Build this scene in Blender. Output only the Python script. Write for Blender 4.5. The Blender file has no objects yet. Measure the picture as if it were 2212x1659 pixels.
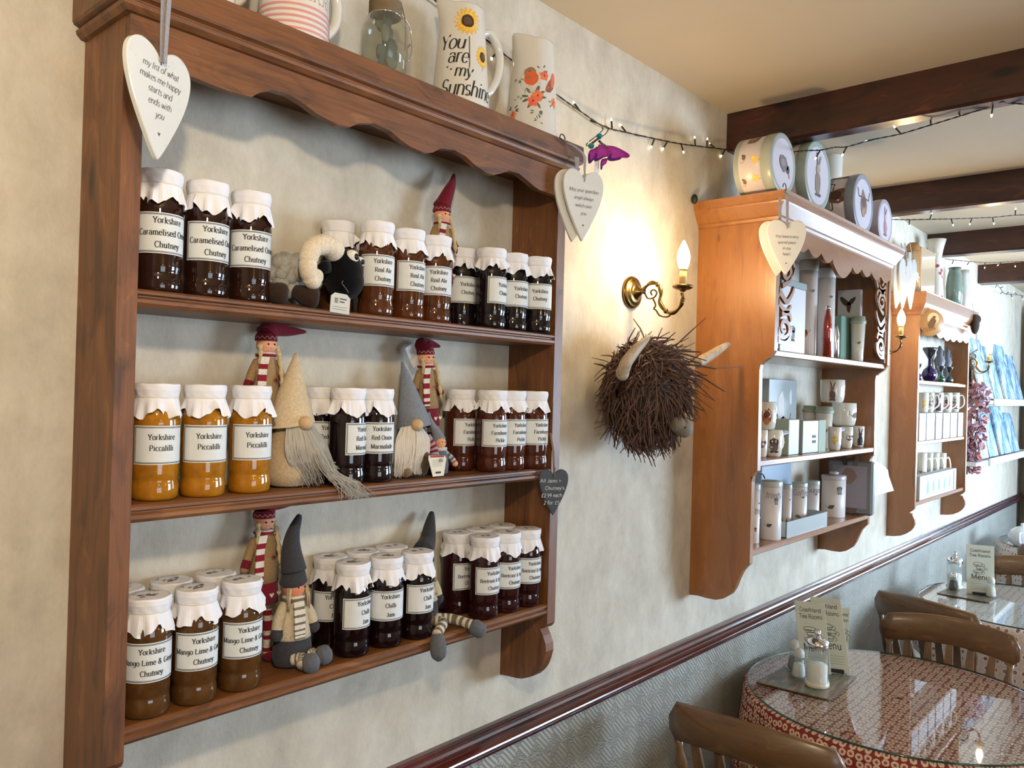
import bpy, bmesh, math, random
from mathutils import Vector, Matrix, noise as mnoise
random.seed(7)
PI = math.pi
SC = bpy.context.scene
COL = SC.collection
V = Vector

# ------------------------------------------------------------------ camera
F_PX, YAW, PITCH, ROLL = 1720.19, 0.72298, 0.005253, 0.02774
CAM = V((0.0, -1.2265, 1.70))
_cy, _sy, _cp, _sp = math.cos(YAW), math.sin(YAW), math.cos(PITCH), math.sin(PITCH)
FW = V((_cy*_cp, _sy*_cp, _sp))
_r = V((_sy, -_cy, 0.0)); _u = _r.cross(FW)
RT = _r*math.cos(ROLL) + _u*math.sin(ROLL)
UP = -_r*math.sin(ROLL) + _u*math.cos(ROLL)
cd = bpy.data.cameras.new('camera'); cam = bpy.data.objects.new('camera', cd); COL.objects.link(cam)
cd.sensor_width = 36.0; cd.lens = F_PX/2212*36.0; cd.clip_start = 0.02; cd.clip_end = 60
cam.matrix_world = Matrix(((RT.x, UP.x, -FW.x, CAM.x), (RT.y, UP.y, -FW.y, CAM.y), (RT.z, UP.z, -FW.z, CAM.z), (0, 0, 0, 1)))
SC.camera = cam
SC.view_settings.view_transform = 'Standard'; SC.view_settings.look = 'None'
SC.view_settings.gamma = 1.0; SC.view_settings.use_curve_mapping = False
SC.view_settings.exposure = 0.0

# survey helpers: a point of the photograph on a known plane of the room
def ray(px, py): return FW + RT*((px-1106)/F_PX) - UP*((py-829.5)/F_PX)
def on_y(px, py, y): d = ray(px, py); return CAM + d*((y-CAM.y)/d.y)
def on_x(px, py, x): d = ray(px, py); return CAM + d*((x-CAM.x)/d.x)
def on_z(px, py, z): d = ray(px, py); return CAM + d*((z-CAM.z)/d.z)

# ------------------------------------------------------------------ world, daylight, lamps of the room
W = bpy.data.worlds.new('world'); SC.world = W; W.use_nodes = True
nt = W.node_tree; bg = nt.nodes['Background']
bg.inputs[0].default_value = (0.62, 0.80, 1.0, 1); bg.inputs[1].default_value = 1.2
def area(name, loc, rot, sx, sy, power, color, spread=PI):
    l = bpy.data.lights.new(name, 'AREA'); l.shape = 'RECTANGLE'; l.size = sx; l.size_y = sy
    l.energy = power; l.color = color; l.spread = spread
    o = bpy.data.objects.new(name, l); COL.objects.link(o); o.location = loc; o.rotation_euler = rot
    return o
def point(name, loc, power, color, rad=0.02):
    l = bpy.data.lights.new(name, 'POINT'); l.energy = power; l.color = color; l.shadow_soft_size = rad
    o = bpy.data.objects.new(name, l); COL.objects.link(o); o.location = loc
    return o
ROOM_R, ROOM_END, ROOM_BACK, CEIL = -3.7, 7.95, -1.6, 2.628
DAY = (0.62, 0.80, 1.0); WARM = (1.0, 0.66, 0.30); LAMP = (1.0, 0.74, 0.44)
area('daylight_long_window', (5.4, ROOM_R-0.35, 1.55), (PI/2, 0, 0), 2.6, 1.3, 520, DAY)
area('daylight_end_window', (ROOM_END+0.35, -1.75, 1.65), (PI/2, 0, PI/2), 1.9, 1.4, 150, DAY)
area('daylight_near_window', (0.4, ROOM_R-0.35, 1.25), (PI/2, 0, 0), 1.5, 1.0, 34, (0.80, 0.90, 1.0))

# ------------------------------------------------------------------ materials
def srgb(r, g=None, b=None):
    if g is None: r, g, b = r
    f = lambda c: (c/255/12.92) if c/255 <= 0.04045 else ((c/255+0.055)/1.055)**2.4
    return (f(r), f(g), f(b))
MATS = {}
def new_mat(name):
    m = bpy.data.materials.new(name); m.use_nodes = True; MATS[name] = m
    return m, m.node_tree, m.node_tree.nodes['Principled BSDF']
def N(nt, t, **kw):
    n = nt.nodes.new(t)
    for k, v in kw.items():
        if k.startswith('i_'):
            key = k[2:]; key = int(key) if key.isdigit() else key.replace('_', ' ')
            n.inputs[key].default_value = v
        else: setattr(n, k, v)
    return n
def ramp(nt, fac, stops):
    r = N(nt, 'ShaderNodeValToRGB'); e = r.color_ramp.elements
    while len(e) < len(stops): e.new(0.5)
    for i, (p, c) in enumerate(stops): e[i].position = p; e[i].color = (*c, 1)
    nt.links.new(fac, r.inputs[0]); return r.outputs[0]
def mixc(nt, fac, a, b, mode='MIX'):
    m = N(nt, 'ShaderNodeMix', data_type='RGBA', blend_type=mode)
    for s, v in ((m.inputs['Factor'], fac), (m.inputs[6], a), (m.inputs[7], b)):
        if hasattr(v, 'links'): nt.links.new(v, s)
        elif isinstance(v, (int, float)): s.default_value = v
        else: s.default_value = (*v, 1)
    return m.outputs[2]
def coords(nt, kind='Object', scale=(1, 1, 1), rot=(0, 0, 0), loc=(0, 0, 0)):
    tc = N(nt, 'ShaderNodeTexCoord'); mp = N(nt, 'ShaderNodeMapping')
    mp.inputs['Scale'].default_value = scale; mp.inputs['Rotation'].default_value = rot; mp.inputs['Location'].default_value = loc
    nt.links.new(tc.outputs[kind], mp.inputs[0]); return mp.outputs[0]
def noise(nt, vec, scale, detail=4, rough=0.55, dist=0.0):
    n = N(nt, 'ShaderNodeTexNoise', i_Scale=scale, i_Detail=detail, i_Roughness=rough, i_Distortion=dist)
    nt.links.new(vec, n.inputs['Vector']); return n.outputs[0]
def bump(nt, bs, h, strength=0.3, dist=0.01):
    b = N(nt, 'ShaderNodeBump', i_Strength=strength, i_Distance=dist)
    nt.links.new(h, b.inputs['Height']); nt.links.new(b.outputs[0], bs.inputs['Normal']); return b
def simple(name, col, rough=0.6, metal=0.0, coat=0.0, attr=False, spec=0.5, nz=0.0, nscale=60, sheen=0.0, bmp=0.0, bscale=300):
    m, nt, bs = new_mat(name)
    bs.inputs['Base Color'].default_value = (*col, 1); bs.inputs['Roughness'].default_value = rough
    bs.inputs['Metallic'].default_value = metal; bs.inputs['Coat Weight'].default_value = coat
    bs.inputs['Coat Roughness'].default_value = 0.03; bs.inputs['Specular IOR Level'].default_value = spec
    bs.inputs['Sheen Weight'].default_value = sheen
    out = None
    if attr:
        a = N(nt, 'ShaderNodeAttribute', attribute_name='Col'); out = a.outputs['Color']
    v = coords(nt)
    if nz:
        f = noise(nt, v, nscale, 5, 0.6)
        lo = N(nt, 'ShaderNodeMapRange', i_3=1-nz, i_4=1+nz); lo.inputs[1].default_value = 0.25; lo.inputs[2].default_value = 0.75
        nt.links.new(f, lo.inputs[0])
        mm = N(nt, 'ShaderNodeVectorMath', operation='SCALE'); nt.links.new(lo.outputs[0], mm.inputs['Scale'])
        if out is not None: nt.links.new(out, mm.inputs[0])
        else: mm.inputs[0].default_value = col
        out = mm.outputs[0]
    if out is not None: nt.links.new(out, bs.inputs['Base Color'])
    if bmp: bump(nt, bs, noise(nt, v, bscale, 3), bmp, 0.002)
    return m
simple('matte', (1, 1, 1), 0.75, attr=True, nz=0.04)
simple('paper', (1, 1, 1), 0.8, attr=True, nz=0.03, nscale=40, bmp=0.15, bscale=90)
simple('felt', (1, 1, 1), 0.95, attr=True, spec=0.12, nz=0.22, nscale=260, sheen=0.1, bmp=0.5, bscale=420)
simple('ceramic', (1, 1, 1), 0.16, attr=True, coat=0.6, nz=0.015, nscale=8)
simple('tin', (1, 1, 1), 0.33, attr=True, nz=0.02, nscale=10)
simple('brass', srgb(122, 98, 58), 0.30, 1.0, nz=0.25, nscale=40)
simple('chrome', (0.75, 0.76, 0.78), 0.14, 1.0, nz=0.05)
simple('wire', srgb(60, 45, 30), 0.45, 0.6, nz=0.1)
simple('cord', srgb(20, 24, 20), 0.6, nz=0.1)
simple('leaf', (1, 1, 1), 0.55, attr=True, nz=0.15, nscale=80)
simple('jar_content', (1, 1, 1), 0.5, attr=True, coat=1.0, nz=0.35, nscale=55, spec=0.0)
simple('slate', srgb(56, 62, 70), 0.6, nz=0.12, bmp=0.5, bscale=60)
simple('twig', (1, 1, 1), 0.7, attr=True, nz=0.3, nscale=200)
simple('iridescent', (1, 1, 1), 0.08, attr=True, coat=1.0, metal=0.5)
simple('plastic', (1, 1, 1), 0.4, attr=True)

def wood(name, axis, dark, mid, light, rough=0.5, coat=0.1, knots=True, gscale=1.0, ctr=0.5, k0=0.07, k1=0.15):
    m, nt, bs = new_mat(name)
    s = [26*gscale]*3; s[axis] = 1.6*gscale
    v = coords(nt, scale=tuple(s))
    warp = noise(nt, coords(nt, scale=tuple(2.2 if i != axis else 0.9 for i in range(3))), 2.0, 3)
    wv = N(nt, 'ShaderNodeVectorMath', operation='ADD'); nt.links.new(v, wv.inputs[0])
    sc = N(nt, 'ShaderNodeVectorMath', operation='SCALE', i_Scale=9.0)
    cx = N(nt, 'ShaderNodeCombineXYZ')
    for i in range(3):
        if i != axis: nt.links.new(warp, cx.inputs[i])
    nt.links.new(cx.outputs[0], sc.inputs[0]); nt.links.new(sc.outputs[0], wv.inputs[1])
    g = noise(nt, wv.outputs[0], 1.0, 5, 0.62)
    fine = [260*gscale]*3; fine[axis] = 8*gscale
    g2 = noise(nt, coords(nt, scale=tuple(fine)), 1.0, 3)
    c = ramp(nt, g, [(0.34, dark), (0.48, mid), (0.56, mid), (0.66, light)])
    c2 = ramp(nt, g2, [(0.32, (ctr, ctr, ctr)), (0.58, (1, 1, 1))])
    c = mixc(nt, 0.6, c, c2, 'MULTIPLY')
    if knots:
        ks = [9.0]*3; ks[axis] = 3.4
        vo = N(nt, 'ShaderNodeTexVoronoi', i_Scale=1.0); nt.links.new(coords(nt, scale=tuple(ks), loc=(0.37, 0.21, 0.13)), vo.inputs['Vector'])
        k = ramp(nt, vo.outputs['Distance'], [(k0, (0, 0, 0)), (k1, (1, 1, 1))])
        c = mixc(nt, k, tuple(x*0.28 for x in dark), c)
    nt.links.new(c, bs.inputs['Base Color'])
    bs.inputs['Roughness'].default_value = rough; bs.inputs['Coat Weight'].default_value = coat; bs.inputs['Coat Roughness'].default_value = 0.2
    bump(nt, bs, g2, 0.12, 0.002)
    return m
PD, PM, PL = srgb(82, 50, 24), srgb(118, 73, 36), srgb(142, 93, 50)
wood('pine_x', 0, PD, PM, PL); wood('pine_z', 2, PD, PM, PL); wood('pine_y', 1, PD, PM, PL)
OD, OM, OL = srgb(132, 80, 32), srgb(147, 92, 40), srgb(157, 102, 48)
wood('honey_x', 0, OD, OM, OL, 0.33, 0.8, ctr=0.8, k0=0.035, k1=0.075); wood('honey_z', 2, OD, OM, OL, 0.33, 0.8, ctr=0.8, k0=0.035, k1=0.075); wood('honey_y', 1, OD, OM, OL, 0.33, 0.8, ctr=0.8, k0=0.035, k1=0.075)
BD, BM, BL = srgb(34, 13, 8), srgb(60, 25, 13), srgb(88, 40, 20)
wood('beam_wood', 1, BD, BM, BL, 0.42, 0.25, gscale=0.6)
wood('rail_wood', 0, srgb(46, 14, 10), srgb(74, 26, 18), srgb(96, 38, 26), 0.16, 0.8, knots=False, gscale=0.7)
wood('chair_wood', 0, srgb(84, 58, 34), srgb(110, 80, 48), srgb(128, 96, 60), 0.42, 0.3, knots=False)
wood('chair_wood_y', 1, srgb(84, 58, 34), srgb(106, 77, 47), srgb(120, 90, 57), 0.42, 0.3, knots=False, gscale=0.8, ctr=0.75)
wood('chair_wood_z', 2, srgb(84, 58, 34), srgb(110, 80, 48), srgb(128, 96, 60), 0.42, 0.3, knots=False)
wood('horn', 2, srgb(150, 128, 100), srgb(178, 156, 126), srgb(196, 176, 148), 0.6, 0.0, knots=False, gscale=1.4)

# mottled wallpaper above the rail, embossed one below it
m, nt, bs = new_mat('wallpaper')
a = noise(nt, coords(nt, scale=(1.5, 1.5, 1.0)), 5.5, 8, 0.72, 0.15)
b = noise(nt, coords(nt, scale=(1, 1, 0.5)), 16, 7, 0.75)
c = ramp(nt, a, [(0.30, srgb(176, 168, 152)), (0.5, srgb(198, 190, 172)), (0.70, srgb(212, 206, 190))])
c = mixc(nt, 0.35, c, ramp(nt, b, [(0.35, (0.70, 0.71, 0.72)), (0.62, (1, 1, 1))]), 'MULTIPLY')
nt.links.new(c, bs.inputs['Base Color']); bs.inputs['Roughness'].default_value = 0.72
bump(nt, bs, noise(nt, coords(nt, scale=(1, 1, 0.6)), 170, 4), 0.35, 0.003)
m, nt, bs = new_mat('embossed_paper')
c = ramp(nt, noise(nt, coords(nt), 6, 4), [(0.3, srgb(150, 151, 142)), (0.7, srgb(168, 168, 158))])
nt.links.new(c, bs.inputs['Base Color']); bs.inputs['Roughness'].default_value = 0.38
v = coords(nt, scale=(1, 1, 1))
ck = N(nt, 'ShaderNodeTexChecker', i_Scale=21.0); nt.links.new(coords(nt, rot=(0, PI/4, 0)), ck.inputs[0])
w1 = N(nt, 'ShaderNodeTexWave', wave_type='BANDS', bands_direction='DIAGONAL', i_Scale=42.0, i_Distortion=1.0); nt.links.new(v, w1.inputs[0])
w2 = N(nt, 'ShaderNodeTexVoronoi', i_Scale=75.0); nt.links.new(v, w2.inputs['Vector'])
wr = N(nt, 'ShaderNodeMath', operation='SINE'); wm = N(nt, 'ShaderNodeMath', operation='MULTIPLY', i_1=18.0)
nt.links.new(w2.outputs['Distance'], wm.inputs[0]); nt.links.new(wm.outputs[0], wr.inputs[0])
h = mixc(nt, ck.outputs['Fac'], w1.outputs['Color'], wr.outputs[0])
bump(nt, bs, h, 0.6, 0.004)
m, nt, bs = new_mat('ceiling_paint')
c = ramp(nt, noise(nt, coords(nt), 1.5, 3), [(0.3, srgb(196, 182, 156)), (0.7, srgb(204, 190, 166))])
nt.links.new(c, bs.inputs['Base Color']); bs.inputs['Roughness'].default_value = 0.85
m, nt, bs = new_mat('carpet')
c = ramp(nt, noise(nt, coords(nt), 90, 4), [(0.3, srgb(40, 22, 22)), (0.7, srgb(74, 40, 38))])
nt.links.new(c, bs.inputs['Base Color']); bs.inputs['Roughness'].default_value = 0.95
m, nt, bs = new_mat('room_plaster')
c = ramp(nt, noise(nt, coords(nt), 5, 5), [(0.3, srgb(176, 166, 146)), (0.7, srgb(202, 192, 172))])
nt.links.new(c, bs.inputs['Base Color']); bs.inputs['Roughness'].default_value = 0.8

def glassy(name, tint, ior=1.5, rough=0.02, body=0.0, bodycol=(1, 1, 1), boost=0.0):
    m, nt, bs = new_mat(name); nt.nodes.remove(bs); out = nt.nodes['Material Output']
    tr = N(nt, 'ShaderNodeBsdfTransparent', i_Color=(*tint, 1)); gl = N(nt, 'ShaderNodeBsdfGlossy', i_Roughness=rough)
    lw = N(nt, 'ShaderNodeLayerWeight', i_Blend=0.5); pw = N(nt, 'ShaderNodeMath', operation='POWER', i_1=5.0); mx = N(nt, 'ShaderNodeMixShader')
    f0 = ((ior-1)/(ior+1))**2 + boost; ma = N(nt, 'ShaderNodeMath', operation='MULTIPLY_ADD', i_1=1-f0, i_2=f0)
    nt.links.new(lw.outputs['Facing'], pw.inputs[0]); nt.links.new(pw.outputs[0], ma.inputs[0]); fac = ma.outputs[0]
    nt.links.new(fac, mx.inputs[0]); src = tr.outputs[0]
    if body:
        df = N(nt, 'ShaderNodeBsdfDiffuse', i_Color=(*bodycol, 1)); m2 = N(nt, 'ShaderNodeMixShader', i_Fac=body)
        nt.links.new(tr.outputs[0], m2.inputs[1]); nt.links.new(df.outputs[0], m2.inputs[2]); src = m2.outputs[0]
    nt.links.new(src, mx.inputs[1]); nt.links.new(gl.outputs[0], mx.inputs[2]); nt.links.new(mx.outputs[0], out.inputs[0])
glassy('clear_glass', (0.90, 0.93, 0.92), body=0.05)
glassy('jug_glass', (0.93, 0.94, 0.91), body=0.07, bodycol=srgb(200, 194, 172))
glassy('window_glass', (0.97, 0.98, 1.0))
glassy('table_glass', (0.88, 0.94, 0.94), ior=1.6, boost=0.07)
simple('glass_edge', srgb(10, 70, 62), 0.1, coat=1.0)
def emis(name, col, s):
    m, nt, bs = new_mat(name); bs.inputs['Base Color'].default_value = (*col, 1)
    bs.inputs['Emission Color'].default_value = (*col, 1); bs.inputs['Emission Strength'].default_value = s
emis('lamp_glow', (1.0, 0.70, 0.36), 370.0); emis('globe_glow', (1.0, 0.82, 0.60), 480.0); emis('fairy_glow', (1.0, 0.84, 0.58), 9.0)

# printed cotton: rows of cream flower rings on dark red; size in metres from the UV map
def cloth(name, ground, ringc, centre, scale=24):
    m, nt, bs = new_mat(name)
    v = coords(nt, 'UV', scale=(scale, scale, scale))
    vo = N(nt, 'ShaderNodeTexVoronoi', voronoi_dimensions='2D', i_Scale=1.0, i_Randomness=0.28); nt.links.new(v, vo.inputs['Vector'])
    wob = noise(nt, v, 4.5, 2)
    ad = N(nt, 'ShaderNodeMath', operation='MULTIPLY_ADD', i_1=0.28, i_2=-0.14); nt.links.new(wob, ad.inputs[0])
    d = N(nt, 'ShaderNodeMath', operation='ADD'); nt.links.new(vo.outputs['Distance'], d.inputs[0]); nt.links.new(ad.outputs[0], d.inputs[1])
    c = ramp(nt, d.outputs[0], [(0.0, ground), (0.10, centre), (0.17, centre), (0.21, ringc), (0.40, ringc), (0.45, ground)])
    nt.links.new(c, bs.inputs['Base Color']); bs.inputs['Roughness'].default_value = 0.7
cloth('red_cotton', srgb(126, 34, 28), srgb(214, 188, 162), srgb(158, 70, 56), 46)
cloth('pale_cotton', srgb(206, 196, 190), srgb(216, 206, 200), srgb(120, 56, 58), 30)
def picture(name, stops, scale):
    m, nt, bs = new_mat(name)
    c = ramp(nt, noise(nt, coords(nt, scale=scale), 1.0, 4, 0.6, 0.8), stops)
    nt.links.new(c, bs.inputs['Base Color']); bs.inputs['Roughness'].default_value = 0.3
picture('moor_photo', [(0.3, srgb(60, 66, 60)), (0.45, srgb(96, 104, 90)), (0.55, srgb(128, 108, 92)), (0.7, srgb(150, 156, 158))], (8, 40, 8))
picture('canvas_print', [(0.32, srgb(70, 92, 120)), (0.45, srgb(120, 160, 190)), (0.58, srgb(200, 215, 220)), (0.72, srgb(150, 130, 140))], (14, 14, 9))
# ------------------------------------------------------------------ mesh builder
I4 = Matrix.Identity(4)
def T(x=0, y=0, z=0): return Matrix.Translation((x, y, z))
def RX(a): return Matrix.Rotation(math.radians(a), 4, 'X')
def RY(a): return Matrix.Rotation(math.radians(a), 4, 'Y')
def RZ(a): return Matrix.Rotation(math.radians(a), 4, 'Z')
def S(x, y=None, z=None):
    y = x if y is None else y; z = x if z is None else z
    return Matrix.Diagonal((x, y, z, 1))
WHITE = (0.8, 0.8, 0.8)
class MB:
    def __init__(s, mat='matte', col=WHITE):
        s.v = []; s.f = []; s.m = []; s.c = []; s.sm = []; s.uv = {}
        s.mats = []; s.mat = mat; s.col = col; s.M = I4; s.map = None
    def use(s, mat=None, col=None):
        if mat: s.mat = mat
        if col is not None: s.col = col
        return s
    def add(s, vs, fs, smooth=False, cols=None):
        b = len(s.v)
        for p in vs:
            p = s.M @ V(p)
            if s.map: p = s.map(p)
            s.v.append(tuple(p))
        if s.mat not in s.mats: s.mats.append(s.mat)
        mi = s.mats.index(s.mat)
        for i, f in enumerate(fs):
            s.f.append([b+k for k in f]); s.m.append(mi); s.c.append(cols[i] if cols else s.col); s.sm.append(smooth)
        return b
    def box(s, x0, x1, y0, y1, z0, z1, bev=0.0):
        if x0 > x1: x0, x1 = x1, x0
        if y0 > y1: y0, y1 = y1, y0
        if z0 > z1: z0, z1 = z1, z0
        if bev <= 0:
            vs = [(x, y, z) for z in (z0, z1) for y in (y0, y1) for x in (x0, x1)]
            s.add(vs, [(0, 2, 3, 1), (4, 5, 7, 6), (0, 1, 5, 4), (2, 6, 7, 3), (0, 4, 6, 2), (1, 3, 7, 5)]); return s
        b = min(bev, (x1-x0)/2.01, (y1-y0)/2.01, (z1-z0)/2.01)
        pl = lambda e: [(x0+e, y0+b), (x0+b, y0+e), (x1-b, y0+e), (x1-e, y0+b), (x1-e, y1-b), (x1-b, y1-e), (x0+b, y1-e), (x0+e, y1-b)]
        pi = [(x0+b, y0+b), (x0+b, y0+b), (x1-b, y0+b), (x1-b, y0+b), (x1-b, y1-b), (x1-b, y1-b), (x0+b, y1-b), (x0+b, y1-b)]
        rings = [[(p[0], p[1], z0) for p in pi], [(p[0], p[1], z0+b) for p in pl(0)], [(p[0], p[1], z1-b) for p in pl(0)], [(p[0], p[1], z1) for p in pi]]
        s.loft(rings, True, True); return s
    def loft(s, rings, cap0=True, cap1=True, smooth=False, closed=True, cols=None):
        n = len(rings[0]); vs = [p for r in rings for p in r]; fs = []; cc = []
        for i in range(len(rings)-1):
            for j in range(n if closed else n-1):
                k = (j+1) % n; fs.append((i*n+j, i*n+k, (i+1)*n+k, (i+1)*n+j)); cc.append(cols[i] if cols else s.col)
        if cap0: fs.append(tuple(range(n-1, -1, -1))); cc.append(cols[0] if cols else s.col)
        if cap1: fs.append(tuple((len(rings)-1)*n+j for j in range(n))); cc.append(cols[-1] if cols else s.col)
        s.add(vs, fs, smooth, cc); return s
    def lathe(s, prof, n=32, cap0=True, cap1=True, smooth=True, cols=None, sx=1, sy=1):
        rings = [[(r*sx*math.cos(2*PI*j/n), r*sy*math.sin(2*PI*j/n), z) for j in range(n)] for r, z in prof]
        return s.loft(rings, cap0, cap1, smooth, True, cols)
    def tube(s, pts, rad, n=8, caps=True, smooth=True, cols=None, flat=1.0):
        pts = [V(p) for p in pts]; R = rad if isinstance(rad, (list, tuple)) else [rad]*len(pts)
        rings = []; up = None
        for i, p in enumerate(pts):
            t = (pts[min(i+1, len(pts)-1)]-pts[max(i-1, 0)])
            if t.length < 1e-9: t = V((0, 0, 1))
            t.normalize()
            if up is None:
                up = t.cross(V((0, 1, 0)));
                if up.length < 0.2: up = t.cross(V((1, 0, 0)))
                up.normalize()
            up = (up - t*up.dot(t)); up.normalize(); w = t.cross(up)
            rings.append([tuple(p + (up*math.cos(2*PI*j/n) + w*flat*math.sin(2*PI*j/n))*R[i]) for j in range(n)])
        return s.loft(rings, caps, caps, smooth, True, cols)
    def prism(s, poly, t0, t1, axis='y', smooth=False):
        # poly in the plane across `axis`, extruded from t0 to t1
        if axis == 'y': f = lambda p, t: (p[0], t, p[1])
        elif axis == 'x': f = lambda p, t: (t, p[0], p[1])
        else: f = lambda p, t: (p[0], p[1], t)
        n = len(poly); vs = [f(p, t0) for p in poly] + [f(p, t1) for p in poly]
        fs = [tuple(range(n)), tuple(range(2*n-1, n-1, -1))] + [((i+1) % n, i, n+i, n+(i+1) % n) for i in range(n)]
        s.add(vs, fs, smooth); return s
    def sphere(s, c, r, n=16, m=10, sc=(1, 1, 1), smooth=True):
        prof = [(max(r*math.sin(PI*i/m), 1e-5), -r*math.cos(PI*i/m)) for i in range(m+1)]
        M0 = s.M; s.M = M0 @ T(*c) @ S(*sc); s.lathe(prof, n, True, True, smooth); s.M = M0; return s
    def quad(s, a, b, c, d): s.add([a, b, c, d], [(0, 1, 2, 3)]); return s
    def fan(s, pts): s.add(pts, [tuple(range(len(pts)))]); return s
    def build(s, name, parent=None, loc=None, fixn=True):
        me = bpy.data.meshes.new(name); me.from_pydata(s.v, [], s.f)
        for k in s.mats: me.materials.append(MATS[k])
        me.polygons.foreach_set('material_index', s.m); me.polygons.foreach_set('use_smooth', s.sm)
        ca = me.color_attributes.new('Col', 'FLOAT_COLOR', 'CORNER'); buf = []
        for f, c in zip(s.f, s.c): buf += [c[0], c[1], c[2], 1.0]*len(f)
        ca.data.foreach_set('color', buf); me.update()
        bm = bmesh.new(); bm.from_mesh(me); bmesh.ops.recalc_face_normals(bm, faces=bm.faces); bm.to_mesh(me); bm.free()
        o = bpy.data.objects.new(name, me); COL.objects.link(o)
        if parent is not None: o.parent = parent
        if loc is not None: o.location = loc
        return o
def thing(name, label, cat, loc=(0, 0, 0), rz=0.0, group=None):
    o = bpy.data.objects.new(name, None); COL.objects.link(o); o.empty_display_size = 0.05
    o.location = loc; o.rotation_euler = (0, 0, math.radians(rz)); tag(o, label, cat, group); return o
def tag(o, label, cat, group=None):
    o['label'] = label; o['category'] = cat
    if group: o['group'] = group
    return o
def struct(o): o['kind'] = 'structure'; return o
def copy_thing(root, loc=None, rz=None, label=None, group=None):
    r = root.copy(); COL.objects.link(r)
    if loc is not None: r.location = loc
    if rz is not None: r.rotation_euler = (0, 0, math.radians(rz))
    if label: r['label'] = label
    if group: r['group'] = group
    for ch in list(root.children):
        c = ch.copy(); COL.objects.link(c); c.parent = r
        for g in list(ch.children):
            d = g.copy(); COL.objects.link(d); d.parent = c
    return r
def spline(pts, k=8):
    P = [V(p) for p in pts]; P = [P[0]*2-P[1]] + P + [P[-1]*2-P[-2]]; out = []
    for i in range(1, len(P)-2):
        for j in range(k):
            t = j/k; a, b, c, d = P[i-1], P[i], P[i+1], P[i+2]
            out.append(0.5*((2*b) + (c-a)*t + (2*a-5*b+4*c-d)*t*t + (3*b-a-3*c+d)*t**3))
    out.append(P[-2]); return out

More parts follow.
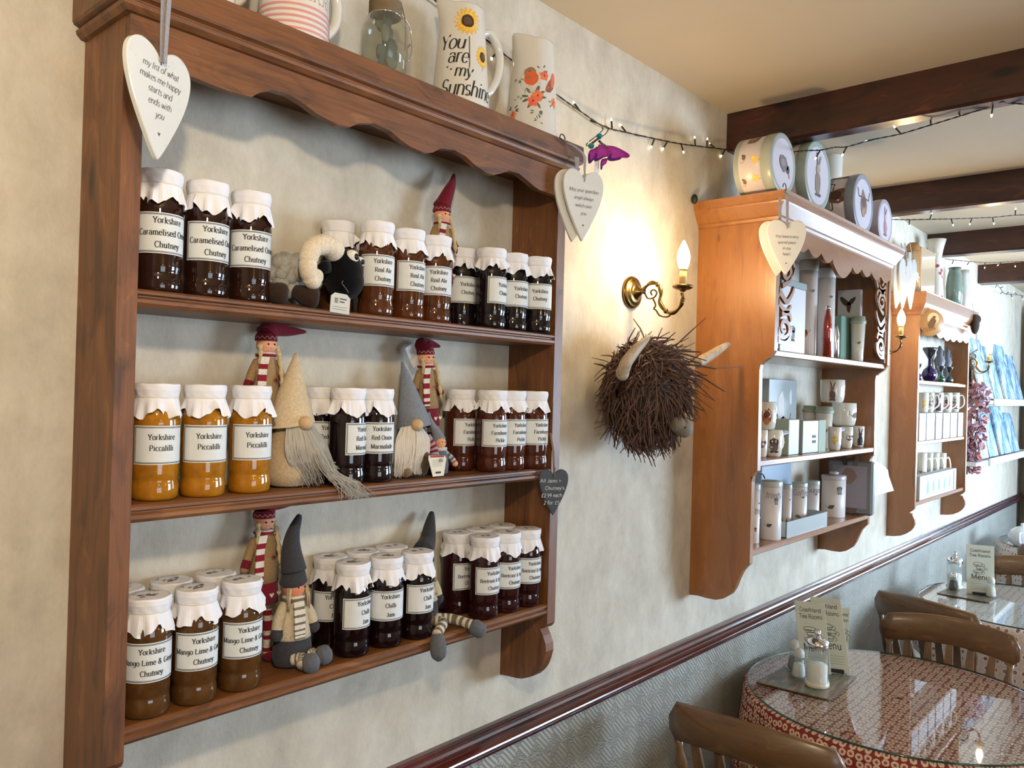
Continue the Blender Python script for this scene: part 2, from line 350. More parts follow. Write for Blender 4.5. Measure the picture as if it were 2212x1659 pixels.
# ------------------------------------------------------------------ lettering: every glyph is a few pen strokes
def A(cx, cy, rx, ry, a0, a1, n=9):
    return [(cx+rx*math.cos(math.radians(a0+(a1-a0)*i/n)), cy+ry*math.sin(math.radians(a0+(a1-a0)*i/n))) for i in range(n+1)]
X = 0.46  # x-height; cap height .68, ascender .70, descender -.20
bowl = A(.24, .23, .2, .24, 0, 360, 14)
G = {
 'a': (.46, [A(.2, .14, .16, .15, 0, 360, 12), [(.36, .3), (.36, .02), (.44, 0)], A(.2, .32, .16, .14, 0, 160, 8)], []),
 'b': (.5, [[(.1, .7), (.1, 0)], A(.26, .23, .18, .24, 0, 360, 12)], [(.06, .7)]),
 'c': (.42, [A(.24, .23, .19, .24, 45, 315, 12)], []),
 'd': (.5, [[(.4, .7), (.4, 0)], A(.22, .23, .18, .24, 0, 360, 12)], [(.35, .7), (.43, 0)]),
 'e': (.44, [A(.23, .23, .18, .24, 0, 320, 12), [(.06, .25), (.4, .25)]], []),
 'f': (.34, [A(.27, .56, .12, .14, 30, 180, 6)+[(.15, 0)], [(.03, .46), (.3, .46)]], [(.15, 0)]),
 'g': (.48, [A(.22, .26, .17, .2, 0, 360, 12), [(.39, .46), (.39, -.05)]+A(.22, -.06, .17, .14, 0, -150, 7)], []),
 'h': (.52, [[(.1, .7), (.1, 0)], A(.26, .28, .16, .18, 180, 0, 7)+[(.42, 0)]], [(.06, .7), (.1, 0), (.42, 0)]),
 'i': (.26, [[(.13, .46), (.13, 0)], [(.13, .64), (.13, .58)]], [(.1, .46), (.13, 0)]),
 'j': (.28, [[(.16, .46), (.16, -.08)]+A(.06, -.08, .1, .1, 0, -120, 5), [(.16, .64), (.16, .58)]], [(.13, .46)]),
 'k': (.5, [[(.1, .7), (.1, 0)], [(.4, .46), (.12, .2)], [(.2, .27), (.42, 0)]], [(.06, .7), (.1, 0), (.4, .46), (.42, 0)]),
 'l': (.26, [[(.13, .7), (.13, 0)]], [(.09, .7), (.13, 0)]),
 'm': (.78, [[(.1, .46), (.1, 0)], A(.245, .28, .145, .18, 180, 0, 6)+[(.39, 0)], A(.535, .28, .145, .18, 180, 0, 6)+[(.68, 0)]], [(.07, .46), (.1, 0), (.39, 0), (.68, 0)]),
 'n': (.52, [[(.1, .46), (.1, 0)], A(.26, .28, .16, .18, 180, 0, 7)+[(.42, 0)]], [(.07, .46), (.1, 0), (.42, 0)]),
 'o': (.48, [bowl], []),
 'p': (.5, [[(.1, .46), (.1, -.2)], A(.26, .23, .18, .24, 0, 360, 12)], [(.07, .46), (.1, -.2)]),
 'r': (.38, [[(.1, .46), (.1, 0)], A(.25, .3, .15, .16, 180, 60, 6)], [(.07, .46), (.1, 0)]),
 's': (.38, [A(.19, .345, .13, .115, 35, 250, 8)+A(.19, .115, .14, .115, 80, -145, 8)], []),
 't': (.32, [[(.14, .6), (.14, .08)]+A(.22, .08, .08, .08, 180, 300, 4), [(.03, .46), (.28, .46)]], []),
 'u': (.52, [[(.1, .46), (.1, .16)]+A(.26, .16, .16, .16, 180, 360, 7)+[(.42, .46)], [(.42, .46), (.42, 0)]], [(.07, .46), (.39, .46), (.45, 0)]),
 'v': (.46, [[(.04, .46), (.23, 0), (.42, .46)]], [(.05, .46), (.41, .46)]),
 'w': (.66, [[(.04, .46), (.19, 0), (.33, .46), (.47, 0), (.62, .46)]], [(.05, .46), (.61, .46)]),
 'y': (.46, [[(.04, .46), (.24, 0)], [(.42, .46), (.2, -.12), (.1, -.2), (.04, -.16)]], [(.05, .46), (.41, .46)]),
 'x': (.46, [[(.05, .46), (.41, 0)], [(.41, .46), (.05, 0)]], []),
 'A': (.68, [[(.05, 0), (.34, .68), (.63, 0)], [(.16, .24), (.52, .24)]], [(.06, 0), (.62, 0)]),
 'B': (.62, [[(.12, .68), (.12, 0)], [(.12, .68), (.3, .68)]+A(.3, .52, .17, .16, 90, -90, 7)+[(.12, .36)], [(.3, .36)]+A(.32, .18, .2, .18, 90, -90, 7)+[(.12, 0)]], []),
 'C': (.62, [A(.34, .34, .27, .35, 40, 320, 14)], []),
 'D': (.68, [[(.12, .68), (.12, 0)], [(.12, .68), (.28, .68)]+A(.28, .34, .3, .34, 90, -90, 10)+[(.12, 0)]], []),
 'F': (.56, [[(.12, .68), (.12, 0)], [(.12, .68), (.5, .68), (.5, .58)], [(.12, .36), (.4, .36)]], [(.12, 0)]),
 'G': (.68, [A(.34, .34, .27, .35, 40, 330, 14), [(.58, .1), (.58, .3)]], [(.56, .3)]),
 'H': (.7, [[(.13, .68), (.13, 0)], [(.57, .68), (.57, 0)], [(.13, .36), (.57, .36)]], [(.13, .68), (.57, .68), (.13, 0), (.57, 0)]),
 'J': (.46, [[(.3, .68), (.3, .14)]+A(.17, .14, .13, .14, 0, -150, 6)], [(.3, .68)]),
 'L': (.58, [[(.12, .68), (.12, 0), (.5, 0), (.5, .12)]], [(.12, .68)]),
 'M': (.82, [[(.13, 0), (.13, .68), (.41, .05), (.69, .68), (.69, 0)]], [(.13, 0), (.69, 0), (.1, .68), (.72, .68)]),
 'N': (.7, [[(.13, 0), (.13, .68), (.57, 0), (.57, .68)]], [(.13, 0), (.57, .68)]),
 'O': (.7, [A(.35, .34, .29, .35, 0, 360, 16)], []),
 'P': (.58, [[(.12, .68), (.12, 0)], [(.12, .68), (.3, .68)]+A(.32, .5, .19, .18, 90, -90, 8)+[(.12, .32)]], [(.12, 0)]),
 'R': (.64, [[(.12, .68), (.12, 0)], [(.12, .68), (.3, .68)]+A(.32, .51, .18, .17, 90, -90, 8)+[(.12, .34)], [(.3, .34), (.58, 0)]], [(.12, 0), (.57, 0)]),
 'S': (.52, [A(.26, .51, .17, .17, 30, 255, 9)+A(.26, .17, .19, .17, 80, -150, 9)], []),
 'T': (.6, [[(.3, .68), (.3, 0)], [(.05, .58), (.05, .68), (.55, .68), (.55, .58)]], [(.3, 0)]),
 'Y': (.62, [[(.06, .68), (.31, .3), (.31, 0)], [(.56, .68), (.31, .3)]], [(.07, .68), (.55, .68), (.31, 0)]),
 'E': (.56, [[(.5, .58), (.5, .68), (.12, .68), (.12, 0), (.5, 0), (.5, .1)], [(.12, .36), (.4, .36)]], []),
 '&': (.66, [A(.3, .54, .12, .13, -60, 230, 8)+[(.56, 0)], [(.22, .42)]+A(.26, .17, .19, .18, 130, 330, 8)+[(.54, .34)]], []),
 '+': (.5, [[(.25, .1), (.25, .5)], [(.05, .3), (.45, .3)]], []),
 "'": (.18, [[(.09, .68), (.09, .54)]], []), '.': (.2, [[(.1, .04), (.1, 0)]], []), '-': (.3, [[(.05, .25), (.25, .25)]], []),
 '£': (.5, [A(.3, .52, .13, .15, 20, 180, 6)+[(.17, .06), (.1, 0), (.44, 0)], [(.06, .3), (.34, .3)]], []),
 '2': (.48, [A(.24, .5, .17, .17, 160, -20, 7)+[(.06, 0), (.44, 0)]], []),
 '3': (.46, [A(.22, .52, .15, .15, 150, -80, 7)+A(.22, .18, .18, .19, 80, -150, 7)], []),
 '5': (.48, [[(.4, .66), (.14, .66), (.11, .38)]+A(.23, .21, .18, .21, 110, -140, 8)], []),
 '7': (.46, [[(.05, .66), (.42, .66), (.16, 0)]], []),
 '9': (.48, [A(.24, .47, .16, .19, 0, 360, 12), [(.4, .47), (.36, .15), (.2, 0)]], []),
 '1': (.3, [[(.06, .56), (.16, .68), (.16, 0)]], []),
 ' ': (.26, [], []),
}
STY = {'serif': (.06, .150, True, 0.0, 0.03), 'script': (.045, .085, False, .22, -.03), 'brush': (.030, .115, False, .26, -.035), 'comic': (.075, .085, False, 0.0, 0.03), 'chalk': (.07, .09, False, .1, .03)}
def text_width(txt, em, style='serif'):
    return sum(G.get(ch, G['o'])[0]+STY[style][4] for ch in txt)*em
def write(mb, txt, x, y, em, style='serif', xs=1.0, align='c', wob=0.0):
    """flat lettering in the xz-plane at y = 0 facing -y: x right, z up"""
    wmin, wmax, ser, slant, gap = STY[style]
    w = text_width(txt, em, style)*xs
    ox = x-(w/2 if align == 'c' else (0 if align == 'l' else w))
    vs = []; fs = []
    for ch in txt:
        gw, strokes, serifs = G.get(ch, G['o'])
        dy = random.uniform(-wob, wob)*em
        def P(px, py): return (ox+(px+slant*py)*em*xs, y+py*em+dy)
        for st in strokes:
            n = len(st); closed = n > 4 and st[0] == st[-1]; D = []
            for i in range(n-1):
                dx, dz = st[i+1][0]-st[i][0], st[i+1][1]-st[i][1]; l = math.hypot(dx, dz) or 1; D.append((dx/l, dz/l))
            def edge(i, d):
                hw = (wmin+(wmax-wmin)*abs(d[1])**1.5)/2; px, py = st[i]; return (P(px-d[1]*hw, py+d[0]*hw), P(px+d[1]*hw, py-d[0]*hw))
            def joint(i, k):
                o = i-1 if k == i else i+1
                if closed: o %= n-1
                if 0 <= o < n-1 and D[i][0]*D[o][0]+D[i][1]*D[o][1] > .6:
                    l = math.hypot(D[i][0]+D[o][0], D[i][1]+D[o][1]); return ((D[i][0]+D[o][0])/l, (D[i][1]+D[o][1])/l)
                return D[i]
            for i in range(n-1):
                a1, a2 = edge(i, joint(i, i)); b1, b2 = edge(i+1, joint(i, i+1))
                k = len(vs); vs += [a1, a2, b2, b1]; fs.append((k, k+1, k+2, k+3))
        if ser:
            for (px, py) in serifs:
                k = len(vs); q = .125; t = .055; py2 = py if py < .1 else py-t
                vs += [P(px-q, py2), P(px+q, py2), P(px+q, py2+t), P(px-q, py2+t)]; fs.append((k, k+1, k+2, k+3))
        ox += (gw+gap)*em*xs
    if vs: mb.add([(a, 0, b) for a, b in vs], fs)
def blob(mb, x, y, rx, ry, col, n=10, jit=0.18, lift=0.0, ang=0):
    """a small painted patch in the xz-plane"""
    a0 = math.radians(ang); pts = []
    for i in range(n):
        a = 2*PI*i/n; r = 1+random.uniform(-jit, jit); px, pz = rx*r*math.cos(a), ry*r*math.sin(a)
        pts.append((x+px*math.cos(a0)-pz*math.sin(a0), -lift, y+px*math.sin(a0)+pz*math.cos(a0)))
    mb.col = col; mb.add([(x, -lift, y)]+pts, [(0, 1+i, 1+(i+1) % n) for i in range(n)])
def line2(mb, pts, w, col=None, lift=0.0):
    if col is not None: mb.col = col
    vs = []; fs = []
    for i in range(len(pts)):
        a = pts[max(i-1, 0)]; b = pts[min(i+1, len(pts)-1)]; dx, dz = b[0]-a[0], b[1]-a[1]; l = math.hypot(dx, dz) or 1
        ww = w[i] if isinstance(w, (list, tuple)) else w
        nx, nz = -dz/l*ww/2, dx/l*ww/2; vs += [(pts[i][0]+nx, -lift, pts[i][1]+nz), (pts[i][0]-nx, -lift, pts[i][1]-nz)]
        if i: k = 2*i; fs.append((k-2, k-1, k+1, k))
    mb.add(vs, fs)
def wrap(R, z0=0.0, az=-90.0, eps=0.0):
    """map flat xz artwork round an upright cylinder, centre facing azimuth az"""
    def f(p):
        rr = R(p.z) if callable(R) else R
        a = math.radians(az)+p.x/rr; rr2 = rr+eps-p.y
        return V((rr2*math.cos(a), rr2*math.sin(a), p.z+z0))
    return f
INK = srgb(38, 38, 42)
def critter(mb, x, y, s, col, kind='hare', lift=0.0):
    """loose watercolour animal; generic patches only"""
    d = tuple(c*0.45 for c in col); l = tuple(min(c*1.6, .8) for c in col)
    if kind == 'hare':
        blob(mb, x, y-.25*s, .22*s, .34*s, col); blob(mb, x-.02*s, y+.2*s, .14*s, .16*s, l, lift=lift*1.4)
        blob(mb, x-.1*s, y+.48*s, .045*s, .24*s, d, ang=12); blob(mb, x+.1*s, y+.46*s, .045*s, .22*s, col, ang=-22)
        blob(mb, x-.1*s, y-.58*s, .12*s, .05*s, d); blob(mb, x+.12*s, y-.58*s, .12*s, .05*s, d)
    elif kind == 'duck':
        blob(mb, x, y, .36*s, .26*s, col, ang=-15); blob(mb, x-.05*s, y+.03*s, .2*s, .13*s, l, lift=lift*1.4)
        blob(mb, x+.38*s, y-.12*s, .13*s, .14*s, srgb(30, 80, 60)); blob(mb, x+.48*s, y-.3*s, .04*s, .12*s, srgb(200, 120, 110), ang=30)
    elif kind == 'cattle':
        blob(mb, x, y, .3*s, .46*s, col); blob(mb, x, y-.3*s, .16*s, .18*s, l, lift=lift*1.4); blob(mb, x, y+.1*s, .2*s, .2*s, d, lift=lift*1.4)
        line2(mb, [(x-.22*s, y+.22*s), (x-.5*s, y+.2*s), (x-.62*s, y+.48*s)], .05*s, d); line2(mb, [(x+.22*s, y+.22*s), (x+.5*s, y+.2*s), (x+.6*s, y+.5*s)], .05*s, d)
    elif kind == 'mouse':
        blob(mb, x, y, .26*s, .2*s, col); blob(mb, x+.22*s, y+.12*s, .1*s, .1*s, d); line2(mb, [(x-.2*s, y-.1*s), (x-.5*s, y+.05*s), (x-.45*s, y+.3*s)], .03*s, d)
    elif kind == 'chick':
        blob(mb, x, y, .25*s, .22*s, srgb(222, 190, 90)); blob(mb, x+.18*s, y+.14*s, .12*s, .12*s, srgb(232, 205, 120)); line2(mb, [(x-.03*s, y-.2*s), (x-.03*s, y-.38*s)], .04*s, srgb(190, 120, 60))
    elif kind == 'dog':
        blob(mb, x, y+.15*s, .22*s, .2*s, col); blob(mb, x, y-.2*s, .26*s, .26*s, l); blob(mb, x-.2*s, y+.1*s, .07*s, .18*s, d); blob(mb, x+.2*s, y+.1*s, .07*s, .18*s, d)
        blob(mb, x-.12*s, y-.46*s, .12*s, .06*s, d); blob(mb, x+.14*s, y-.46*s, .12*s, .06*s, d)
BROWN = srgb(120, 98, 84); RUST = srgb(150, 96, 60); GREYB = srgb(112, 108, 106)
# ------------------------------------------------------------------ the room
RAIL_T, RAIL_B = 0.936, 0.868
def slab(name, mat, *a):
    return struct(MB(mat).box(*a).build(name))
slab('floor', 'carpet', -1.8, 8.1, ROOM_R-0.15, 0.1, -0.1, 0)
slab('ceiling', 'ceiling_paint', -1.8, 8.1, ROOM_R-0.15, 0.1, CEIL, CEIL+0.1)
w = MB('wallpaper'); w.box(-1.8, 8.1, 0, 0.1, 0.9, CEIL); w.use('embossed_paper').box(-1.8, 8.1, 0.0, 0.1, 0, 0.9)
struct(w.build('wall_left'))
def holed(name, mat, axis, c0, c1, a0, a1, holes):
    """a wall with rectangular window openings; `a` runs along it"""
    mb = MB(mat)
    def bx(p0, p1, z0, z1):
        if p1-p0 < 1e-4 or z1-z0 < 1e-4: return
        mb.box(p0, p1, c0, c1, z0, z1) if axis == 'x' else mb.box(c0, c1, p0, p1, z0, z1)
    p = a0
    for h0, h1, z0, z1 in sorted(holes):
        bx(p, h0, 0, CEIL); bx(h0, h1, 0, z0); bx(h0, h1, z1, CEIL); p = h1
    bx(p, a1, 0, CEIL)
    return struct(mb.build(name))
holed('wall_right', 'room_plaster', 'x', ROOM_R-0.12, ROOM_R, -1.8, 8.1, [(-0.35, 1.15, 0.85, 2.1), (4.1, 6.7, 1.0, 2.45)])
holed('wall_end', 'room_plaster', 'y', ROOM_END, ROOM_END+0.12, ROOM_R-0.15, 0.0, [(-2.7, -0.8, 0.95, 2.35)])
slab('wall_back', 'room_plaster', ROOM_BACK-0.15, ROOM_BACK, ROOM_R, 0.0, 0, CEIL)
def window(name, axis, c, a0, a1, z0, z1, nx, nz):
    fr = MB('plastic', (0.78, 0.79, 0.8))
    def bx(p0, p1, q0, q1, t=0.05):
        fr.box(p0, p1, c-t/2, c+t/2, q0, q1) if axis == 'x' else fr.box(c-t/2, c+t/2, p0, p1, q0, q1)
    bx(a0, a1, z0, z0+.05); bx(a0, a1, z1-.05, z1); bx(a0, a0+.05, z0, z1); bx(a1-.05, a1, z0, z1)
    for i in range(1, nx): p = a0+(a1-a0)*i/nx; bx(p-.018, p+.018, z0, z1, .04)
    for i in range(1, nz): q = z0+(z1-z0)*i/nz; bx(a0, a1, q-.012, q+.012, .035)
    o = struct(fr.build(name)); g = MB('window_glass')
    if axis == 'x': g.box(a0, a1, c-.003, c+.003, z0, z1)
    else: g.box(c-.003, c+.003, a0, a1, z0, z1)
    g.build('window_pane', o); return o
window('window_1', 'y', ROOM_END+.06, -2.7, -0.8, 0.95, 2.35, 4, 3)
window('window_2', 'x', ROOM_R-.06, 4.1, 6.7, 1.0, 2.45, 6, 3)
window('window_3', 'x', ROOM_R-.06, -0.35, 1.15, 0.85, 2.1, 4, 3)
# moulded rail: profile (out from wall, z)
prof = [(0, .936), (-.012, .936), (-.016, .931), (-.016, .926), (-.021, .924), (-.024, .919), (-.024, .914)] + \
       [(-.022-.020*math.sin(PI*i/8), .913-.026*i/8) for i in range(9)] + [(-.022, .885), (-.025, .882), (-.025, .879), (-.019, .877), (-.019, .874), (-.014, .872), (-.012, .868), (0, .868)]
rail = MB('rail_wood'); rail.prism([(y, z) for y, z in prof], -1.75, ROOM_END, 'x', False)
struct(rail.build('trim_1'))
struct(MB('rail_wood').box(-1.6, ROOM_END, -.02, 0, 0, .12, .004).build('baseboard_left'))
# ceiling beams
for i, (x0, x1) in enumerate([(2.43, 2.505), (3.685, 3.75), (4.885, 4.975), (6.16, 6.30)]):
    b = MB('beam_wood'); yy = [0.0+(ROOM_R)*k/14 for k in range(15)]; rings = []
    for y in yy:
        j = lambda a, s: 0.004*mnoise.noise(V((a*3, y*2.3, s+i)))
        rings.append([(x0+j(1, 0), y, CEIL+.02), (x1+j(2, 1), y, CEIL+.02), (x1+j(3, 2), y, 2.512+j(4, 3)), (x1-.008+j(3, 2), y, 2.504+j(4, 3)), (x0+.008+j(5, 4), y, 2.504+j(6, 5)), (x0+j(5, 4), y, 2.512+j(6, 5))])
    b.loft(rings); struct(b.build('trim_%d' % (i+2)))

# ------------------------------------------------------------------ first shelf unit
XL, XR, DEP = 0.469, 1.376, 0.134
ZS = [1.821, 1.527, 1.227]
u1 = thing('wall_shelf', 'large dark pine wall shelf unit with scalloped valance holding rows of jars', 'shelf', (0.92, 0, 1.038))
U = T(-0.92, 0, -1.038)
tip = [(-.135, 1.183), (-.128, 1.174), (-.115, 1.168), (-.124, 1.155), (-.132, 1.139), (-.1335, 1.122), (-.129, 1.105), (-.122, 1.087), (-.111, 1.072), (-.098, 1.060), (-.082, 1.052), (-.067, 1.046), (-.052, 1.043), (-.026, 1.041), (0, 1.038)]
side = [(0, 2.20), (-DEP, 2.20)] + tip
for x0, x1 in ((0.442, XL), (XR, 1.403)):
    b = MB('pine_z'); b.M = U; b.prism(side, x0, x1, 'x'); b.build('side_panel', u1)
for z in ZS:
    b = MB('pine_x'); b.M = U
    pr = [(0, z), (-.128, z), (-.1335, z-.003), (-.1335, z-.007), (-.129, z-.009), (-.129, z-.011), (-.134, z-.014), (-.134, z-.019), (-.130, z-.024), (0, z-.024)]
    b.prism(pr, XL, XR, 'x'); b.build('shelf_board', u1)
vp = [(.469, 2.122), (.531, 2.122), (.585, 2.1195), (.621, 2.121), (.636, 2.131), (.655, 2.138), (.683, 2.139), (.71, 2.134), (.733, 2.127), (.775, 2.121), (.80, 2.123), (.820, 2.133), (.85, 2.139), (.886, 2.136), (.91, 2.128), (.933, 2.123), (.965, 2.121), (.985, 2.125), (1.005, 2.135), (1.04, 2.1395), (1.07, 2.136), (1.098, 2.127), (1.128, 2.121), (1.15, 2.121), (1.17, 2.127), (1.196, 2.136), (1.225, 2.137), (1.25, 2.131), (1.275, 2.124), (1.293, 2.121), (XR, 2.12)]
vp = [(x, 2.121+(z-2.121)*1.25) for x, z in vp]
b = MB('pine_x'); b.M = U; b.prism([(XL-.026, 2.121), (XL-.026, 2.20), (XR+.026, 2.20), (XR+.026, 2.12)]+vp[::-1], -DEP-.014, -DEP, 'y'); b.build('valance', u1)
b = MB('pine_x'); b.M = U
def ring_cornice(e, z): return [(0.442-e, 0, z), (0.442-e, -DEP-.014-e, z), (1.403+e, -DEP-.014-e, z), (1.403+e, 0, z)]
rings = [ring_cornice(e, z) for e, z in ((.0, 2.180), (.006, 2.181), (.012, 2.187), (.013, 2.192), (.009, 2.195), (.009, 2.197), (.016, 2.200), (.018, 2.204), (.018, 2.238), (.016, 2.240))]
b.loft(rings, True, True, closed=True); b.build('cornice', u1)

# ------------------------------------------------------------------ preserve jars
RJ = 0.0318
def jar_prof(k):
    return [(.001, .0035), (.024, .0035), (.027, 0), (.0300, .001), (.0316, .005), (.0320, .012), (.0318, .020), (.0308, .0255), (.0304, .028), (.0308, .0305), (.0316, .034), (RJ, .038), (RJ, .112*k), (.0312, .120*k), (.0292, .128*k), (.0272, .133*k), (.0268, .142*k), (.001, .142*k)]
def mk_body(k, col): return MB('jar_content', col).lathe(jar_prof(k), 36)
def mk_cover(seed, H, drop=0.022):
    rnd = random.Random(seed); b = MB('paper', srgb(226, 225, 228)); n = 72
    ph = rnd.uniform(0, PI/2); folds = [(rnd.uniform(0, 2*PI), rnd.uniform(.06, .20), rnd.uniform(-.004, .0065)) for _ in range(12)]
    def top(a, r, z): return (r*math.cos(a), r*math.sin(a), z)
    zc = H-.020
    rings = []
    for r, z in ((.012, H), (.024, H), (.0296, H-.0006), (.0306, H-.003)):
        rings.append([top(2*PI*j/n, r+.0003*math.sin(9*2*PI*j/n+seed), z+.0004*math.sin(5*2*PI*j/n+seed)*(r > .02)) for j in range(n)])
    rings.append([top(2*PI*j/n, .0308+.00035*math.sin(9*2*PI*j/n+seed*2), H-.009) for j in range(n)])
    rings.append([top(2*PI*j/n, .0290+.0005*math.sin(11*2*PI*j/n+seed), zc+.002) for j in range(n)])
    rings.append([top(2*PI*j/n, .0284, zc) for j in range(n)])
    for t in (.18, .45, .75, 1.0):
        row = []
        for j in range(n):
            a = 2*PI*j/n; c = abs(math.cos(2*(a+ph)))**.8     # long at the paper's corners
            L = drop*(.60+.62*c); fl = .55+.45*math.sin(2*(a+ph)*2+1)
            pleat = .0016*math.sin(13*a+seed*1.7)+.0026*math.sin(6*a+seed)
            for fa, fw, fd in folds:
                d = abs((a-fa+PI) % (2*PI)-PI)
                if d < fw: pleat += fd*(1-d/fw)
            r = .0286+t*(.0036+.0036*c*fl)+pleat*t
            row.append((max(r, .0288)*math.cos(a), max(r, .0288)*math.sin(a), zc-L*t+(.0014*math.sin(11*a+seed)+pleat*.5)*t))
        rings.append(row)
    b.loft(rings, True, False, smooth=False)
    # printed lid emblem
    b.col = srgb(74, 72, 74); zt = H+.0007
    for r0, r1 in ((.0266, .0270), (.0172, .0174)):
        vs = []; fs = []
        for j in range(48):
            a = 2*PI*j/48; vs += [(r0*math.cos(a), r0*math.sin(a), zt), (r1*math.cos(a), r1*math.sin(a), zt)]
            fs.append((2*j, 2*j+1, (2*j+3) % 96, (2*j+2) % 96))
        if r0 > .02: b.add(vs, fs)
    txt = 'GOATHLAND'; a = math.radians(148)
    for ch in txt:
        b.M = Matrix.Rotation(a-PI/2, 4, 'Z') @ T(0, .0185, zt) @ RX(90) @ S(1, 1, 1) @ RX(180) @ RX(180)
        b.M = Matrix.Rotation(a-PI/2, 4, 'Z') @ T(0, .0185, zt) @ RX(-90)
        write(b, ch, 0, 0, .0074, 'comic'); a -= math.radians(14)
    b.M = T(0, -.003, zt) @ RX(-90)
    for k in range(9): blob(b, rnd.uniform(-.012, .012), rnd.uniform(-.008, .008), rnd.uniform(.002, .006), rnd.uniform(.001, .003), srgb(110, 108, 110), 8, .4)
    b.M = I4
    return b
def mk_band(H): return MB('paper', srgb(214, 208, 196)).lathe([(.0287, H-.0212), (.0291, H-.0205), (.0291, H-.0192), (.0287, H-.0185)], 36, False, False)
def mk_label(lines, H, em, gap, half=78, wY=None, zoff=0.0):
    z0, z1 = .052, .1075; k = H/.168; z0 *= k; z1 *= k; R = RJ+.0004; a = math.radians(half); b = MB('paper', srgb(212, 215, 213)); n = 28
    b.map = wrap(R, 0, -90)
    def strip(x0, x1, q0, q1, lift, m=n):
        vs = []; fs = []
        for i in range(m+1):
            x = x0+(x1-x0)*i/m; vs += [(x, -lift, q0), (x, -lift, q1)]
            if i: fs.append((2*i-2, 2*i, 2*i+1, 2*i-1))
        b.add(vs, fs)
    X0 = a*R; strip(-X0, X0, z0, z1, 0)
    b.use('matte', INK)
    for ins, t in ((.0016, .0009), (.0031, .0004)):
        strip(-X0+ins, X0-ins, z0+ins, z0+ins+t, .0003); strip(-X0+ins, X0-ins, z1-ins-t, z1-ins, .0003)
        strip(-X0+ins, -X0+ins+t, z0+ins, z1-ins, .0003, 2); strip(X0-ins-t, X0-ins, z0+ins, z1-ins, .0003, 2)
    zc = (z0+z1)/2+zoff+(len(lines)-1)*gap/2-em*.27
    for i, t in enumerate(lines):
        b.M = T(0, -.0004, 0); write(b, t, 0, zc-i*gap, em, 'serif', .80); b.M = I4
    b.map = None
    return b
KINDS = {  # name: (height, content colour, lines, em, gap, drop, half, zoff)
 'onion': (.174, srgb(40, 20, 13), ['Yorkshire', 'Caramelised Onion', 'Chutney'], .0122, .0172, .026, 82, 0),
 'ale': (.168, srgb(76, 40, 18), ['Yorkshire', 'Real Ale', 'Chutney'], .0112, .0155, .024, 76, 0),
 'plain': (.166, srgb(20, 14, 16), ['Yorkshire', 'Chutney'], .0112, .0165, .022, 74, .002),
 'piccalilli': (.166, srgb(154, 100, 20), ['Yorkshire', 'Piccalilli'], .0112, .0155, .024, 74, .003),
 'redonion': (.166, srgb(24, 12, 14), ['Yorkshire', 'Red Onion', 'Marmalade'], .0112, .0155, .024, 70, 0),
 'pickle': (.168, srgb(68, 30, 18), ['Yorkshire', 'Farmhouse', 'Pickle'], .0108, .0150, .022, 74, 0),
 'mango': (.166, srgb(80, 52, 24), ['Yorkshire', 'Mango Lime & Ginger', 'Chutney'], .0108, .0150, .025, 78, 0),
 'chilli': (.161, srgb(22, 8, 10), ['Yorkshire', 'Chilli', 'Jam'], .0110, .0160, .024, 78, 0),
 'beetroot': (.167, srgb(40, 12, 14), ['Yorkshire', 'Beetroot & Apple', 'Chutney'], .0108, .0150, .024, 76, 0),
}
JM = {}
def proto(kind):
    if kind in JM: return JM[kind]
    H, col, lines, em, gap, drop, half, zo = KINDS[kind]; k = H/.168
    def grab(b, nm): o = b.build(nm); me = o.data; bpy.data.objects.remove(o); return me
    covers = [grab(mk_cover(i*3+len(JM), H, drop), 'paper_cover') for i in range(3)]
    JM[kind] = (grab(mk_body(k, col), 'jar_body'), covers, grab(mk_band(H), 'rubber_band'), grab(mk_label(lines, H, em, gap, half, zoff=zo), 'jar_label'))
    return JM[kind]
jn = 0
def child(name, me, parent, rz=0.0):
    o = bpy.data.objects.new(name, me); COL.objects.link(o); o.parent = parent; o.rotation_euler = (0, 0, math.radians(rz)); return o
def jar(kind, x, y, z, phi, label, group):
    """phi: how far the label is turned to the viewer's right"""
    global jn; jn += 1
    body, covers, band, lab = proto(kind)
    t = thing('preserve_jar', label, 'jar', (x, y, z), 0, group)
    az = math.degrees(math.atan2(CAM.y-y, CAM.x-x))+phi
    child('jar_body', body, t, jn*37); child('paper_cover', covers[jn % 3], t, (jn*53) % 40 - 20 if z < 1.5 else jn*71)
    child('rubber_band', band, t.children[-1] if False else [c for c in t.children if c.name.startswith('paper')][0]); child('jar_label', lab, t, az+90)
    return t
g = 'jars of caramelised onion chutney on the top shelf'; P3 = ('leftmost, against the side panel', 'in the middle of its three', 'rightmost of its three, bare wall to its right')
for (x, y, p), w in zip([(.517, -.088, 21), (.590, -.085, 27), (.664, -.082, 17)], P3): jar('onion', x, y, ZS[0], p, 'dark caramelised onion chutney jar, '+w, g)
g = 'jars of real ale chutney on the top shelf'
jar('ale', .862, -.040, ZS[0], 30, 'brown real ale chutney jar half hidden behind the black sheep head', g)
for (x, y, p), w in zip([(.905, -.096, 25), (.983, -.092, 38), (1.056, -.088, 15)], ('right beside the black sheep face', 'in the middle of the front three, label turned away', 'in front of the doll with the pointed red hat')): jar('ale', x, y, ZS[0], p, 'brown real ale chutney jar '+w, g)
g = 'jars of plain chutney on the top shelf'
for (x, y, p), w in zip([(1.172, -.042, 32), (1.207, -.096, 62), (1.279, -.094, 37), (1.3425, -.108, 14)], ('set back, leftmost of the four', 'at the front, label turned far right', 'third from the left, with a two-line label', 'in the right corner of the shelf')): jar('plain', x, y, ZS[0], p, 'near-black chutney jar '+w, g)
g = 'jars of piccalilli on the middle shelf'
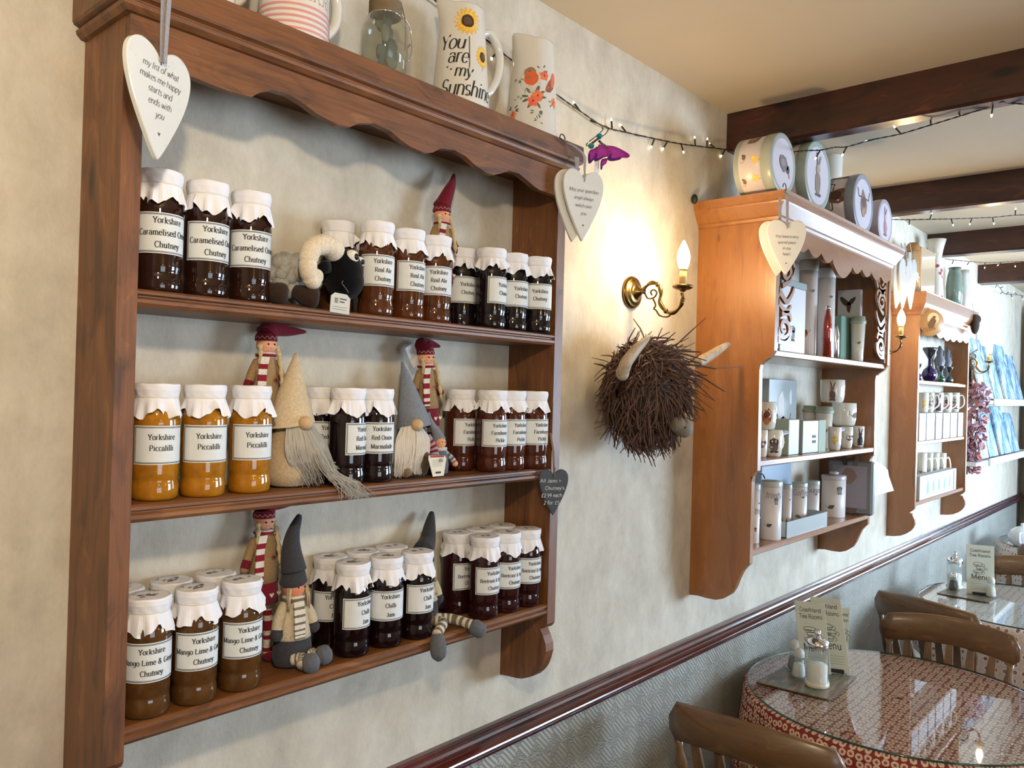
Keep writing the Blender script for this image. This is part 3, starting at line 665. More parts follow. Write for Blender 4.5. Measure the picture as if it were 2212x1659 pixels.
for (x, y, p), w in zip([(.523, -.084, 15), (.592, -.091, 15), (.668, -.092, 22)], ('next to the left side panel', 'in the middle of the three', 'with askew paper cover, beside the cream gnome')): jar('piccalilli', x, y, ZS[1], p, 'yellow piccalilli jar '+w, g)
g = 'jars of red onion marmalade on the middle shelf'
for (x, y, p), w in zip([(.838, -.033, 40), (.992, -.035, 35), (.850, -.098, 66), (.913, -.098, 24)], ('behind the others, next to the cream gnome', 'at the back, close to the grey gnome', 'at the front, label turned far right', 'at the front with its whole label showing')): jar('redonion', x-(.025 if x > .95 else 0), y, ZS[1], p, 'black red onion marmalade jar '+w, g)
g = 'jars of farmhouse pickle on the middle shelf'
for (x, y, p), w in zip([(1.178, -.046, 50), (1.217, -.100, 36), (1.280, -.098, 45), (1.3425, -.108, 40)], ('set back, leftmost of the four', 'largest looking, nearest at the front', 'third from the left', 'in the right corner behind the hanging slate heart')): jar('pickle', x, y, ZS[1], p, 'red-brown farmhouse pickle jar '+w, g)
g = 'jars of mango lime and ginger chutney on the bottom shelf'
for (x, y, p), w in zip([(.513, -.098, 13), (.583, -.100, 25), (.657, -.099, 27)], ('at the front left against the side panel', 'at the front in the middle', 'at the front right beside the grey-hatted doll')): jar('mango', x, y, ZS[2], p, 'brown mango chutney jar '+w, g)
for (x, y), w in zip([(.503, -.033), (.576, -.034), (.648, -.035)], ('in the back left corner', 'in the middle of the back row', 'at the right end of the back row')): jar('mango', x, y, ZS[2], 20, 'mango chutney jar '+w+', mostly its white lid showing', g)
g = 'jars of chilli jam on the bottom shelf'
for (x, y, p), w in zip([(.873, -.095, 50), (.948, -.096, 19), (1.020, -.100, 44)], ('at the front left, label turned right', 'at the front in the middle', 'at the front right, its cover corner sticking out')): jar('chilli', x, y, ZS[2], p, 'black chilli jam jar '+w, g)
for (x, y), w in zip([(.872, -.030), (.944, -.031), (1.012, -.034)], ('at the back left, label half seen', 'in the middle of the back row', 'at the right of the back row by the dark pointed hat')): jar('chilli', x, y, ZS[2], 20, 'chilli jam jar '+w, g)
g = 'jars of beetroot chutney on the bottom shelf'
for (x, y, p), w in zip([(1.206, -.100, 44), (1.275, -.098, 42), (1.3425, -.099, 40)], ('at the front left', 'at the front in the middle', 'at the front right by the side panel')): jar('beetroot', x, y, ZS[2], p, 'dark red beetroot chutney jar '+w, g)
for (x, y, p), w in zip([(1.190, -.034, 65), (1.262, -.033, 40), (1.332, -.034, 40)], ('at the back left, label partly hidden', 'in the middle of the back row, only its lid showing', 'in the back right corner, only its lid showing')): jar('beetroot', x, y, ZS[2], p, 'beetroot chutney jar '+w, g)
# ------------------------------------------------------------------ small helpers for things placed in room coordinates
def at0(name, label, cat, p, group=None):
    t = thing(name, label, cat, p, 0, group); return t, T(-p[0], -p[1], -p[2])
def Pt(M, mat='matte', col=WHITE):
    b = MB(mat, col); b.M = M; return b
def zig(mb, cx, cy, z, R, a0, a1, n, amp, w, col):
    """zigzag stitch round a head at height z"""
    mb.col = col; vs = []; fs = []
    for i in range(n+1):
        a = math.radians(a0+(a1-a0)*i/n); zz = z+(amp if i % 2 else -amp); r = R(zz) if callable(R) else R
        for d in (-w, w): vs.append((cx+r*math.cos(a), cy+r*math.sin(a), zz+d))
        if i: fs.append((2*i-2, 2*i-1, 2*i+1, 2*i))
    mb.add(vs, fs)
def braid(mb, pts, r, n=7):
    sp = spline(pts, 8); rr = [r*(1+.28*math.sin(i*1.25)) for i in range(len(sp))]; mb.tube(sp, rr, n)
    e = sp[-1]
    for k in range(7): mb.tube([e, e+V((random.uniform(-.5, .5)*r, random.uniform(-.5, .5)*r, -r*1.2)), e+V((random.uniform(-1.3, 1.3)*r, random.uniform(-.8, .8)*r, -r*random.uniform(2.4, 3.4)))], [r*.4, r*.3, r*.1], 4)
BURG = srgb(110, 26, 40); TAN = srgb(150, 122, 84); SKIN = srgb(222, 158, 124); BLOND = srgb(190, 170, 130)
CRM = srgb(205, 195, 178); STRIPE = srgb(128, 26, 40); DGREY = srgb(58, 58, 62); MGREY = srgb(92, 94, 100); FELTG = srgb(120, 126, 134); OLV = srgb(108, 102, 84)
def striped(mb, pts, r, c0, c1, n=12, k=12, flat=1.0):
    sp = spline(pts, 6); m = len(sp); rr = r if isinstance(r, list) else [r]*m
    if len(rr) != m: rr = [rr[min(int(i*len(rr)/m), len(rr)-1)] for i in range(m)]
    cols = [c0 if (i*n//m) % 2 == 0 else c1 for i in range(m)]
    mb.tube(sp, rr, k, cols=cols, flat=flat)
def strip_scarf(mb, pts, w, t, c0, c1, n):
    """flat hanging strip: pts of centre line in xz at depth y"""
    sp = spline(pts, 6); m = len(sp)
    rings = [[(p.x-w/2, p.y, p.z), (p.x+w/2, p.y, p.z), (p.x+w/2, p.y-t, p.z), (p.x-w/2, p.y-t, p.z)] for p in sp]
    mb.loft(rings, cols=[c0 if (i*n//m) % 2 == 0 else c1 for i in range(m)])
def standing_doll(name, label, hx, hy, base, hz, hat, rz=0, lean=0, arm_r=None, group=None, tagged=False):
    t = thing(name, label, 'doll', (hx, hy, base), rz, group); h = hz
    M0 = RY(lean)
    b = Pt(M0, 'felt', SKIN); b.sphere((0, 0, h), .0170, 18, 12, (1, .95, .95))
    b.use('matte', srgb(30, 20, 20))
    for s in (-1, 1): b.sphere((s*.0058, -.0160, h+.001), .0016, 8, 6)
    b.M = M0 @ T(0, -.0166, h-.006); line2(b, [(-.003, .001), (0, -.0004), (.003, .001)], .0006, srgb(170, 90, 70)); b.M = M0
    b.build('head', t)
    b = Pt(M0, 'felt', BURG); R = lambda z: .0182*math.sqrt(max(.02, 1-((z-h)/.021)**2))+.0006
    rings = []; pth = spline([(0, 0, h+.004)]+hat, 6); n = 18
    prof = [(.0183, h+.0065), (.0189, h+.009), (.0182, h+.014), (.0160, h+.019)]
    for r, z in prof: rings.append([(r*math.cos(2*PI*j/n), r*math.sin(2*PI*j/n)*.97+.001, z) for j in range(n)])
    b.loft(rings, True, False, True)
    tip = spline([(0, .001, h+.0175)]+hat, 7); m = len(tip); b.tube(tip, [.0168*(1-i/(m-1))**.8+.0022 for i in range(m)], 14)
    zig(b, 0, .001, h+.0120, .0192, -180, 0, 14, .0022, .0004, CRM)
    b.build('hat', t)
    for s in (-1, 1):
        b = Pt(M0, 'felt', BLOND); braid(b, [(s*.0155, -.006, h), (s*.0175, -.012, h-.018), (s*.019, -.017, h-.045), (s*.017+.004, -.020, h-.072)], .0038); b.build('braid', t)
    b = Pt(M0, 'felt', TAN); b.lathe([(.010, h-.014), (.0165, h-.024), (.020, h-.045), (.0235, h-.075), (.0275, h-.100), (.024, h-.101)], 20, sy=.8)
    b.M = M0 @ T(.008, -.0205, h-.058)
    for k in range(4): a = k*PI/4; line2(b, [(-.005*math.cos(a), -.005*math.sin(a)), (.005*math.cos(a), .005*math.sin(a))], .001, BURG)
    b.build('coat', t)
    b = Pt(M0, 'felt', CRM)
    b.lathe([(.0125, h-.0215), (.0168, h-.020), (.0172, h-.015), (.0135, h-.012)], 24, False, False, cols=[CRM, STRIPE, CRM])
    strip_scarf(b, [(-.012, -.017, h-.020), (-.019, -.021, h-.045), (-.021, -.023, h-.075), (-.022, -.025, h-.094)], .015, .0025, CRM, STRIPE, 9); b.build('scarf', t)
    for s in (-1, 1):
        b = Pt(M0, 'felt', TAN); pts = [(s*.014, 0, h-.028), (s*.026, -.002, h-.048), (s*.036, -.004, h-.074)]
        if s > 0 and arm_r: pts = arm_r
        sp = spline(pts, 6); m = len(sp); b.tube(sp, [.0088-.002*i/m if i < m*.7 else .0078 for i in range(m)], 10, cols=[TAN if i < m*.66 else BURG for i in range(m)])
        b.sphere(tuple(sp[-1]), .0078, 10, 8); b.build('arm', t)
    b = Pt(M0, 'felt', BURG); b.lathe([(.022, h-.098), (.0262, h-.102), (.0278, h-.118), (.0285, h-.136), (.020, h-.138)], 22, sy=.82)
    for xx in (-.014, .004, .021):
        b.M = M0 @ T(xx, -.0236+abs(xx)*.3, h-.120); b.col = CRM; b.add([(0, -.0008, -.005), (-.0045, -.0008, .001), (-.003, -.0008, .0035), (0, -.0008, .0015), (.003, -.0008, .0035), (.0045, -.0008, .001)], [tuple(range(6))])
    b.build('skirt', t)
    for s in (-1, 1):
        b = Pt(M0, 'felt'); striped(b, [(s*.011, 0, h-.132), (s*.012, 0, (h-.132)*.5), (s*.013, 0, .010)], .0075, CRM, STRIPE, 10)
        b.col = BURG; b.sphere((s*.013, -.005, .0085), .0095, 12, 8, (1, 1.4, .9)); b.build('leg', t)
    if tagged:
        b = Pt(M0 @ T(-.026, .008, h+.005) @ RY(-28), 'paper', srgb(206, 206, 200)); b.box(-.012, .012, 0, .0006, -.022, .022)
        b.M = M0 @ T(-.026, .0075, h+.005) @ RY(-28); b.use('matte')
        for k in range(5): line2(b, [(-.008, .012-k*.004), (.007, .012-k*.004)], .0007, srgb(120, 120, 122))
        b.build('price_tag', t)
    return t
gD = 'dolls in burgundy hats on the shelves'
p = on_y(955, 466, -.045)
standing_doll('felt_doll', 'doll with upright pointed burgundy hat, behind the brown jars on the top shelf', p.x, p.y, ZS[0], p.z-ZS[0], [(.006, .001, p.z-ZS[0]+.030), (.020, .003, p.z-ZS[0]+.055), (.034, .008, p.z-ZS[0]+.076), (.042, .012, p.z-ZS[0]+.096)], arm_r=[(.014, 0, p.z-ZS[0]-.028), (.028, -.002, p.z-ZS[0]-.045), (.040, -.006, p.z-ZS[0]-.070)], group=gD)
h = .2335
standing_doll('felt_doll', 'blond-braided doll with burgundy hat bent right, behind the piccalilli jars', .722, -.042, ZS[1], h, [(.012, .003, h+.028), (.045, .006, h+.027), (.082, .010, h+.028)], group=gD)
standing_doll('felt_doll', 'doll in tan coat and burgundy heart skirt, behind the grey-hatted gnome', 1.088, -.046, ZS[1], .229, [(-.006, .004, .256), (.016, .006, .257), (.046, .008, .252)], lean=-3, group=gD, tagged=True)
standing_doll('felt_doll', 'doll with long red and white striped scarf, standing on the bottom shelf', .735, -.030, ZS[2], .237, [(.012, .003, .265), (.042, .006, .264), (.078, .008, .265)], group=gD)

# seated dolls in tall grey felt hats
def seated_doll(label, p, head, tip_pts, feet, hem, facing=0, stars=False, scarf=True, tagat=None):
    t, M = at0('felt_doll', label, 'doll', p, 'dolls in grey felt hats'); hd = V(head)
    b = Pt(M, 'felt', srgb(205, 132, 98)); b.sphere(tuple(hd), .0185, 18, 12)
    b.use('matte', srgb(30, 20, 20))
    for s in (-1, 1): b.sphere((hd.x+.004+s*.0065, hd.y-.0172, hd.z+.004), .0015, 8, 6)
    b.build('head', t)
    b = Pt(M, 'felt', DGREY); n = 20; rings = []
    for r, dz in ((.0215, .0085), (.0228, .010), (.0215, .016), (.0195, .024), (.0172, .032)): rings.append([(hd.x+r*math.cos(2*PI*j/n), hd.y+r*math.sin(2*PI*j/n)+.002, hd.z+dz+.004*math.sin(2*PI*j/n+1)) for j in range(n)])
    b.loft(rings, True, False, True)
    sp = spline([(hd.x, hd.y+.002, hd.z+.029)]+tip_pts, 8); m = len(sp); b.tube(sp, [.0172*(1-(i/(m-1)))**.75+.0042 for i in range(m)], 14)
    b.use('matte', srgb(200, 200, 195)); q = sp[int(m*.72)]; b.tube(spline([(q.x-.010, q.y-.006, q.z-.012), (q.x-.002, q.y-.011, q.z), (q.x+.008, q.y-.006, q.z-.001)], 5), .0006, 4)
    b.build('hat', t)
    b = Pt(M, 'felt', srgb(176, 158, 126))
    for s in (-1, 1):
        for k in range(9):
            x0 = hd.x+s*(.013+.004*random.random()); b.tube([(x0, hd.y-.006-.001*k, hd.z+.004), (x0+s*.003, hd.y-.009-.001*k, hd.z-.012), (x0+s*random.uniform(.001, .006), hd.y-.010-.001*k, hd.z-.028-random.random()*.006)], [.0022, .002, .0012], 5)
    b.build('hair', t)
    b = Pt(M, 'felt', srgb(190, 176, 148)); z1 = hd.z-.012
    b.M = M @ T(hd.x, hd.y, 0); b.lathe([(.010, z1), (.018, z1-.008), (.024, z1-.030), (.030, hem+.006), (.032, hem), (.026, hem-.001)], 22, sy=.85)
    if stars:
        for sx, sz in ((.004, -.022), (.011, -.040), (.0, -.045)):
            b.M = M @ T(hd.x+sx, hd.y-.0265, z1+sz)
            for k in range(4): a = k*PI/4; line2(b, [(-.004*math.cos(a), -.004*math.sin(a)), (.004*math.cos(a), .004*math.sin(a))], .0009, OLV)
    b.build('coat', t)
    if scarf:
        b = Pt(M @ T(hd.x, hd.y, 0), 'felt', CRM); b.lathe([(.013, z1-.010), (.0185, z1-.008), (.0190, z1-.002), (.014, z1+.001)], 24, False, False, cols=[CRM, OLV, CRM])
        strip_scarf(b, [(-.004, -.0195, z1-.006), (-.006, -.0265, z1-.030), (-.007, -.029, z1-.052), (-.006, -.0295, hem+.004)], .020, .003, CRM, OLV, 13); b.build('scarf', t)
    for s in (-1, 1):
        b = Pt(M, 'felt', srgb(190, 176, 148)); sp = spline([(hd.x+s*.015, hd.y, z1-.012), (hd.x+s*.030, hd.y-.004, z1-.034), (hd.x+s*.036, hd.y-.008, z1-.058)], 6); m = len(sp)
        b.tube(sp, [.0095]*m, 10, cols=[srgb(190, 176, 148) if i < m*.7 else DGREY for i in range(m)]); b.col = DGREY; b.sphere(tuple(sp[-1]), .0105, 10, 8); b.build('arm', t)
    b = Pt(M @ T(hd.x, hd.y, 0), 'felt', DGREY); b.lathe([(.020, p[2]), (.033, p[2]+.004), (.035, p[2]+.018), (.030, hem+.006), (.02, hem+.008)], 20, sy=.85); b.build('trousers', t)
    for i, (kn, an, ft) in enumerate(feet):
        s = -1 if i == 0 else 1
        b = Pt(M, 'felt'); striped(b, [(hd.x+s*.014, hd.y-.022, p[2]+.016), kn, an], .0098, CRM, OLV, 11)
        b.col = MGREY; d = (V(ft)-V(an)); b.tube(spline([an, tuple(V(an)+d*.35), tuple(V(an)+d*.75), ft], 5), [.010, .0115, .013, .0145, .0155, .016, .016, .016, .0158, .0155, .0148, .0138, .0125, .010, .007, .003], 12); b.build('leg', t)
    if tagat:
        b = Pt(M @ T(*tagat), 'paper', srgb(200, 192, 165)); b.box(-.010, .010, 0, .0006, -.016, .016); b.M = M @ T(tagat[0], tagat[1]-.0004, tagat[2]); b.use('matte')
        for k in range(4): line2(b, [(-.007, .002-k*.0035), (.006, .002-k*.0035)], .0007, srgb(120, 115, 100))
        b.build('price_tag', t)
    return t
hd = on_y(635, 1270, -.072); tp = on_y(647, 1113, -.045)
f1, f2 = on_y(669, 1440, -.128), on_y(705, 1416, -.120)
seated_doll('grey-hatted doll in cream coat and striped scarf sitting at the front of the bottom shelf', (hd.x, hd.y, ZS[2]), tuple(hd),
    [(hd.x-.003, hd.y+.006, hd.z+.060), (hd.x+.004, hd.y+.014, hd.z+.088), tuple(tp)],
    [((hd.x-.004, -.110, ZS[2]+.018), (f1.x-.010, -.122, ZS[2]+.013), (f1.x+.016, -.133, ZS[2]+.017)), ((hd.x+.024, -.098, ZS[2]+.017), (f2.x-.012, -.108, ZS[2]+.014), (f2.x+.014, -.116, ZS[2]+.019))], ZS[2]+.046, tagat=(hd.x+.034, -.03, hd.z+.038))
hd = on_y(915, 1222, -.060); tp = on_y(933, 1106, -.025)
f1, f2 = on_y(948, 1404, -.150), on_y(1046, 1368, -.156)
k1, k2 = on_y(938, 1356, -.128), on_y(1012, 1352, -.140)
seated_doll('grey-hatted doll with dangling striped legs, seated between the chilli and beetroot jars', (hd.x, hd.y, ZS[2]), tuple(hd),
    [tuple(hd+(tp-hd)*.45), tuple(hd+(tp-hd)*.75), tuple(tp)],
    [((hd.x+.010, -.108, ZS[2]+.014), (k1.x, -.136, ZS[2]+.006), (f1.x, -.152, ZS[2]-.040)), ((hd.x+.040, -.105, ZS[2]+.014), (k2.x, -.146, ZS[2]+.010), tuple(f2))], ZS[2]+.050, stars=True, scarf=False, tagat=(hd.x+.026, -.03, hd.z+.045))

# bearded gnomes
def gnome(label, bx, by, base, tip, nose, R, hatcol, bodycol, beard, bcol, arms=False, seed=3):
    t, M = at0('felt_gnome', label, 'gnome figure', (bx, by, base), 'bearded felt gnomes'); rnd = random.Random(seed)
    b = Pt(M @ T(bx, by, base), 'felt', bodycol); b.lathe([(.020, 0), (R*.84, .004), (R, .022), (R*.98, .042), (R*.85, .066), (R*.70, .088), (R*.5, .104)], 26, sy=.86); b.build('body', t)
    tp = V(tip)-V((bx, by, base)); zb = nose[2]-base+.010
    b = Pt(M @ T(bx, by, base), 'felt', hatcol); rings = []; n = 26; m = 14
    for i in range(m+1):
        u = i/m; r = (R*.90)*(1-u)**.92+.0022; cx, cy = tp.x*u**1.3, tp.y*u**1.3; z = zb-.014+(tp.z-zb+.014)*u
        rings.append([(cx+r*math.cos(2*PI*j/n), cy+r*.9*math.sin(2*PI*j/n), z+.006*math.cos(2*PI*j/n)*(1-u)*(1 if u < .3 else 0)+.010*(1 if False else 0)) for j in range(n)])
    b.loft(rings, False, True, True); b.build('hat', t)
    ns = V(nose); b = Pt(M, 'matte', srgb(192, 160, 118)); b.sphere(nose, .0115, 16, 12); b.build('nose', t)
    b = Pt(M, 'matte', bcol)
    for k in range(420):
        u = rnd.uniform(-1, 1); st = V((ns.x+u*.026, ns.y+.004+.012*abs(u), ns.z-.002-.006*abs(u)+rnd.uniform(-.003, .003)))
        pts = beard(u, rnd, st); c = rnd.uniform(.75, 1.1); b.col = tuple(min(1, q*c) for q in bcol)
        m = len(pts); b.tube(pts, [.0010*(1-i/m*.7) for i in range(m)], 3, False)
    o = b.build('beard', t)
    if arms:
        for s in (-1, 1):
            b = Pt(M, 'felt'); striped(b, [(bx+s*R*.8, by-.004, base+.075), (bx+s*(R+.006), by-.012, base+.048), (bx+s*(R+.002), by-.022, base+.016)], .0095, srgb(150, 140, 145), STRIPE, 12); b.col = srgb(120, 96, 70); b.sphere((bx+s*(R+.002), by-.024, base+.012), .011, 10, 8); b.build('arm', t)
    return t
tp = on_y(640, 762, -.060); ns = on_y(660, 914, -.112)
def beard1(u, rnd, st):
    e = V((st.x+.018+.030*rnd.random()+.03*max(u, 0), st.y-.010+rnd.uniform(-.006, .006), st.z-.070-.03*rnd.random()))
    if u > -.3 and rnd.random() < .35: return spline([st, st+V((u*.008+.012, -.012, -.03)), st+V((.034+rnd.uniform(-.004, .006), -.020, -.075)), V((st.x+.055+rnd.uniform(-.012, .016), -.138+rnd.uniform(-.002, .003), ZS[1]+.006)), V((st.x+.075+rnd.uniform(-.02, .03), -.142, ZS[1]-.014-.01*rnd.random()))], 3)
    return spline([st, st+V((u*.012+.004, -.010, -.025)), st+V((u*.012+.012, -.011, -.055)), e], 3)
gnome('cream felt gnome with tall cream cone hat and long straggly beard, beside the piccalilli', .752, -.074, ZS[1], tuple(tp), tuple(ns), .043, srgb(196, 178, 146), srgb(176, 156, 124), beard1, srgb(178, 172, 160))
b0 = on_y(893, 1000, -.080); tp = on_y(869, 782, -.055); ns = on_y(901, 918, -.112)
def beard2(u, rnd, st): return spline([st, st+V((u*.016, -.006, -.022)), st+V((u*.016-.002, -.007, -.050)), st+V((u*.010-.004+rnd.uniform(-.006, .006), -.004, -.078-.012*rnd.random()))], 3)
gnome('gnome with tall grey felt cone hat and bushy white beard on the middle shelf', b0.x, -.078, ZS[1], tuple(tp), tuple(ns), .036, FELTG, srgb(80, 62, 52), beard2, srgb(215, 208, 196), arms=True, seed=8)
p = on_y(957, 968, -.098)
t, M = at0('felt_gnome', 'tiny hooded grey gnome with a white price card, right of the grey-hatted gnome', 'gnome figure', (p.x, -.095, ZS[1]))
b = Pt(M, 'felt', MGREY); b.M = M @ T(p.x, -.085, ZS[1]); b.lathe([(.010, 0), (.020, .003), (.021, .02), (.018, .04), (.010, .055)], 18); b.build('body', t)
b = Pt(M, 'felt', SKIN); b.sphere((p.x, -.090, ZS[1]+.062), .0115, 14, 10); b.use('matte', srgb(30, 20, 20)); b.sphere((p.x-.004, -.1007, ZS[1]+.064), .001, 6, 5); b.sphere((p.x+.003, -.1012, ZS[1]+.064), .001, 6, 5); b.build('head', t)
b = Pt(M, 'felt', FELTG); b.tube(spline([(p.x+.002, -.084, ZS[1]+.066), (p.x-.001, -.080, ZS[1]+.080), (p.x-.012, -.074, ZS[1]+.102), (p.x-.018, -.070, ZS[1]+.120)], 5), [.0145, .0140, .0130, .0120, .011, .010, .009, .008, .007, .0065, .006, .005, .0045, .0045, .005, .006], 12); b.build('hood', t)
b = Pt(M, 'felt', srgb(190, 186, 180)); b.M = M @ T(p.x, -.086, ZS[1]+.050); b.lathe([(.012, -.004), (.0165, -.003), (.0165, .003), (.012, .004)], 16, False, False); b.build('scarf', t)
for s in (-1, 1):
    b = Pt(M, 'felt'); striped(b, [(p.x+s*.012, -.088, ZS[1]+.044), (p.x+s*.022, -.096, ZS[1]+.034), (p.x+s*.028, -.102, ZS[1]+.024)], .006, srgb(170, 170, 172), MGREY, 6, 8); b.col = SKIN; b.sphere((p.x+s*.029, -.103, ZS[1]+.021), .0062, 8, 6); b.build('arm', t)
b = Pt(M, 'paper', srgb(214, 206, 184)); q = on_y(947, 1006, -.128); MM = M @ T(q.x, -.126, q.z) @ RX(-8); b.M = MM
b.prism([(-.021, .020), (.021, .018), (.024, .012), (.014, -.020), (-.014, -.020), (-.022, .012)], 0, .0007); b.use('matte', srgb(150, 40, 40)); b.M = MM @ T(0, -.0004, 0)
line2(b, [(-.018, .0175), (.018, .0165)], .003)
for k in range(4): line2(b, [(-.014, .010-.0035*k), (.010, .010-.0035*k)], .0007, srgb(120, 120, 116))
for k in range(8): line2(b, [(.004+k*.0014, .006), (.004+k*.0014, .013)], .0007 if k % 2 else .0004, INK)
line2(b, [(-.007, -.013), (.007, -.013)], .0035, INK); b.build('price_card', t)

# plush sheep with curled horns
ZQ = lambda x, y: (600+x/4.607, 320+y/4.607)
hc = on_y(*ZQ(640, 1225), -.100)
t, M = at0('plush_sheep', 'black-faced plush ram with curled cream horns and googly eyes on the top shelf', 'soft toy', (hc.x-.05, -.08, ZS[0]))
b = Pt(M, 'felt', (.0015, .0015, .002)); hp = [on_y(*ZQ(*a), -.102) for a in ((590, 1020), (610, 1120), (640, 1230), (660, 1320), (672, 1400))]; b.tube(spline([tuple(q) for q in hp], 6), [.008+.0285*math.sin(PI*min(max((i+1.5)/27, 0), 1))**.55 for i in range(25)], 22); b.sphere(tuple(hp[2]), .0355, 22, 16); b.sphere(tuple(hp[3]), .034, 22, 16)
b.use('matte', srgb(120, 120, 120)); mp = [on_y(*ZQ(*a), -.1385) for a in ((650, 1320), (640, 1345), (680, 1400), (705, 1440))]; b.tube(spline(mp, 5), .0006, 4); b.build('head', t)
b = Pt(M, 'felt', srgb(214, 200, 176)); hp = [on_y(*ZQ(*a), y) for a, y in (((575, 1045), -.118), ((520, 985), -.124), ((440, 960), -.128), ((355, 990), -.130), ((308, 1080), -.130), ((300, 1180), -.130), ((318, 1280), -.128), ((352, 1330), -.126), ((385, 1270), -.124))]
sp = spline(hp, 6); m = len(sp); b.tube(sp, [(.0190-.0070*i/m)*(1-.12*(i % 9 == 0)) for i in range(m)], 16); b.sphere(tuple(sp[-1]), .0115, 12, 8); b.build('horn', t)
b = Pt(M, 'felt', (.0015, .0015, .002)); e0, e1 = on_y(*ZQ(520, 1180), -.118), on_y(*ZQ(400, 1185), -.118); b.tube([e0, (e0+e1)/2, e1], [.010, .011, .004], 10, flat=.4); b.build('ear', t)
for a, yy, r in ((ZQ(735, 1085), -.126, .0125), (ZQ(805, 1135), -.112, .010)):
    e = on_y(*a, yy); b = Pt(M, 'felt', srgb(222, 218, 208)); b.sphere(tuple(e), r, 16, 12); b.use('plastic', srgb(8, 8, 8)); b.sphere((e.x+.002, e.y-r*.72, e.z), r*.48, 12, 8); b.build('eye', t)
b = Pt(M, 'felt', srgb(150, 146, 136)); bc = on_y(628, 600, -.062)
for k in range(70):
    a = V((random.gauss(0, 1), random.gauss(0, 1), random.gauss(0, 1))).normalized(); b.sphere((bc.x+a.x*.046, bc.y+a.y*.030, max(bc.z+a.z*.032, ZS[0]+.016)), random.uniform(.010, .015), 8, 6)
b.sphere((bc.x, bc.y, bc.z), .04, 14, 10, (1.1, .75, .8)); b.build('fleece', t)
for px, yy in ((604, -.105), (672, -.118)):
    q = on_y(px, 640, yy); b = Pt(M, 'felt', srgb(52, 38, 32)); b.tube(spline([(q.x-.012, yy+.030, ZS[0]+.030), (q.x-.004, yy+.014, ZS[0]+.022), (q.x+.004, yy, ZS[0]+.019), (q.x+.012, yy-.006, ZS[0]+.018)], 4), [.010, .012, .014, .015, .016, .0175, .018, .0185, .0185, .018, .017, .015, .009], 14); b.build('leg', t)
q = on_y(736, 656, -.137); b = Pt(M, 'paper', srgb(196, 194, 184)); MM = M @ T(q.x, -.136, q.z) @ RY(3); b.M = MM
b.prism([(-.0195, -.016), (.0195, -.016), (.0195, .011), (.012, .017), (-.012, .017), (-.0195, .011)], 0, .0007); b.M = MM @ T(0, -.0005, 0); b.use('matte', INK)
for k in range(7): line2(b, [(-.012+k*.0011, 0), (-.012+k*.0011, .009)], .0006 if k % 3 else .0003)
for k, ww in enumerate((.014, .010)): line2(b, [(-.002, .008-k*.005), (-.002+ww, .008-k*.005)], .0022, srgb(90, 88, 84))
for k in range(2): line2(b, [(-.015, -.006-.004*k), (.013, -.006-.004*k)], .0008, srgb(120, 118, 112))
b.build('price_tag', t)
# ------------------------------------------------------------------ hanging hearts
def on_plane(px, py, P, az):
    """intersection with the upright plane through P running along azimuth az"""
    n = V((math.sin(math.radians(az)), -math.cos(math.radians(az)), 0)); d = ray(px, py); return CAM + d*((P-CAM).dot(n)/d.dot(n))
def heart_outline(w, h, n=44):
    pts = []
    # upper lobes then long sides to the point; notch at (0, 0)
    for i in range(n):
        u = i/n; a = PI-u*2*PI*.5
        pass
    L = [(0, 0), (.06, .055), (.14, .10), (.24, .125), (.34, .115), (.43, .07), (.485, 0), (.50, -.09), (.485, -.19), (.44, -.31), (.36, -.46), (.25, -.62), (.13, -.78), (.04, -.885), (0, -.915)]
    R = [(x*w, z*h) for x, z in L]; sp = [(p.x, p.z) for p in spline([(x, 0, z) for x, z in R], 3)]
    return sp + [(-x, z) for x, z in sp[-2:0:-1]]
def heart(t, M, P, az, w, h, lines, em, gap, dz=0, tilt=0, col=srgb(214, 214, 208), th=.008, ztext=None, style='script', name='heart_plaque', mat='ceramic', ink=srgb(96, 94, 92), seed=1, lx=None):
    o = heart_outline(w, h); b = Pt(M @ T(*P) @ RZ(az) @ RY(tilt), mat, col); e = .0012
    cx, cz = 0, -h*.3; sh = lambda k: [(x*k[0], z*k[0]+cz*(1-k[0])) for x, z in o]
    rings = []
    for k, y in (((1-2.6*e/w,), 0), ((1,), e), ((1,), th-e), ((1-2.6*e/w,), th)): rings.append([(x, y, z) for x, z in sh(k)])
    b.loft(rings, True, True)
    b.use('matte', ink); b.M = M @ T(*P) @ RZ(az) @ RY(tilt) @ T(0, -.0004, 0)
    z0 = (-h*.16 if ztext is None else ztext)
    for i, tx in enumerate(lines): write(b, tx, (lx[i] if lx else 0), z0-i*gap, em, style, .95, wob=.02)
    if style == 'script':
        rnd = random.Random(seed); zz = z0-len(lines)*gap-.35*gap
        b.add([(0, 0, zz-.003), (-.0025, 0, zz+.001), (-.0012, 0, zz+.0025), (0, 0, zz+.001), (.0012, 0, zz+.0025), (.0025, 0, zz+.001)], [tuple(range(6))])
        for k in range(46):
            x, z = rnd.uniform(-.46, .46)*w, rnd.uniform(-.8, .1)*h
            if abs(x) < w*(.47+.55*min(z/h+.1, 0)) and (abs(x) > w*.30 or z < zz-.01 or z > z0+.012): blob(b, x, z, .0006, .0006, srgb(150, 148, 146), 5, .1)
    b.use('matte', srgb(60, 56, 54)); blob(b, 0, -.0055, .0014, .0014, srgb(60, 56, 54), 8, 0, lift=.0002)
    return b.build(name, t)
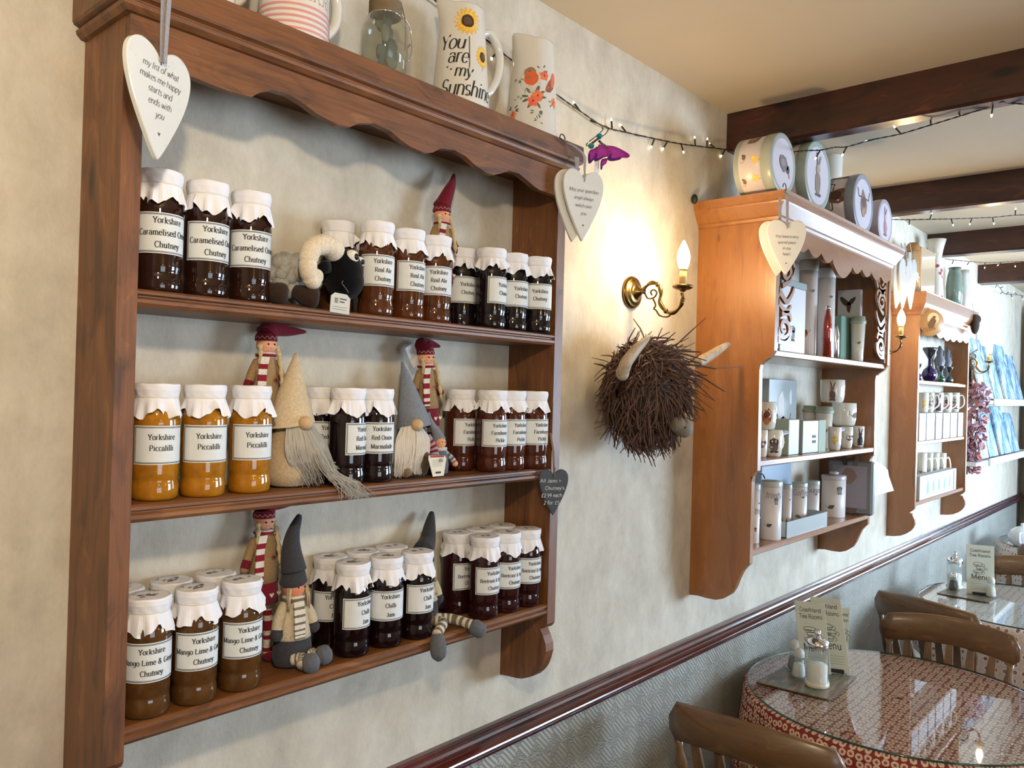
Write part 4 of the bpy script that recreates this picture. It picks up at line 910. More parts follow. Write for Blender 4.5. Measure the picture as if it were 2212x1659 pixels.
def ribbon(t, M, pts, w, az, name='ribbon', col=srgb(150, 146, 148), mat='felt'):
    b = Pt(M, mat, col); d = V((math.cos(math.radians(az)), math.sin(math.radians(az)), 0)); P = spline(pts, 5); m = len(P)
    rings = []
    for i, p in enumerate(P):
        ww = w[0]+(w[1]-w[0])*i/(m-1) if isinstance(w, tuple) else w; nn = V((d.y, -d.x, 0))*.0008
        rings.append([tuple(p-d*ww/2), tuple(p+d*ww/2), tuple(p+d*ww/2+nn), tuple(p-d*ww/2+nn)])
    b.loft(rings); return b.build(name, t)
HC = 'small white heart plaques on ribbons'
P = on_y(348, 130, -.192); az = 25
wl, wr = on_plane(272, 120, P, az), on_plane(411, 205, P, az); top, bot = on_plane(348, 100, P, az), on_plane(342, 345, P, az)
w = (wr-wl).length_squared; w = math.hypot((wr-wl).x, (wr-wl).y); h = (P.z-bot.z)/.915
t, M = at0('hanging_heart', 'white heart plaque about a happy list, hanging at the top left of the dark shelf', 'heart sign', tuple(P))
heart(t, M, P, az, w, h, ['my list of what', 'makes me happy', 'starts and', 'ends with', 'you'], .0125, .0150, ztext=-h*.115, seed=3)
ribbon(t, M, [P+V((0, -.002, -.004)), P+V((0, -.001, .04)), P+V((0.0, 0, .10)), P+V((.001, .012, .145))], (.007, .011), az)
ribbon(t, M, [P+V((.003, -.0045, -.004)), P+V((.005, -.003, .04)), P+V((.007, -.002, .10)), P+V((.008, .010, .145))], (.006, .009), az)
P = on_y(1262, 386, -.196); az = -20
wl, wr = on_plane(1216, 400, P, az), on_plane(1303, 400, P, az); bot = on_plane(1262, 521, P, az); w = math.hypot((wr-wl).x, (wr-wl).y); h = (P.z-bot.z)/.915
t, M = at0('hanging_heart', 'guardian angel heart plaque, front one of the pair hanging at the right shelf end', 'heart sign', tuple(P))
heart(t, M, P, az, w, h, ['May your guardian', 'angel always', 'watch over', 'you'], .0112, .0165, ztext=-h*.20, seed=4)
ribbon(t, M, [P+V((0, -.002, -.004)), P+V((.0, 0, .02)), P+V((0, .002, .050)), P+V((-.018, .012, .066)), P+V((-.034, .020, .072))], (.003, .012), az)
hk = P+V((-.040, .022, .074)); b = Pt(M, 'wire'); b.tube([tuple(hk+V((-.012+.009*math.cos(a*.45), 0, .004+.009*math.sin(a*.45)))) for a in range(8)]+[tuple(hk+V((.002, 0, -.006)))], .0013, 6); b.build('hook', t)
P2 = P+V((-.004, .016, -.001))
t, M = at0('hanging_heart', 'white heart plaque mostly hidden, tips showing behind the guardian angel heart', 'heart sign', tuple(P2))
heart(t, M, P2, az-6, w, h, [], .01, .01, tilt=3, seed=5); ribbon(t, M, [P2+V((0, .001, -.004)), P2+V((.0, .001, .02)), P2+V((0, .003, .050))], (.004, .012), az)
P = on_y(1700, 489, -.312); az = -44
wl, wr = on_plane(1660, 505, P, az), on_plane(1745, 500, P, az); bot = on_plane(1706, 593, P, az); w = math.hypot((wr-wl).x, (wr-wl).y); h = (P.z-bot.z)/.915
t, M = at0('hanging_heart', 'cream heart plaque about a special place, front of the pair on the honey pine cabinet', 'heart sign', tuple(P))
heart(t, M, P, az, w, h, ['You have a very', 'special place', 'in my', 'heart'], .0120, .0165, ztext=-h*.22, seed=6)
ribbon(t, M, [P+V((0, -.002, -.004)), P+V((.0, 0, .03)), P+V((-.001, .002, .086)), P+V((-.002, .012, .100))], (.006, .011), az)
b = Pt(M, 'wire'); hk = P+V((0, .010, .106)); b.tube([tuple(hk+V((.011*math.cos(a*.5-1.2), 0, .006+.011*math.sin(a*.5-1.2)))) for a in range(10)], .0014, 6); b.build('hook', t)
P2 = P+V((-.006, .018, -.004))
t, M = at0('hanging_heart', 'cream heart plaque peeking out behind the special place heart', 'heart sign', tuple(P2))
heart(t, M, P2, az-4, w, h, [], .01, .01, tilt=2, seed=7); ribbon(t, M, [P2+V((0, .001, -.004)), P2+V((.0, .001, .03)), P2+V((0, .002, .088))], (.006, .010), az)
# slate heart with the chalked price
P = on_y(1197, 1026, -.158); az = -30
wl, wr = on_plane(1165, 1060, P, az), on_plane(1228, 1060, P, az); bot = on_plane(1191, 1113, P, az); w = math.hypot((wr-wl).x, (wr-wl).y); h = (P.z-bot.z)/.915
t, M = at0('slate_heart', 'dark slate heart with chalked jam prices, hanging on twine at the shelf end', 'heart sign', tuple(P))
heart(t, M, P, az, w, h, ['All Jams +', "Chutney's", '£2.99 each or', '2 for £5.75'], .0112, .0158, ztext=-h*.17, style='chalk', mat='slate', col=(0, 0, 0), ink=srgb(206, 208, 206), name='slate', lx=[-.008, .002, .002, .002], th=.006)
b = Pt(M, 'matte', srgb(120, 98, 68)); b.tube([P+V((0, -.001, -.006)), P+V((-.001, .004, .05)), P+V((-.003, .012, .090))], .0016, 6); b.tube([P+V((.001, -.001, -.006)), P+V((.002, .004, .05)), P+V((.0, .012, .090))], .0014, 6); b.sphere(tuple(P+V((.001, .0, .014))), .003, 8, 6); b.build('twine', t)

# ------------------------------------------------------------------ jugs and the glass jar on the cornice
ZC = 2.240
def jug(label, px, y, w0, w1, H, art=None, hdir=0, hz=(.25, .82), spout=180, cream=srgb(214, 210, 200), base=ZC, name='ceramic_jug', grp='ceramic jugs on top of the first shelf'):
    p = on_y(px, 200, y); t = thing(name, label, 'jug', (p.x, y, base), 0, grp); r0, r1 = w0/2, w1/2
    R = lambda z: r0+(r1-r0)*min(max(z/H, 0), 1)**1.15
    prof = [(r0*.90, 0), (r0*.985, .003), (r0, .008)]+[(R(H*k/12), H*k/12) for k in range(1, 12)]+[(R(H*.96), H*.965), (r1*1.0, H*.985)]
    b = MB('ceramic', cream); n = 48; rings = []
    for i, (r, z) in enumerate(prof): 
        row = []
        for j in range(n):
            a = 2*PI*j/n; d = abs((a-math.radians(spout)+PI) % (2*PI)-PI); u = max(0, (z/H-.80)/.2); rr = r+(.016*u*max(0, 1-d/.75)); row.append((rr*math.cos(a), rr*math.sin(a), z+u*(.009*max(0, 1-d/.9))))
        rings.append(row)
    rings.append([(x*.93, y_*.93, z+.001) for x, y_, z in rings[-1]]); rings.append([(x*.86, y_*.86, H*.9) for x, y_, z in rings[-1]]); rings.append([(x*.8, y_*.8, H*.2) for x, y_, z in rings[-1]])
    b.loft(rings, True, True, True)
    if art: art(b, R, H, p, y)
    b.map = None; b.M = I4; b.build('jug_body', t)
    b = MB('ceramic', cream); a = math.radians(hdir); ca, sa = math.cos(a), math.sin(a)
    hp = [((R(H*hz[1])-.004), H*hz[1]), (R(H*hz[1])+.022, H*(hz[1]+.035)), (R(H*.5)+.040, H*(hz[1]-.12)), (R(H*.5)+.038, H*.48), (R(H*.3)+.016, H*(hz[0]+.06)), (R(H*.2)-.004, H*hz[0])]
    b.tube(spline([(r*ca, r*sa, z) for r, z in hp], 7), .0078, 12, flat=1.35); b.build('handle', t); return t
def face_az(p, y, phi): return math.degrees(math.atan2(CAM.y-y, CAM.x-p.x))+phi
def petals(b, x, z, r, squash=1):
    for ring, n, cc in ((1.0, 17, srgb(226, 176, 56)), (.82, 15, srgb(238, 196, 84))):
        for k in range(n):
            a = 2*PI*k/n+ring; c, s = math.cos(a), math.sin(a); q = r*ring
            b.col = cc; b.add([(x+squash*(q*.35*c-q*.16*s), -.0004*ring, z+q*.35*s+q*.16*c), (x+squash*(q*.72*c-q*.13*s), -.0004, z+q*.72*s+q*.13*c), (x+squash*q*c, -.0004, z+q*s), (x+squash*(q*.72*c+q*.13*s), -.0004, z+q*.72*s-q*.13*c), (x+squash*(q*.35*c+q*.16*s), -.0004, z+q*.35*s-q*.16*c)], [(0, 1, 2, 3, 4)])
    blob(b, x, z, r*.44*squash, r*.44, srgb(60, 40, 24), 18, .05, lift=.0008); blob(b, x, z, r*.30*squash, r*.30, srgb(92, 66, 44), 14, .1, lift=.0010)
def art_sun(b, R, H, p, y):
    b.mat = 'matte'; b.map = wrap(R, 0, face_az(p, y, 0))
    petals(b, .010, H*.80, .029); petals(b, .047, H*.50, .024, .8)
    line2(b, [(.014, H*.66), (.016, H*.4), (.013, H*.1)], .0028, srgb(108, 104, 84)); line2(b, [(.047, H*.40), (.044, H*.1)], .0022, srgb(108, 104, 84))
    b.col = srgb(40, 38, 38)
    b.M = T(0, -.0003, 0)
    write(b, 'You', -.022, H*.535, .042, 'brush', .85); write(b, 'are', -.008, H*.405, .042, 'brush', .80); write(b, 'my', .003, H*.275, .036, 'brush', .85); write(b, 'Sunshine', .014, H*.10, .046, 'brush', .74); b.M = I4
    for hx, hz_ in ((-.020, H*.345), (-.028, H*.37)): b.add([(hx, -.0003, hz_-.004), (hx-.003, -.0003, hz_+.001), (hx, -.0003, hz_), (hx+.003, -.0003, hz_+.002)], [(0, 1, 2, 3)])
    blob(b, -.026, H*.885, .0045, .0065, INK, 9); blob(b, -.029, H*.865, .004, .0045, srgb(200, 180, 110), 8); blob(b, -.030, H*.85, .003, .003, INK, 8); blob(b, -.032, H*.89, .004, .0025, srgb(150, 150, 150), 8)
def flower(b, x, z, r):
    for k in range(5): a = k*2*PI/5+.3; blob(b, x+r*.55*math.cos(a), z+r*.55*math.sin(a), r*.5, r*.42, srgb(226, random.choice((92, 112, 130)), 76), 8, .15, lift=.0003+.0001*k, ang=math.degrees(a))
    blob(b, x, z, r*.16, r*.16, srgb(120, 40, 30), 7, lift=.0010)
def leaves(b, x, z, s, n, c=srgb(92, 104, 82)):
    for k in range(n): a = random.uniform(0, 360); blob(b, x+s*math.cos(math.radians(a)), z+s*math.sin(math.radians(a)), s*.42, s*.15, c, 8, .1, ang=a, lift=.0002)
def art_robin(b, R, H, p, y):
    b.mat = 'matte'; b.map = wrap(R, 0, face_az(p, y, 0)); x = -.005; z = H*.56
    leaves(b, -.032, z+.006, .010, 6, srgb(120, 128, 118)); leaves(b, .020, z+.022, .010, 5); leaves(b, -.032, z-.045, .008, 5, srgb(120, 128, 118)); leaves(b, .004, z-.040, .020, 9); leaves(b, .010, z-.072, .010, 7); leaves(b, .016, z-.090, .008, 5); leaves(b, -.046, z-.065, .012, 8); leaves(b, .052, z-.045, .010, 4)
    blob(b, x-.001, z-.002, .0235, .0275, srgb(120, 114, 106), 18, .06); blob(b, x, z-.002, .0215, .0255, srgb(204, 198, 188), 16, .05, lift=.0002); blob(b, x-.001, z+.013, .0135, .0135, srgb(150, 116, 84), 14, .06, lift=.0004); blob(b, x+.002, z+.002, .0165, .0155, srgb(220, 96, 44), 14, .08, lift=.0006)
    blob(b, x-.002, z+.017, .0013, .0013, INK, 6, lift=.0009); line2(b, [(x-.010, z-.022), (x-.012, z-.032)], .001, INK); line2(b, [(x+.008, z-.022), (x+.014, z-.030)], .001, INK)
    flower(b, .012, z-.036, .013); flower(b, .002, z-.048, .013); flower(b, .026, z+.010, .011); flower(b, -.046, z-.075, .010); flower(b, .056, z-.042, .010)
    blob(b, .045, z-.006, .010, .024, srgb(150, 84, 60), 10, .1, ang=-35, lift=.0006); blob(b, .052, z+.006, .008, .018, srgb(214, 110, 84), 9, .1, ang=-10, lift=.0008)
def art_duck(b, R, H, p, y):
    b.mat = 'matte'; b.map = wrap(R, 0, face_az(p, y, 0))
    for k in range(6):
        z = .006+k*.0095; rr = R(z)
        for i in range(40):
            x0, x1 = (-PI*.62+PI*1.24*i/40)*rr, (-PI*.62+PI*1.24*(i+1)/40)*rr; b.col = srgb(206, 142, 140); w2 = .0020; b.add([(x0, -.0004, z-w2), (x1, -.0004, z-w2), (x1, -.0004, z+w2), (x0, -.0004, z+w2)], [(0, 1, 2, 3)])
    for k, c in enumerate(((190, 170, 176), (214, 132, 132), (176, 160, 160), (206, 120, 116), (212, 196, 176), (150, 190, 200), (196, 190, 180))):
        x = -.055+k*.0185; z = .086; blob(b, x, z, .0085, .0135, srgb(110, 100, 96), 12, .04, lift=.0002, ang=8*(-1)**k); blob(b, x, z, .0078, .0128, srgb(*c), 12, .05, lift=.0003, ang=8*(-1)**k); blob(b, x-.003, z+.017, .0045, .0055, srgb(*c), 9, .05, lift=.0004); blob(b, x-.0085, z+.016, .003, .0014, srgb(206, 140, 70), 6, lift=.0004); line2(b, [(x-.002, z-.010), (x-.004, z-.020)], .0010, srgb(90, 80, 76)); line2(b, [(x+.003, z-.010), (x+.004, z-.020)], .0010, srgb(90, 80, 76)); blob(b, x-.005, z-.021, .003, .0014, srgb(200, 120, 70), 6); blob(b, x+.006, z-.021, .003, .0014, srgb(200, 120, 70), 6)
z1 = on_y(1000, 26, -.09).z-ZC; jug('tall white jug with sunflowers and the words You are my Sunshine', 995, -.088, .118, .084, z1+.006, art_sun, hdir=-12, spout=158)
z1 = on_y(1150, 98, -.085).z-ZC; jug('white jug painted with a robin and orange flowers, rightmost on the first shelf', 1150, -.084, .118, .088, z1+.006, art_robin, hdir=20, spout=172, hz=(.3, .85))
jug('white jug with pink stripes and a row of small painted ducks', 630, -.088, .116, .104, .170, art_duck, hdir=10, spout=190)
jug('plain cream jug, only the foot showing above the left shelf corner', 440, -.082, .082, .086, .16, None, hdir=20, cream=srgb(206, 200, 186))
p = on_y(830, 120, -.086)
t = thing('glass_jar', 'clip-top glass jar with twine round its neck and a dried blue flower inside', 'jar', (p.x, -.086, ZC))
b = MB('jug_glass'); b.lathe([(.036, 0), (.042, .004), (.043, .02), (.043, .092), (.041, .108), (.034, .122), (.028, .128), (.028, .150), (.030, .153), (.026, .154), (.0255, .128), (.031, .118), (.038, .106), (.040, .09), (.040, .012), (.02, .006)], 36); b.build('glass', t)
b = MB('matte', srgb(120, 100, 72))
for k in range(9): b.lathe([(.0285, .127+k*.0028), (.0302, .1284+k*.0028), (.0285, .1298+k*.0028)], 24, False, False)
b.tube(spline([(.02, -.022, .148), (.034, -.016, .125), (.040, -.010, .100), (.043, -.006, .08)], 5), .0011, 5); b.build('twine', t)
b = MB('leaf', srgb(60, 84, 92))
for k in range(5): b.tube(spline([(-.022+.003*k, -.004, .006), (-.012+.002*k, 0, .045), (-.002+.002*k, .002, .085), (-.004+.006*k, 0, .145)], 4), .0018, 5)
for k in range(12):
    a = random.uniform(0, 2*PI); c = V((.006+.012*math.cos(a), .010*math.sin(a), random.uniform(.05, .115))); b.col = random.choice((srgb(70, 86, 84), srgb(96, 104, 90), srgb(54, 70, 72))); b.sphere(tuple(c), .016, 8, 5, (random.uniform(.6, 1.1), .35, random.uniform(.7, 1.2)))
b.build('dried_flower', t)
b = MB('chrome'); b.tube(spline([(.030, -.004, .146), (.052, -.006, .128), (.060, -.006, .105), (.058, -.006, .075), (.050, -.005, .062)], 5), .0016, 6); b.tube([(.050, -.012, .092), (.056, -.006, .094), (.058, .004, .092)], .0014, 6); b.lathe([(.0282, .126), (.0295, .127), (.0282, .128)], 24, False, False); b.build('clip', t)

# ------------------------------------------------------------------ string lights
def lights(label, path, bulbs, blen=.028):
    P = spline([tuple(on_y(x, y, d)) for x, y, d in path], 8); m = len(P)
    t, M = at0('string_lights', label, 'fairy lights', tuple(P[0]))
    b = Pt(M, 'cord')
    for ph in (0, PI):
        Q = [p+V((0, .0012*math.sin(i*1.3+ph), .0012*math.cos(i*1.3+ph))) for i, p in enumerate(P)]; b.tube(Q, .0013, 5)
    b.build('cable', t); first = None
    for (x0, y0, x1, y1) in bulbs:
        px = min(range(len(P)), key=lambda i: (P[i]-CAM).cross(ray(x0, y0)).length/ray(x0, y0).length); a = P[px]
        d = ray(x1, y1); e = CAM+d*((a-CAM).dot(FW)/d.dot(FW)); v = (e-a).normalized()
        if first is None:
            b = MB('cord'); b.lathe([(.0020, 0), (.0024, .004), (.0024, blen*.78), (.0018, blen*.80)], 8); b.use('fairy_glow', WHITE); b.lathe([(.0019, blen*.80), (.0026, blen*.88), (.0018, blen*1.02), (.0006, blen*1.08)], 8)
            o = b.build('light_bulb', t); first = o.data
        else: o = bpy.data.objects.new('light_bulb', first); COL.objects.link(o); o.parent = t
        o.location = a-P[0]; o.rotation_mode = 'QUATERNION'; o.rotation_quaternion = V((0, 0, 1)).rotation_difference(v)
    return t
lights('dark fairy light cable sagging from behind the jugs along the wall to the first beam', [(900, -30, -.02), (939, 0, -.02), (957, 14, -.015), (1058, 92, -.012), (1095, 122, -.012), (1209, 209, -.012), (1252, 239, -.012), (1304, 273, -.014), (1353, 286, -.014), (1407, 298, -.014), (1461, 309, -.014), (1502, 315, -.014), (1567, 323, -.014), (1590, 328, -.02)],
    [(1076, 108, 1064, 124), (1252, 239, 1244, 228), (1290, 265, 1280, 262), (1320, 279, 1320, 253), (1353, 286, 1338, 267), (1385, 293, 1362, 290), (1413, 299, 1405, 322), (1442, 305, 1430, 325), (1470, 311, 1477, 331), (1499, 315, 1500, 291), (1523, 318, 1528, 297), (1547, 321, 1531, 309), (1567, 325, 1556, 340)])
lights('fairy light cable rising from the round tins to the underside of the first beam', [(1708, 329, -.20), (1735, 325.5, -.30), (1772, 324, -.37), (1804.6, 318, -.40), (1829.7, 316.8, -.42), (1884, 302, -.47), (1946, 289, -.53), (2011, 269.7, -.60), (2074, 250.5, -.68), (2145, 228, -.76), (2164, 219.6, -.785), (2182, 222.5, -.80), (2230, 226, -.85)],
    [(1772, 324, 1767, 333), (1830, 317, 1823, 329), (1893, 301, 1880, 303), (1946, 289, 1937, 279), (2011, 269, 2010, 257), (2074, 250, 2069, 236), (2145, 229, 2142, 249)], .030)
lights('fairy light cable running level below the second beam', [(1925, 474, -.16), (1965, 474.5, -.22), (2014, 473.7, -.30), (2054.6, 472.9, -.36), (2100, 471.3, -.42), (2144, 469.6, -.48), (2193, 464.7, -.55), (2225, 464, -.60)],
    [(1966, 474, 1964, 485), (2011, 474, 2012, 464), (2054, 473, 2058, 484), (2098, 471, 2095, 484), (2145, 469, 2147, 484), (2192, 465, 2194, 452)], .030)
lights('fairy light cable running level below the third beam', [(2041, 559, -.05), (2060, 561.6, -.07), (2094, 564.8, -.11), (2128, 567.3, -.15), (2160, 566.5, -.20), (2193, 564.8, -.25), (2225, 565.7, -.30)],
    [(2060, 562, 2057, 569), (2094, 565, 2088, 574), (2127, 567, 2127, 578), (2165, 566, 2158, 571), (2193, 565, 2193, 567)], .034)
lights('tangled far fairy lights drooping under the fourth beam', [(2150, 611, -.06), (2160, 622, -.05), (2170, 634, -.05), (2185, 636, -.05), (2200, 637, -.06), (2213, 640, -.08)],
    [(2154, 615, 2150, 621), (2160, 623, 2166, 620), (2166, 630, 2160, 636), (2174, 635, 2180, 630), (2184, 636, 2188, 645), (2196, 637, 2190, 630), (2206, 638, 2209, 645)], .034)

# ------------------------------------------------------------------ butterfly ornament
BF = lambda x, y: (1230+x/12.76, 270+y/12.76)
P = on_y(*BF(800, 560), -.150)
t, M = at0('butterfly_ornament', 'magenta glass butterfly with turquoise beads on a coiled wire hook by the shelf end', 'ornament', tuple(P))
def bfp(x, y, d=-.150): return on_y(*BF(x, y), d)
def wing(name, pts, d0, d1, rim=True):
    W = [bfp(x, y, d0+(d1-d0)*(x-600)/1000) for x, y in pts]; sp = spline([tuple(w_) for w_ in W]+[tuple(W[0])], 4)[:-1]; c = sum(sp, V())/len(sp)
    b = Pt(M, 'iridescent', srgb(196, 60, 160)); n = len(sp); th = V((0, .0016, 0)); zmin, zmax = min(p.z for p in sp), max(p.z for p in sp)
    inner = [c+(p-c)*.62 for p in sp]; vs = [tuple(c-th*.5)]+[tuple(p-th*.5) for p in inner]+[tuple(p-th*.5) for p in sp]; fs = []; cc = []
    for i in range(n):
        k = (i+1) % n; low = (sp[i].z-zmin)/(zmax-zmin) < .38; fs.append((0, 1+i, 1+k)); cc.append(srgb(206, 70, 168)); fs.append((1+i, 1+n+i, 1+n+k, 1+k)); cc.append(srgb(110, 44, 130) if low else srgb(190, 56, 150))
    b.add(vs, fs, False, cc); b.add([tuple(V(v)+th) for v in vs], [f[::-1] for f in fs], False, cc)
    b.use('wire'); b.tube([tuple(p) for p in sp]+[tuple(sp[0])], .0010, 5); b.build(name, t)
wing('upper_wing', [(950, 570), (1240, 600), (1500, 720), (1650, 830), (1600, 900), (1440, 900), (1380, 950), (1150, 990), (1050, 930), (1100, 800), (1060, 650)], -.150, -.165)
wing('upper_wing', [(820, 540), (950, 590), (1090, 700), (1110, 800), (1040, 870), (940, 890), (820, 960), (720, 1000), (670, 940), (700, 850), (740, 700)], -.160, -.170)
wing('lower_wing', [(760, 600), (690, 860), (640, 980), (545, 1060), (520, 900), (560, 720), (680, 660)], -.162, -.162)
wing('lower_wing', [(900, 950), (1030, 930), (1010, 1050), (920, 1120), (890, 1220), (865, 1200), (870, 1020)], -.150, -.150)
b = Pt(M, 'wire'); b.tube(spline([tuple(bfp(*a)) for a in ((900, 60), (920, 130), (850, 210), (700, 340), (550, 450))], 6), .0012, 6)
b.tube(spline([tuple(bfp(*a)) for a in ((950, 30), (1010, 30), (1070, 110), (1010, 230), (900, 320), (760, 420), (620, 520), (490, 570), (470, 530), (510, 490))], 6), .0012, 6)
c0, c1 = bfp(760, 400), bfp(620, 510); b.tube([tuple(c0+(c1-c0)*(i/60)+V((.0045*math.cos(i*.95), .0045*math.sin(i*.95), .0045*math.cos(i*.95)))) for i in range(61)], .0007, 5)
b.tube(spline([tuple(bfp(*a)) for a in ((820, 440), (900, 520), (980, 570))], 5), .003, 6); b.build('wire_hook', t)
for a in ((825, 310), (600, 580)):
    q = bfp(*a); b = Pt(M, 'iridescent', srgb(30, 150, 160)); b.sphere(tuple(q), .0072, 10, 7, smooth=False); b.build('bead', t)
q = bfp(760, 1130, -.146); b = Pt(M @ T(*q), 'paper', srgb(214, 204, 192)); b.box(-.0085, .0085, 0, .0006, -.016, .014); b.M = M @ T(q.x, q.y-.0006, q.z-.004); b.use('matte', srgb(110, 100, 104)); write(b, "3", .003, 0, .012, 'script'); line2(b, [(-.003, .001), (-.002, .009)], .0008); b.build('price_tag', t)

# ------------------------------------------------------------------ brass wall sconces
SX = on_y(1363, 632, 0.0); SQ = lambda x, y: (1230+x/3.072, 480+y/3.072)
def sp_on(x, y): q = on_x(*SQ(x, y), SX.x); return (0, q.y, q.z-SX.z)
def sconce(label, loc, power=210.0, mirror=1):
    t = thing('wall_sconce', label, 'wall lamp', loc, 0 if mirror > 0 else 180, 'brass candle wall sconces')
    b = MB('brass'); b.M = RX(90) ; r = .045
    b.lathe([(r, 0), (r*1.02, .004), (r, .008), (r*.90, .011), (r*.86, .0125), (r*.80, .012), (r*.74, .016), (r*.52, .0185), (r*.48, .018), (r*.40, .022), (r*.18, .034), (r*.12, .040), (.0075, .044)], 40); b.M = I4; b.build('wall_plate', t)
    b = MB('brass'); A0 = [(0, -.038, .001)]+[sp_on(*a) for a in ((505, 430), (545, 402), (590, 418), (608, 470), (600, 530), (640, 590), (690, 600), (735, 560), (752, 510), (748, 470))]
    sp = spline(A0, 7); b.tube(sp, [.0052+.0012*math.sin(i*.55) for i in range(len(sp))], 10)
    for k in (20, 42, 62): b.sphere(tuple(sp[min(k, len(sp)-1)]), .0072, 10, 8)
    cur = spline([sp_on(*a) for a in ((500, 470), (520, 505), (560, 500), (580, 470), (560, 448), (540, 462), (548, 485))], 6); b.tube(cur, .0024, 6)
    cur = spline([sp_on(*a) for a in ((555, 510), (572, 550), (560, 575), (575, 585), (600, 620), (650, 628), (680, 605))], 6); b.tube(cur, .0024, 6); b.build('arm', t)
    d = V(sp_on(752, 462)); e = V(sp_on(770, 310)); cx = d.y
    b = MB('brass'); b.M = T(0, cx, d.z); b.lathe([(.006, 0), (.009, .004), (.020, .007), (.027, .011), (.028, .016), (.024, .018), (.012, .017), (.010, .020)], 28); b.build('drip_dish', t)
    b = MB('clear_glass'); b.M = T(0, cx, d.z+.018); b.use('plastic', srgb(206, 176, 110)); L = e.z-d.z-.018; b.lathe([(.0098, 0), (.0098, L), (.008, L)], 20); b.use('brass'); b.lathe([(.0103, L-.004), (.0108, L-.002), (.0103, L)], 20); b.build('candle_tube', t)
    tz = sp_on(770, 118)[2]; H = tz-e.z; b = MB('lamp_glow'); b.M = T(0, cx, e.z-.001); b.lathe([(.009, 0), (.0125, H*.10), (.0165, H*.28), (.0175, H*.42), (.0155, H*.58), (.011, H*.75), (.0055, H*.90), (.001, H)], 14); b.build('candle_bulb', [c for c in t.children if c.name.startswith('candle_tube')][0])
    return t
s1 = sconce('brass candle sconce lit between the dark shelf and the honey pine cabinet', (SX.x, 0, SX.z))
pq = on_x(1935, 745, 3.70); 
copy_thing(s1, (3.845, 0, SX.z), 0, 'lit brass candle sconce between the second and third cabinets')
q = on_y(2128, 772, -.005); copy_thing(s1, (5.72, 0, SX.z-.03), 0, 'far brass candle sconce in front of the canvas pictures')
t = thing('pendant_lamp', 'small glowing globe lamp hanging from the ceiling above the viewer', 'lamp', (-.05, -1.38, 2.30))
b = MB('brass'); b.tube([(0, 0, .05), (0, 0, CEIL-2.30-.012)], .004, 8); b.lathe([(.012, .075), (.026, .066), (.03, .052), (.03, .040)], 24, True, False); b.build('lamp_holder', t)
b = MB('globe_glow'); b.sphere((0, 0, 0), .055, 16, 10); b.build('globe', t); b = MB('brass'); b.lathe([(.045, CEIL-2.314), (.045, CEIL-2.304), (.01, CEIL-2.3001)], 24); b.build('ceiling_rose', t)
for k, xx in enumerate((0.3, 2.6, 5.0)): copy_thing(s1, (xx, ROOM_R, SX.z), 180, 'added unseen brass candle sconce on the opposite wall, '+('nearest', 'middle', 'farthest')[k])  # out-of-view copies, added for warm bounce light and glints in the jars

# ------------------------------------------------------------------ highland cow head of twigs
CQ = lambda x, y: (1230+x/3.072, 480+y/3.072)
cc = on_y(*CQ(500, 1130), -.115)
t, M = at0('twig_cow_head', 'highland cow head woven of dark twigs with pale wooden horns, mounted on the wall', 'wall decoration', (cc.x, 0, cc.z))
b = Pt(M, 'twig', srgb(40, 26, 20)); b.sphere(tuple(cc), .1, 22, 16, (1.08, 1.0, 1.26)); rnd = random.Random(5)
for k in range(1700):
    th = rnd.uniform(0, 2*PI); cz = rnd.uniform(-1, 1); sr = math.sqrt(1-cz*cz); nrm = V((sr*math.cos(th), sr*math.sin(th), cz))
    if nrm.y > .75: continue
    p0 = cc+V((nrm.x*.110, nrm.y*.100, nrm.z*.128)); top = nrm.z > .15
    fl = V((.9 if nrm.z > .0 else .25, -.25, -.75 if nrm.z < .6 else -.15)) if nrm.x > -.5 else V((-.5, -.2, -.9))
    fl = fl-nrm*fl.dot(nrm)*.75; fl.normalize(); jit = V((rnd.gauss(0, .55), rnd.gauss(0, .4), rnd.gauss(0, .5)))
    d = (fl+nrm*rnd.uniform(.12, .5)+jit).normalized(); L = rnd.uniform(.035, .085)*(1.25 if nrm.x > .3 and nrm.z > -.1 else 1)
    if top and nrm.x > -.1 and rnd.random() < .3: L *= 1.5
    if p0.y+d.y*L > -.012: d.y = -abs(d.y)*.3
    c1 = rnd.uniform(.6, 1.35); b.col = tuple(q*c1 for q in srgb(84, 58, 46)); r = rnd.uniform(.0013, .0030)
    p0 = p0-d*.02; mid = p0+d*L*.55+nrm*.006*rnd.random(); end = p0+d*L+V((0, 0, -.012*rnd.random()))
    if end.y > -.008: end.y = -.008
    b.tube([p0, mid, end], [r, r*.9, r*.5], 4, True, False)
b.tube(spline([tuple(on_y(*CQ(*a), -.21)) for a in ((860, 945), (960, 965), (1060, 965), (1160, 955))], 4), .0014, 4)
b.build('twig_hair', t)
h0 = [on_y(*CQ(*a), y) for a, y in (((352, 1000), -.200), ((380, 930), -.215), ((440, 850), -.222), ((505, 785), -.222), ((535, 750), -.220))]
b = Pt(M, 'horn'); b.tube(spline(h0, 6), [.0185, .0192, .0195, .0196, .0195, .0193, .019, .0185, .018, .0175, .017, .0165, .016, .015, .014, .013, .012, .011, .010, .009, .0078, .0065, .005, .0035, .002], 14, flat=.7); b.sphere(tuple(h0[0]), .0182, 14, 10, (1, .8, 1)); b.build('horn', t)
h1 = [on_y(*CQ(*a), y) for a, y in (((850, 935), -.150), ((920, 895), -.155), ((990, 850), -.158), ((1040, 818), -.158), ((1068, 808), -.158))]
